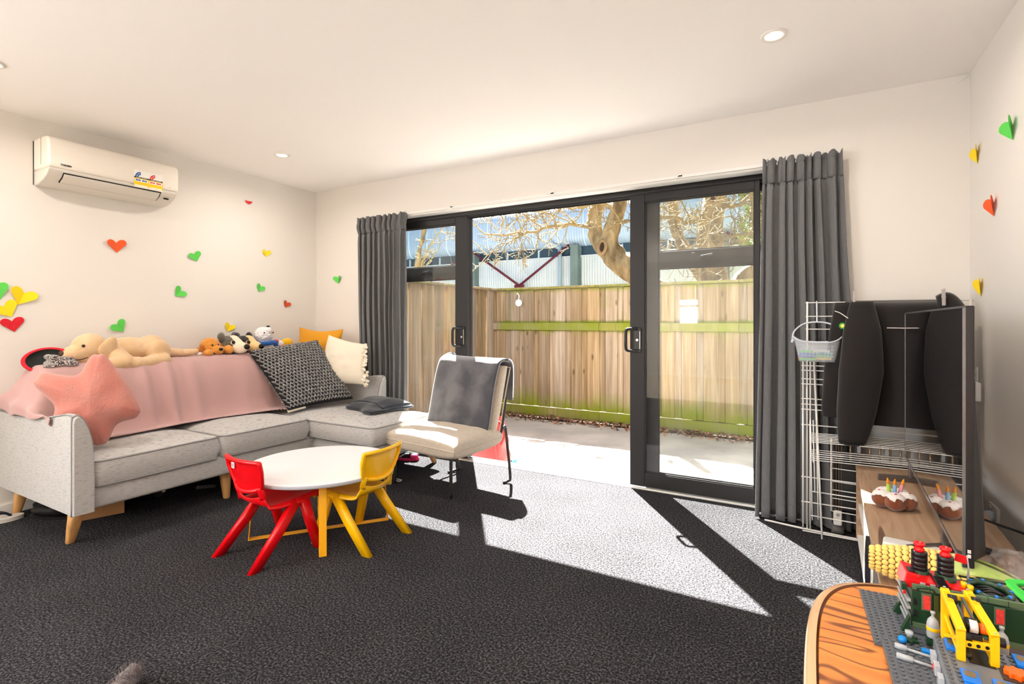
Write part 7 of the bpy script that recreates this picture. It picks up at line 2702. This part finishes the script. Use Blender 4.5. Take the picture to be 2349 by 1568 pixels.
# raised grey deck with blue tiles
DKB = V((0.130, 0.66, Z0))
dk = thing('brick_deck', 'raised grey plastic brick deck with blue tiles and an orange gear', 'brick model', DKB, R(-2))
MB().bx(0, 0.135, 0, 0.15, 0.0, 0.0215).obj('deck_base', mat('brick_mid_grey', s2l(112, 118, 126), 0.35), dk, bevel=0.0005)
studs(dk, 0.0, 0.02, 16, 16, 0.0215, dg_m, lambda x, y: (0.012 < x < 0.058 and 0.04 < y < 0.148) or (0.05 < x < 0.083 and 0.088 < y < 0.12))
MB().bx(0.027, 0.050, 0.108, 0.142, 0.0216, 0.0222).obj('dark_well', bk_m, dk)
for (x, y) in ((0.014, 0.060), (0.040, 0.056), (0.009, 0.122), (0.070, 0.124), (0.094, 0.118)):
    q = MB().bx(x, x + 0.0155, y, y + 0.0235, 0.0216, 0.0262).obj('blue_tile', bl_m, dk, bevel=0.001)
    MB().prism([(x + 0.0078 + 0.0052 * math.copysign(abs(math.cos(a)) ** 0.6, math.cos(a)), y + 0.0145 + 0.006 * math.copysign(abs(math.sin(a)) ** 0.6, math.sin(a))) for a in [2 * PI * i / 20 for i in range(20)]], 0.0262, 0.0266).obj('printed_badge', mat('badge_brown', s2l(120, 104, 80), 0.3), q)
for (x, y) in ((0.014, 0.0465), (0.040, 0.0425)):
    MB().bx(x, x + 0.0155, y - 0.001, y + 0.013, 0.0216, 0.0245).obj('blue_slope', bl_m, dk, bevel=0.001)
gw = MB().bx(0.052, 0.080, 0.090, 0.118, 0.0216, 0.0225).obj('gear_well', mat('brick_brown', s2l(62, 52, 46), 0.4), dk)
gp_ = []
for i in range(32):
    a = 2 * PI * i / 32
    r = 0.0105 if i % 4 in (0, 1) else 0.0082
    gp_.append((0.065 + r * math.cos(a), 0.104 + r * math.sin(a)))
MB().prism(gp_, 0.0226, 0.0275).obj('orange_gear', or_m, gw)
for i in range(5):
    MB().bx(-0.006, -0.0005, 0.02 + 0.024 * i, 0.032 + 0.024 * i, 0.004, 0.016).obj('clear_side_brick', tr_m, dk, bevel=0.0006)
MB().bx(0.0, 0.13, 0.0185, 0.0195, 0.0215, 0.0235).obj('deck_lip', lg_m, dk)

# yellow crane standing on the deck
ZD = Z0 + 0.0215
CRB = V((0.164, 0.79, ZD))
crn = thing('brick_crane', 'yellow plastic brick gantry crane with winch on the grey deck', 'brick model', CRB)


def beam(a, b, w, h, m, name, par=None):
    a, b = V(a) - CRB, V(b) - CRB
    d_ = (b - a)
    L = d_.length
    q = d_.to_track_quat('X', 'Z')
    o = MB().bx(0, L, -w / 2, w / 2, -h / 2, h / 2).obj(name, m, par or crn, loc=a, bevel=0.0006)
    o.rotation_euler = q.to_euler()
    return o


for (fx, fy, nx_, ny_) in ((0.147, 0.812, 0.1535, 0.770), (0.170, 0.818, 0.1835, 0.774)):
    ft, ntp = ZD + 0.058, ZD + 0.034
    beam((fx, fy, ZD), (fx, fy, ft), 0.0075, 0.0075, ye_m, 'gantry_post')
    beam((nx_, ny_, ZD), (nx_, ny_, ntp), 0.0075, 0.008, ye_m, 'gantry_post')
    bm2 = beam((fx, fy + 0.004, ft), (nx_, ny_ - 0.004, ntp), 0.0085, 0.006, ye_m, 'sloping_beam')
    for k in range(7):
        MB().bx(0.006 + 0.0021 * k, 0.0068 + 0.0021 * k, -0.0032, 0.0032, 0.0029, 0.0033).obj('tread_rib', mat('brick_yellow_shade', s2l(222, 168, 10), 0.3), bm2)
    beam((fx, fy, ZD + 0.03), (nx_, ny_, ZD + 0.004), 0.004, 0.004, ye_m, 'brace')
    beam((fx, fy, ZD + 0.004), (nx_, ny_, ZD + 0.024), 0.004, 0.004, ye_m, 'brace')
    for (px, py, pz) in ((fx + 0.005, fy - 0.006, ft - 0.006), (nx_ + 0.005, ny_ + 0.004, ntp - 0.008)):
        MB().tube([V((px - 0.004, py, pz)) - CRB, V((px + 0.005, py, pz)) - CRB], 0.0052, 14).obj('black_pin', bk_m, crn, smooth=True)
    for (px, py, pz) in ((fx, fy + 0.002, ft + 0.0036), (nx_, ny_ - 0.002, ntp + 0.0036)):
        MB().lathe([(0.0016, 0), (0.0016, 0.0006), (0, 0.0006)], c=V((px, py, pz)) - CRB, seg=10).obj('axle_end', lg_m, crn)
cross = beam((0.147, 0.812, ZD + 0.052), (0.170, 0.818, ZD + 0.052), 0.006, 0.006, ye_m, 'cross_beam')
low = beam((0.1535, 0.770, ZD + 0.020), (0.1835, 0.774, ZD + 0.020), 0.006, 0.007, ye_m, 'cross_beam')
for k in range(3):
    MB().tube([(0.007 + 0.008 * k, -0.0034, 0), (0.007 + 0.008 * k, -0.0028, 0)], 0.002, 10).obj('pin_hole', bk_m, low)
for dx in (0.0, 0.009):
    beam((0.154 + dx, 0.812, ZD + 0.054), (0.164 + dx, 0.784, ZD + 0.030), 0.0028, 0.0028, dg_m, 'jib_rod')
wn = MB().bx(-0.006, 0.010, -0.016, 0.004, 0.018, 0.03).obj('winch_body', bk_m, crn, bevel=0.001)
MB().tube([(-0.004, -0.006, 0.036), (0.007, -0.006, 0.036)], 0.0072, 18).obj('winch_cheek', bk_m, wn, smooth=True)
MB().tube([(-0.001, -0.0105, 0.0365), (0.006, -0.0105, 0.0365)], 0.0068, 18).obj('white_thread', mat('thread_white', s2l(240, 238, 236), 0.8, bump=0.5, bscale=900), wn, smooth=True)
MB().tube([(0.0085, -0.008, 0.035), (0.0155, -0.008, 0.035)], 0.0055, 12).obj('orange_knob', or_m, wn, smooth=True)
MB().tube([(-0.002, -0.009, 0.017), (-0.002, -0.0095, 0.004)], 0.0006, 6).obj('winch_line', bk_m, wn)
MB().ell((-0.002, -0.0095, 0.002), (0.004, 0.004, 0.004), None, 12, 8).obj('hook_block', mat('brick_brown', s2l(62, 52, 46), 0.4), wn, smooth=True)

# loose clear and blue pieces on the studded plate
for nm, lb, loc, rz, parts_ in (
    ('brick_rod', 'silver brick rod with clear end lying on the studded plate', (0.104, 0.800, Z0 + 0.003), R(-12),
     [(lg_m, ((0, 0, 0), (0.038, 0, 0)), 0.0016), (tr_m, ((-0.008, 0, 0), (0.004, 0, 0)), 0.0036)]),
    ('brick_rod', 'longer silver brick rod with red and blue tip on the studded plate', (0.099, 0.778, Z0 + 0.003), R(-10),
     [(lg_m, ((0, 0, 0), (0.036, 0, 0)), 0.0016), (tr_m, ((-0.004, 0, 0), (0.012, 0, 0)), 0.0036), (rd_m, ((0.030, 0, 0.001), (0.0345, 0, 0.001)), 0.0034)])):
    t = thing(nm, lb, 'brick piece', loc, rz)
    for k, (m_, (a, b), r) in enumerate(parts_):
        MB().cyl(a, b, r, seg=12).obj(('rod', 'clear_end', 'red_tip')[k], m_, t, smooth=True)
bj = thing('brick_jewel', 'bright blue clear brick jewel on a green leaf piece', 'brick piece', (0.106, 0.822, Z0 + 0.0015))
MB().ell((0, -0.004, 0.003), (0.005, 0.005, 0.0045), None, 14, 8).obj('jewel', mat('trans_blue', s2l(20, 140, 236), 0.1, alpha=0.85), bj, smooth=True)
MB().prism([(0.011 * math.cos(a) * (1 if k % 2 else 0.6) + 0.008, 0.011 * math.sin(a) * (1 if k % 2 else 0.6) + 0.004) for k, a in enumerate([2 * PI * i / 12 for i in range(12)])], 0, 0.003).obj('leaf', gr_m, bj)
MB().lathe([(0.003, 0.003), (0.003, 0.007), (0.0045, 0.008), (0.0045, 0.011), (0, 0.011)], c=(0.008, 0.005, 0), seg=14).obj('white_cup', tr_m, bj, smooth=True)
bt2 = thing('brick_tile', 'small clear blue brick tile lying in front of the gas bottle', 'brick piece', (0.128, 0.806, Z0))
MB().bx(-0.0045, 0.0045, -0.004, 0.004, 0, 0.0045).obj('tile', MATS['trans_blue'], bt2, bevel=0.0006)

# ================================================================== GREY TUFT OF A TAIL AT THE EDGE OF THE CARPET
tlm = furmat('grey_fur', s2l(112, 102, 104), s2l(78, 64, 66), 0.8, 200)
TLB = V((-1.795, 0.765, 0.0))
tl_ = thing('pet_tail', 'soft grey furry tail tip of a pet lying on the carpet', 'animal', TLB)
d = MB()
for i in range(12):
    t = i / 11
    d.ell((-0.055 + 0.16 * t, 0.055 - 0.19 * t, 0.034), (0.03 + 0.004 * t,) * 3, None, 12, 8)
blob(d, 'tail', tlm, tl_, 0.006, 3, fuzz=0.006, fscale=70)
hr_ = MB()
rh = random.Random(5)
for i in range(420):
    t = rh.random() ** 1.5
    a = rh.uniform(0, 2 * PI)
    c = V((-0.055 + 0.16 * t, 0.055 - 0.19 * t, 0.034))
    nd = V((math.cos(a) * 0.76, math.cos(a) * 0.64, math.sin(a)))
    p = c + nd * 0.03
    q = p + (nd * 0.012 + V((-0.64, 0.76, 0.1)) * 0.014)
    if q.z > 0.002:
        hr_.tube([p, q], [0.0007, 0.0002], 3, caps=False)
ho = hr_.obj('guard_hair', tlm, tl_, merge=False)
ho['kind'] = 'stuff'
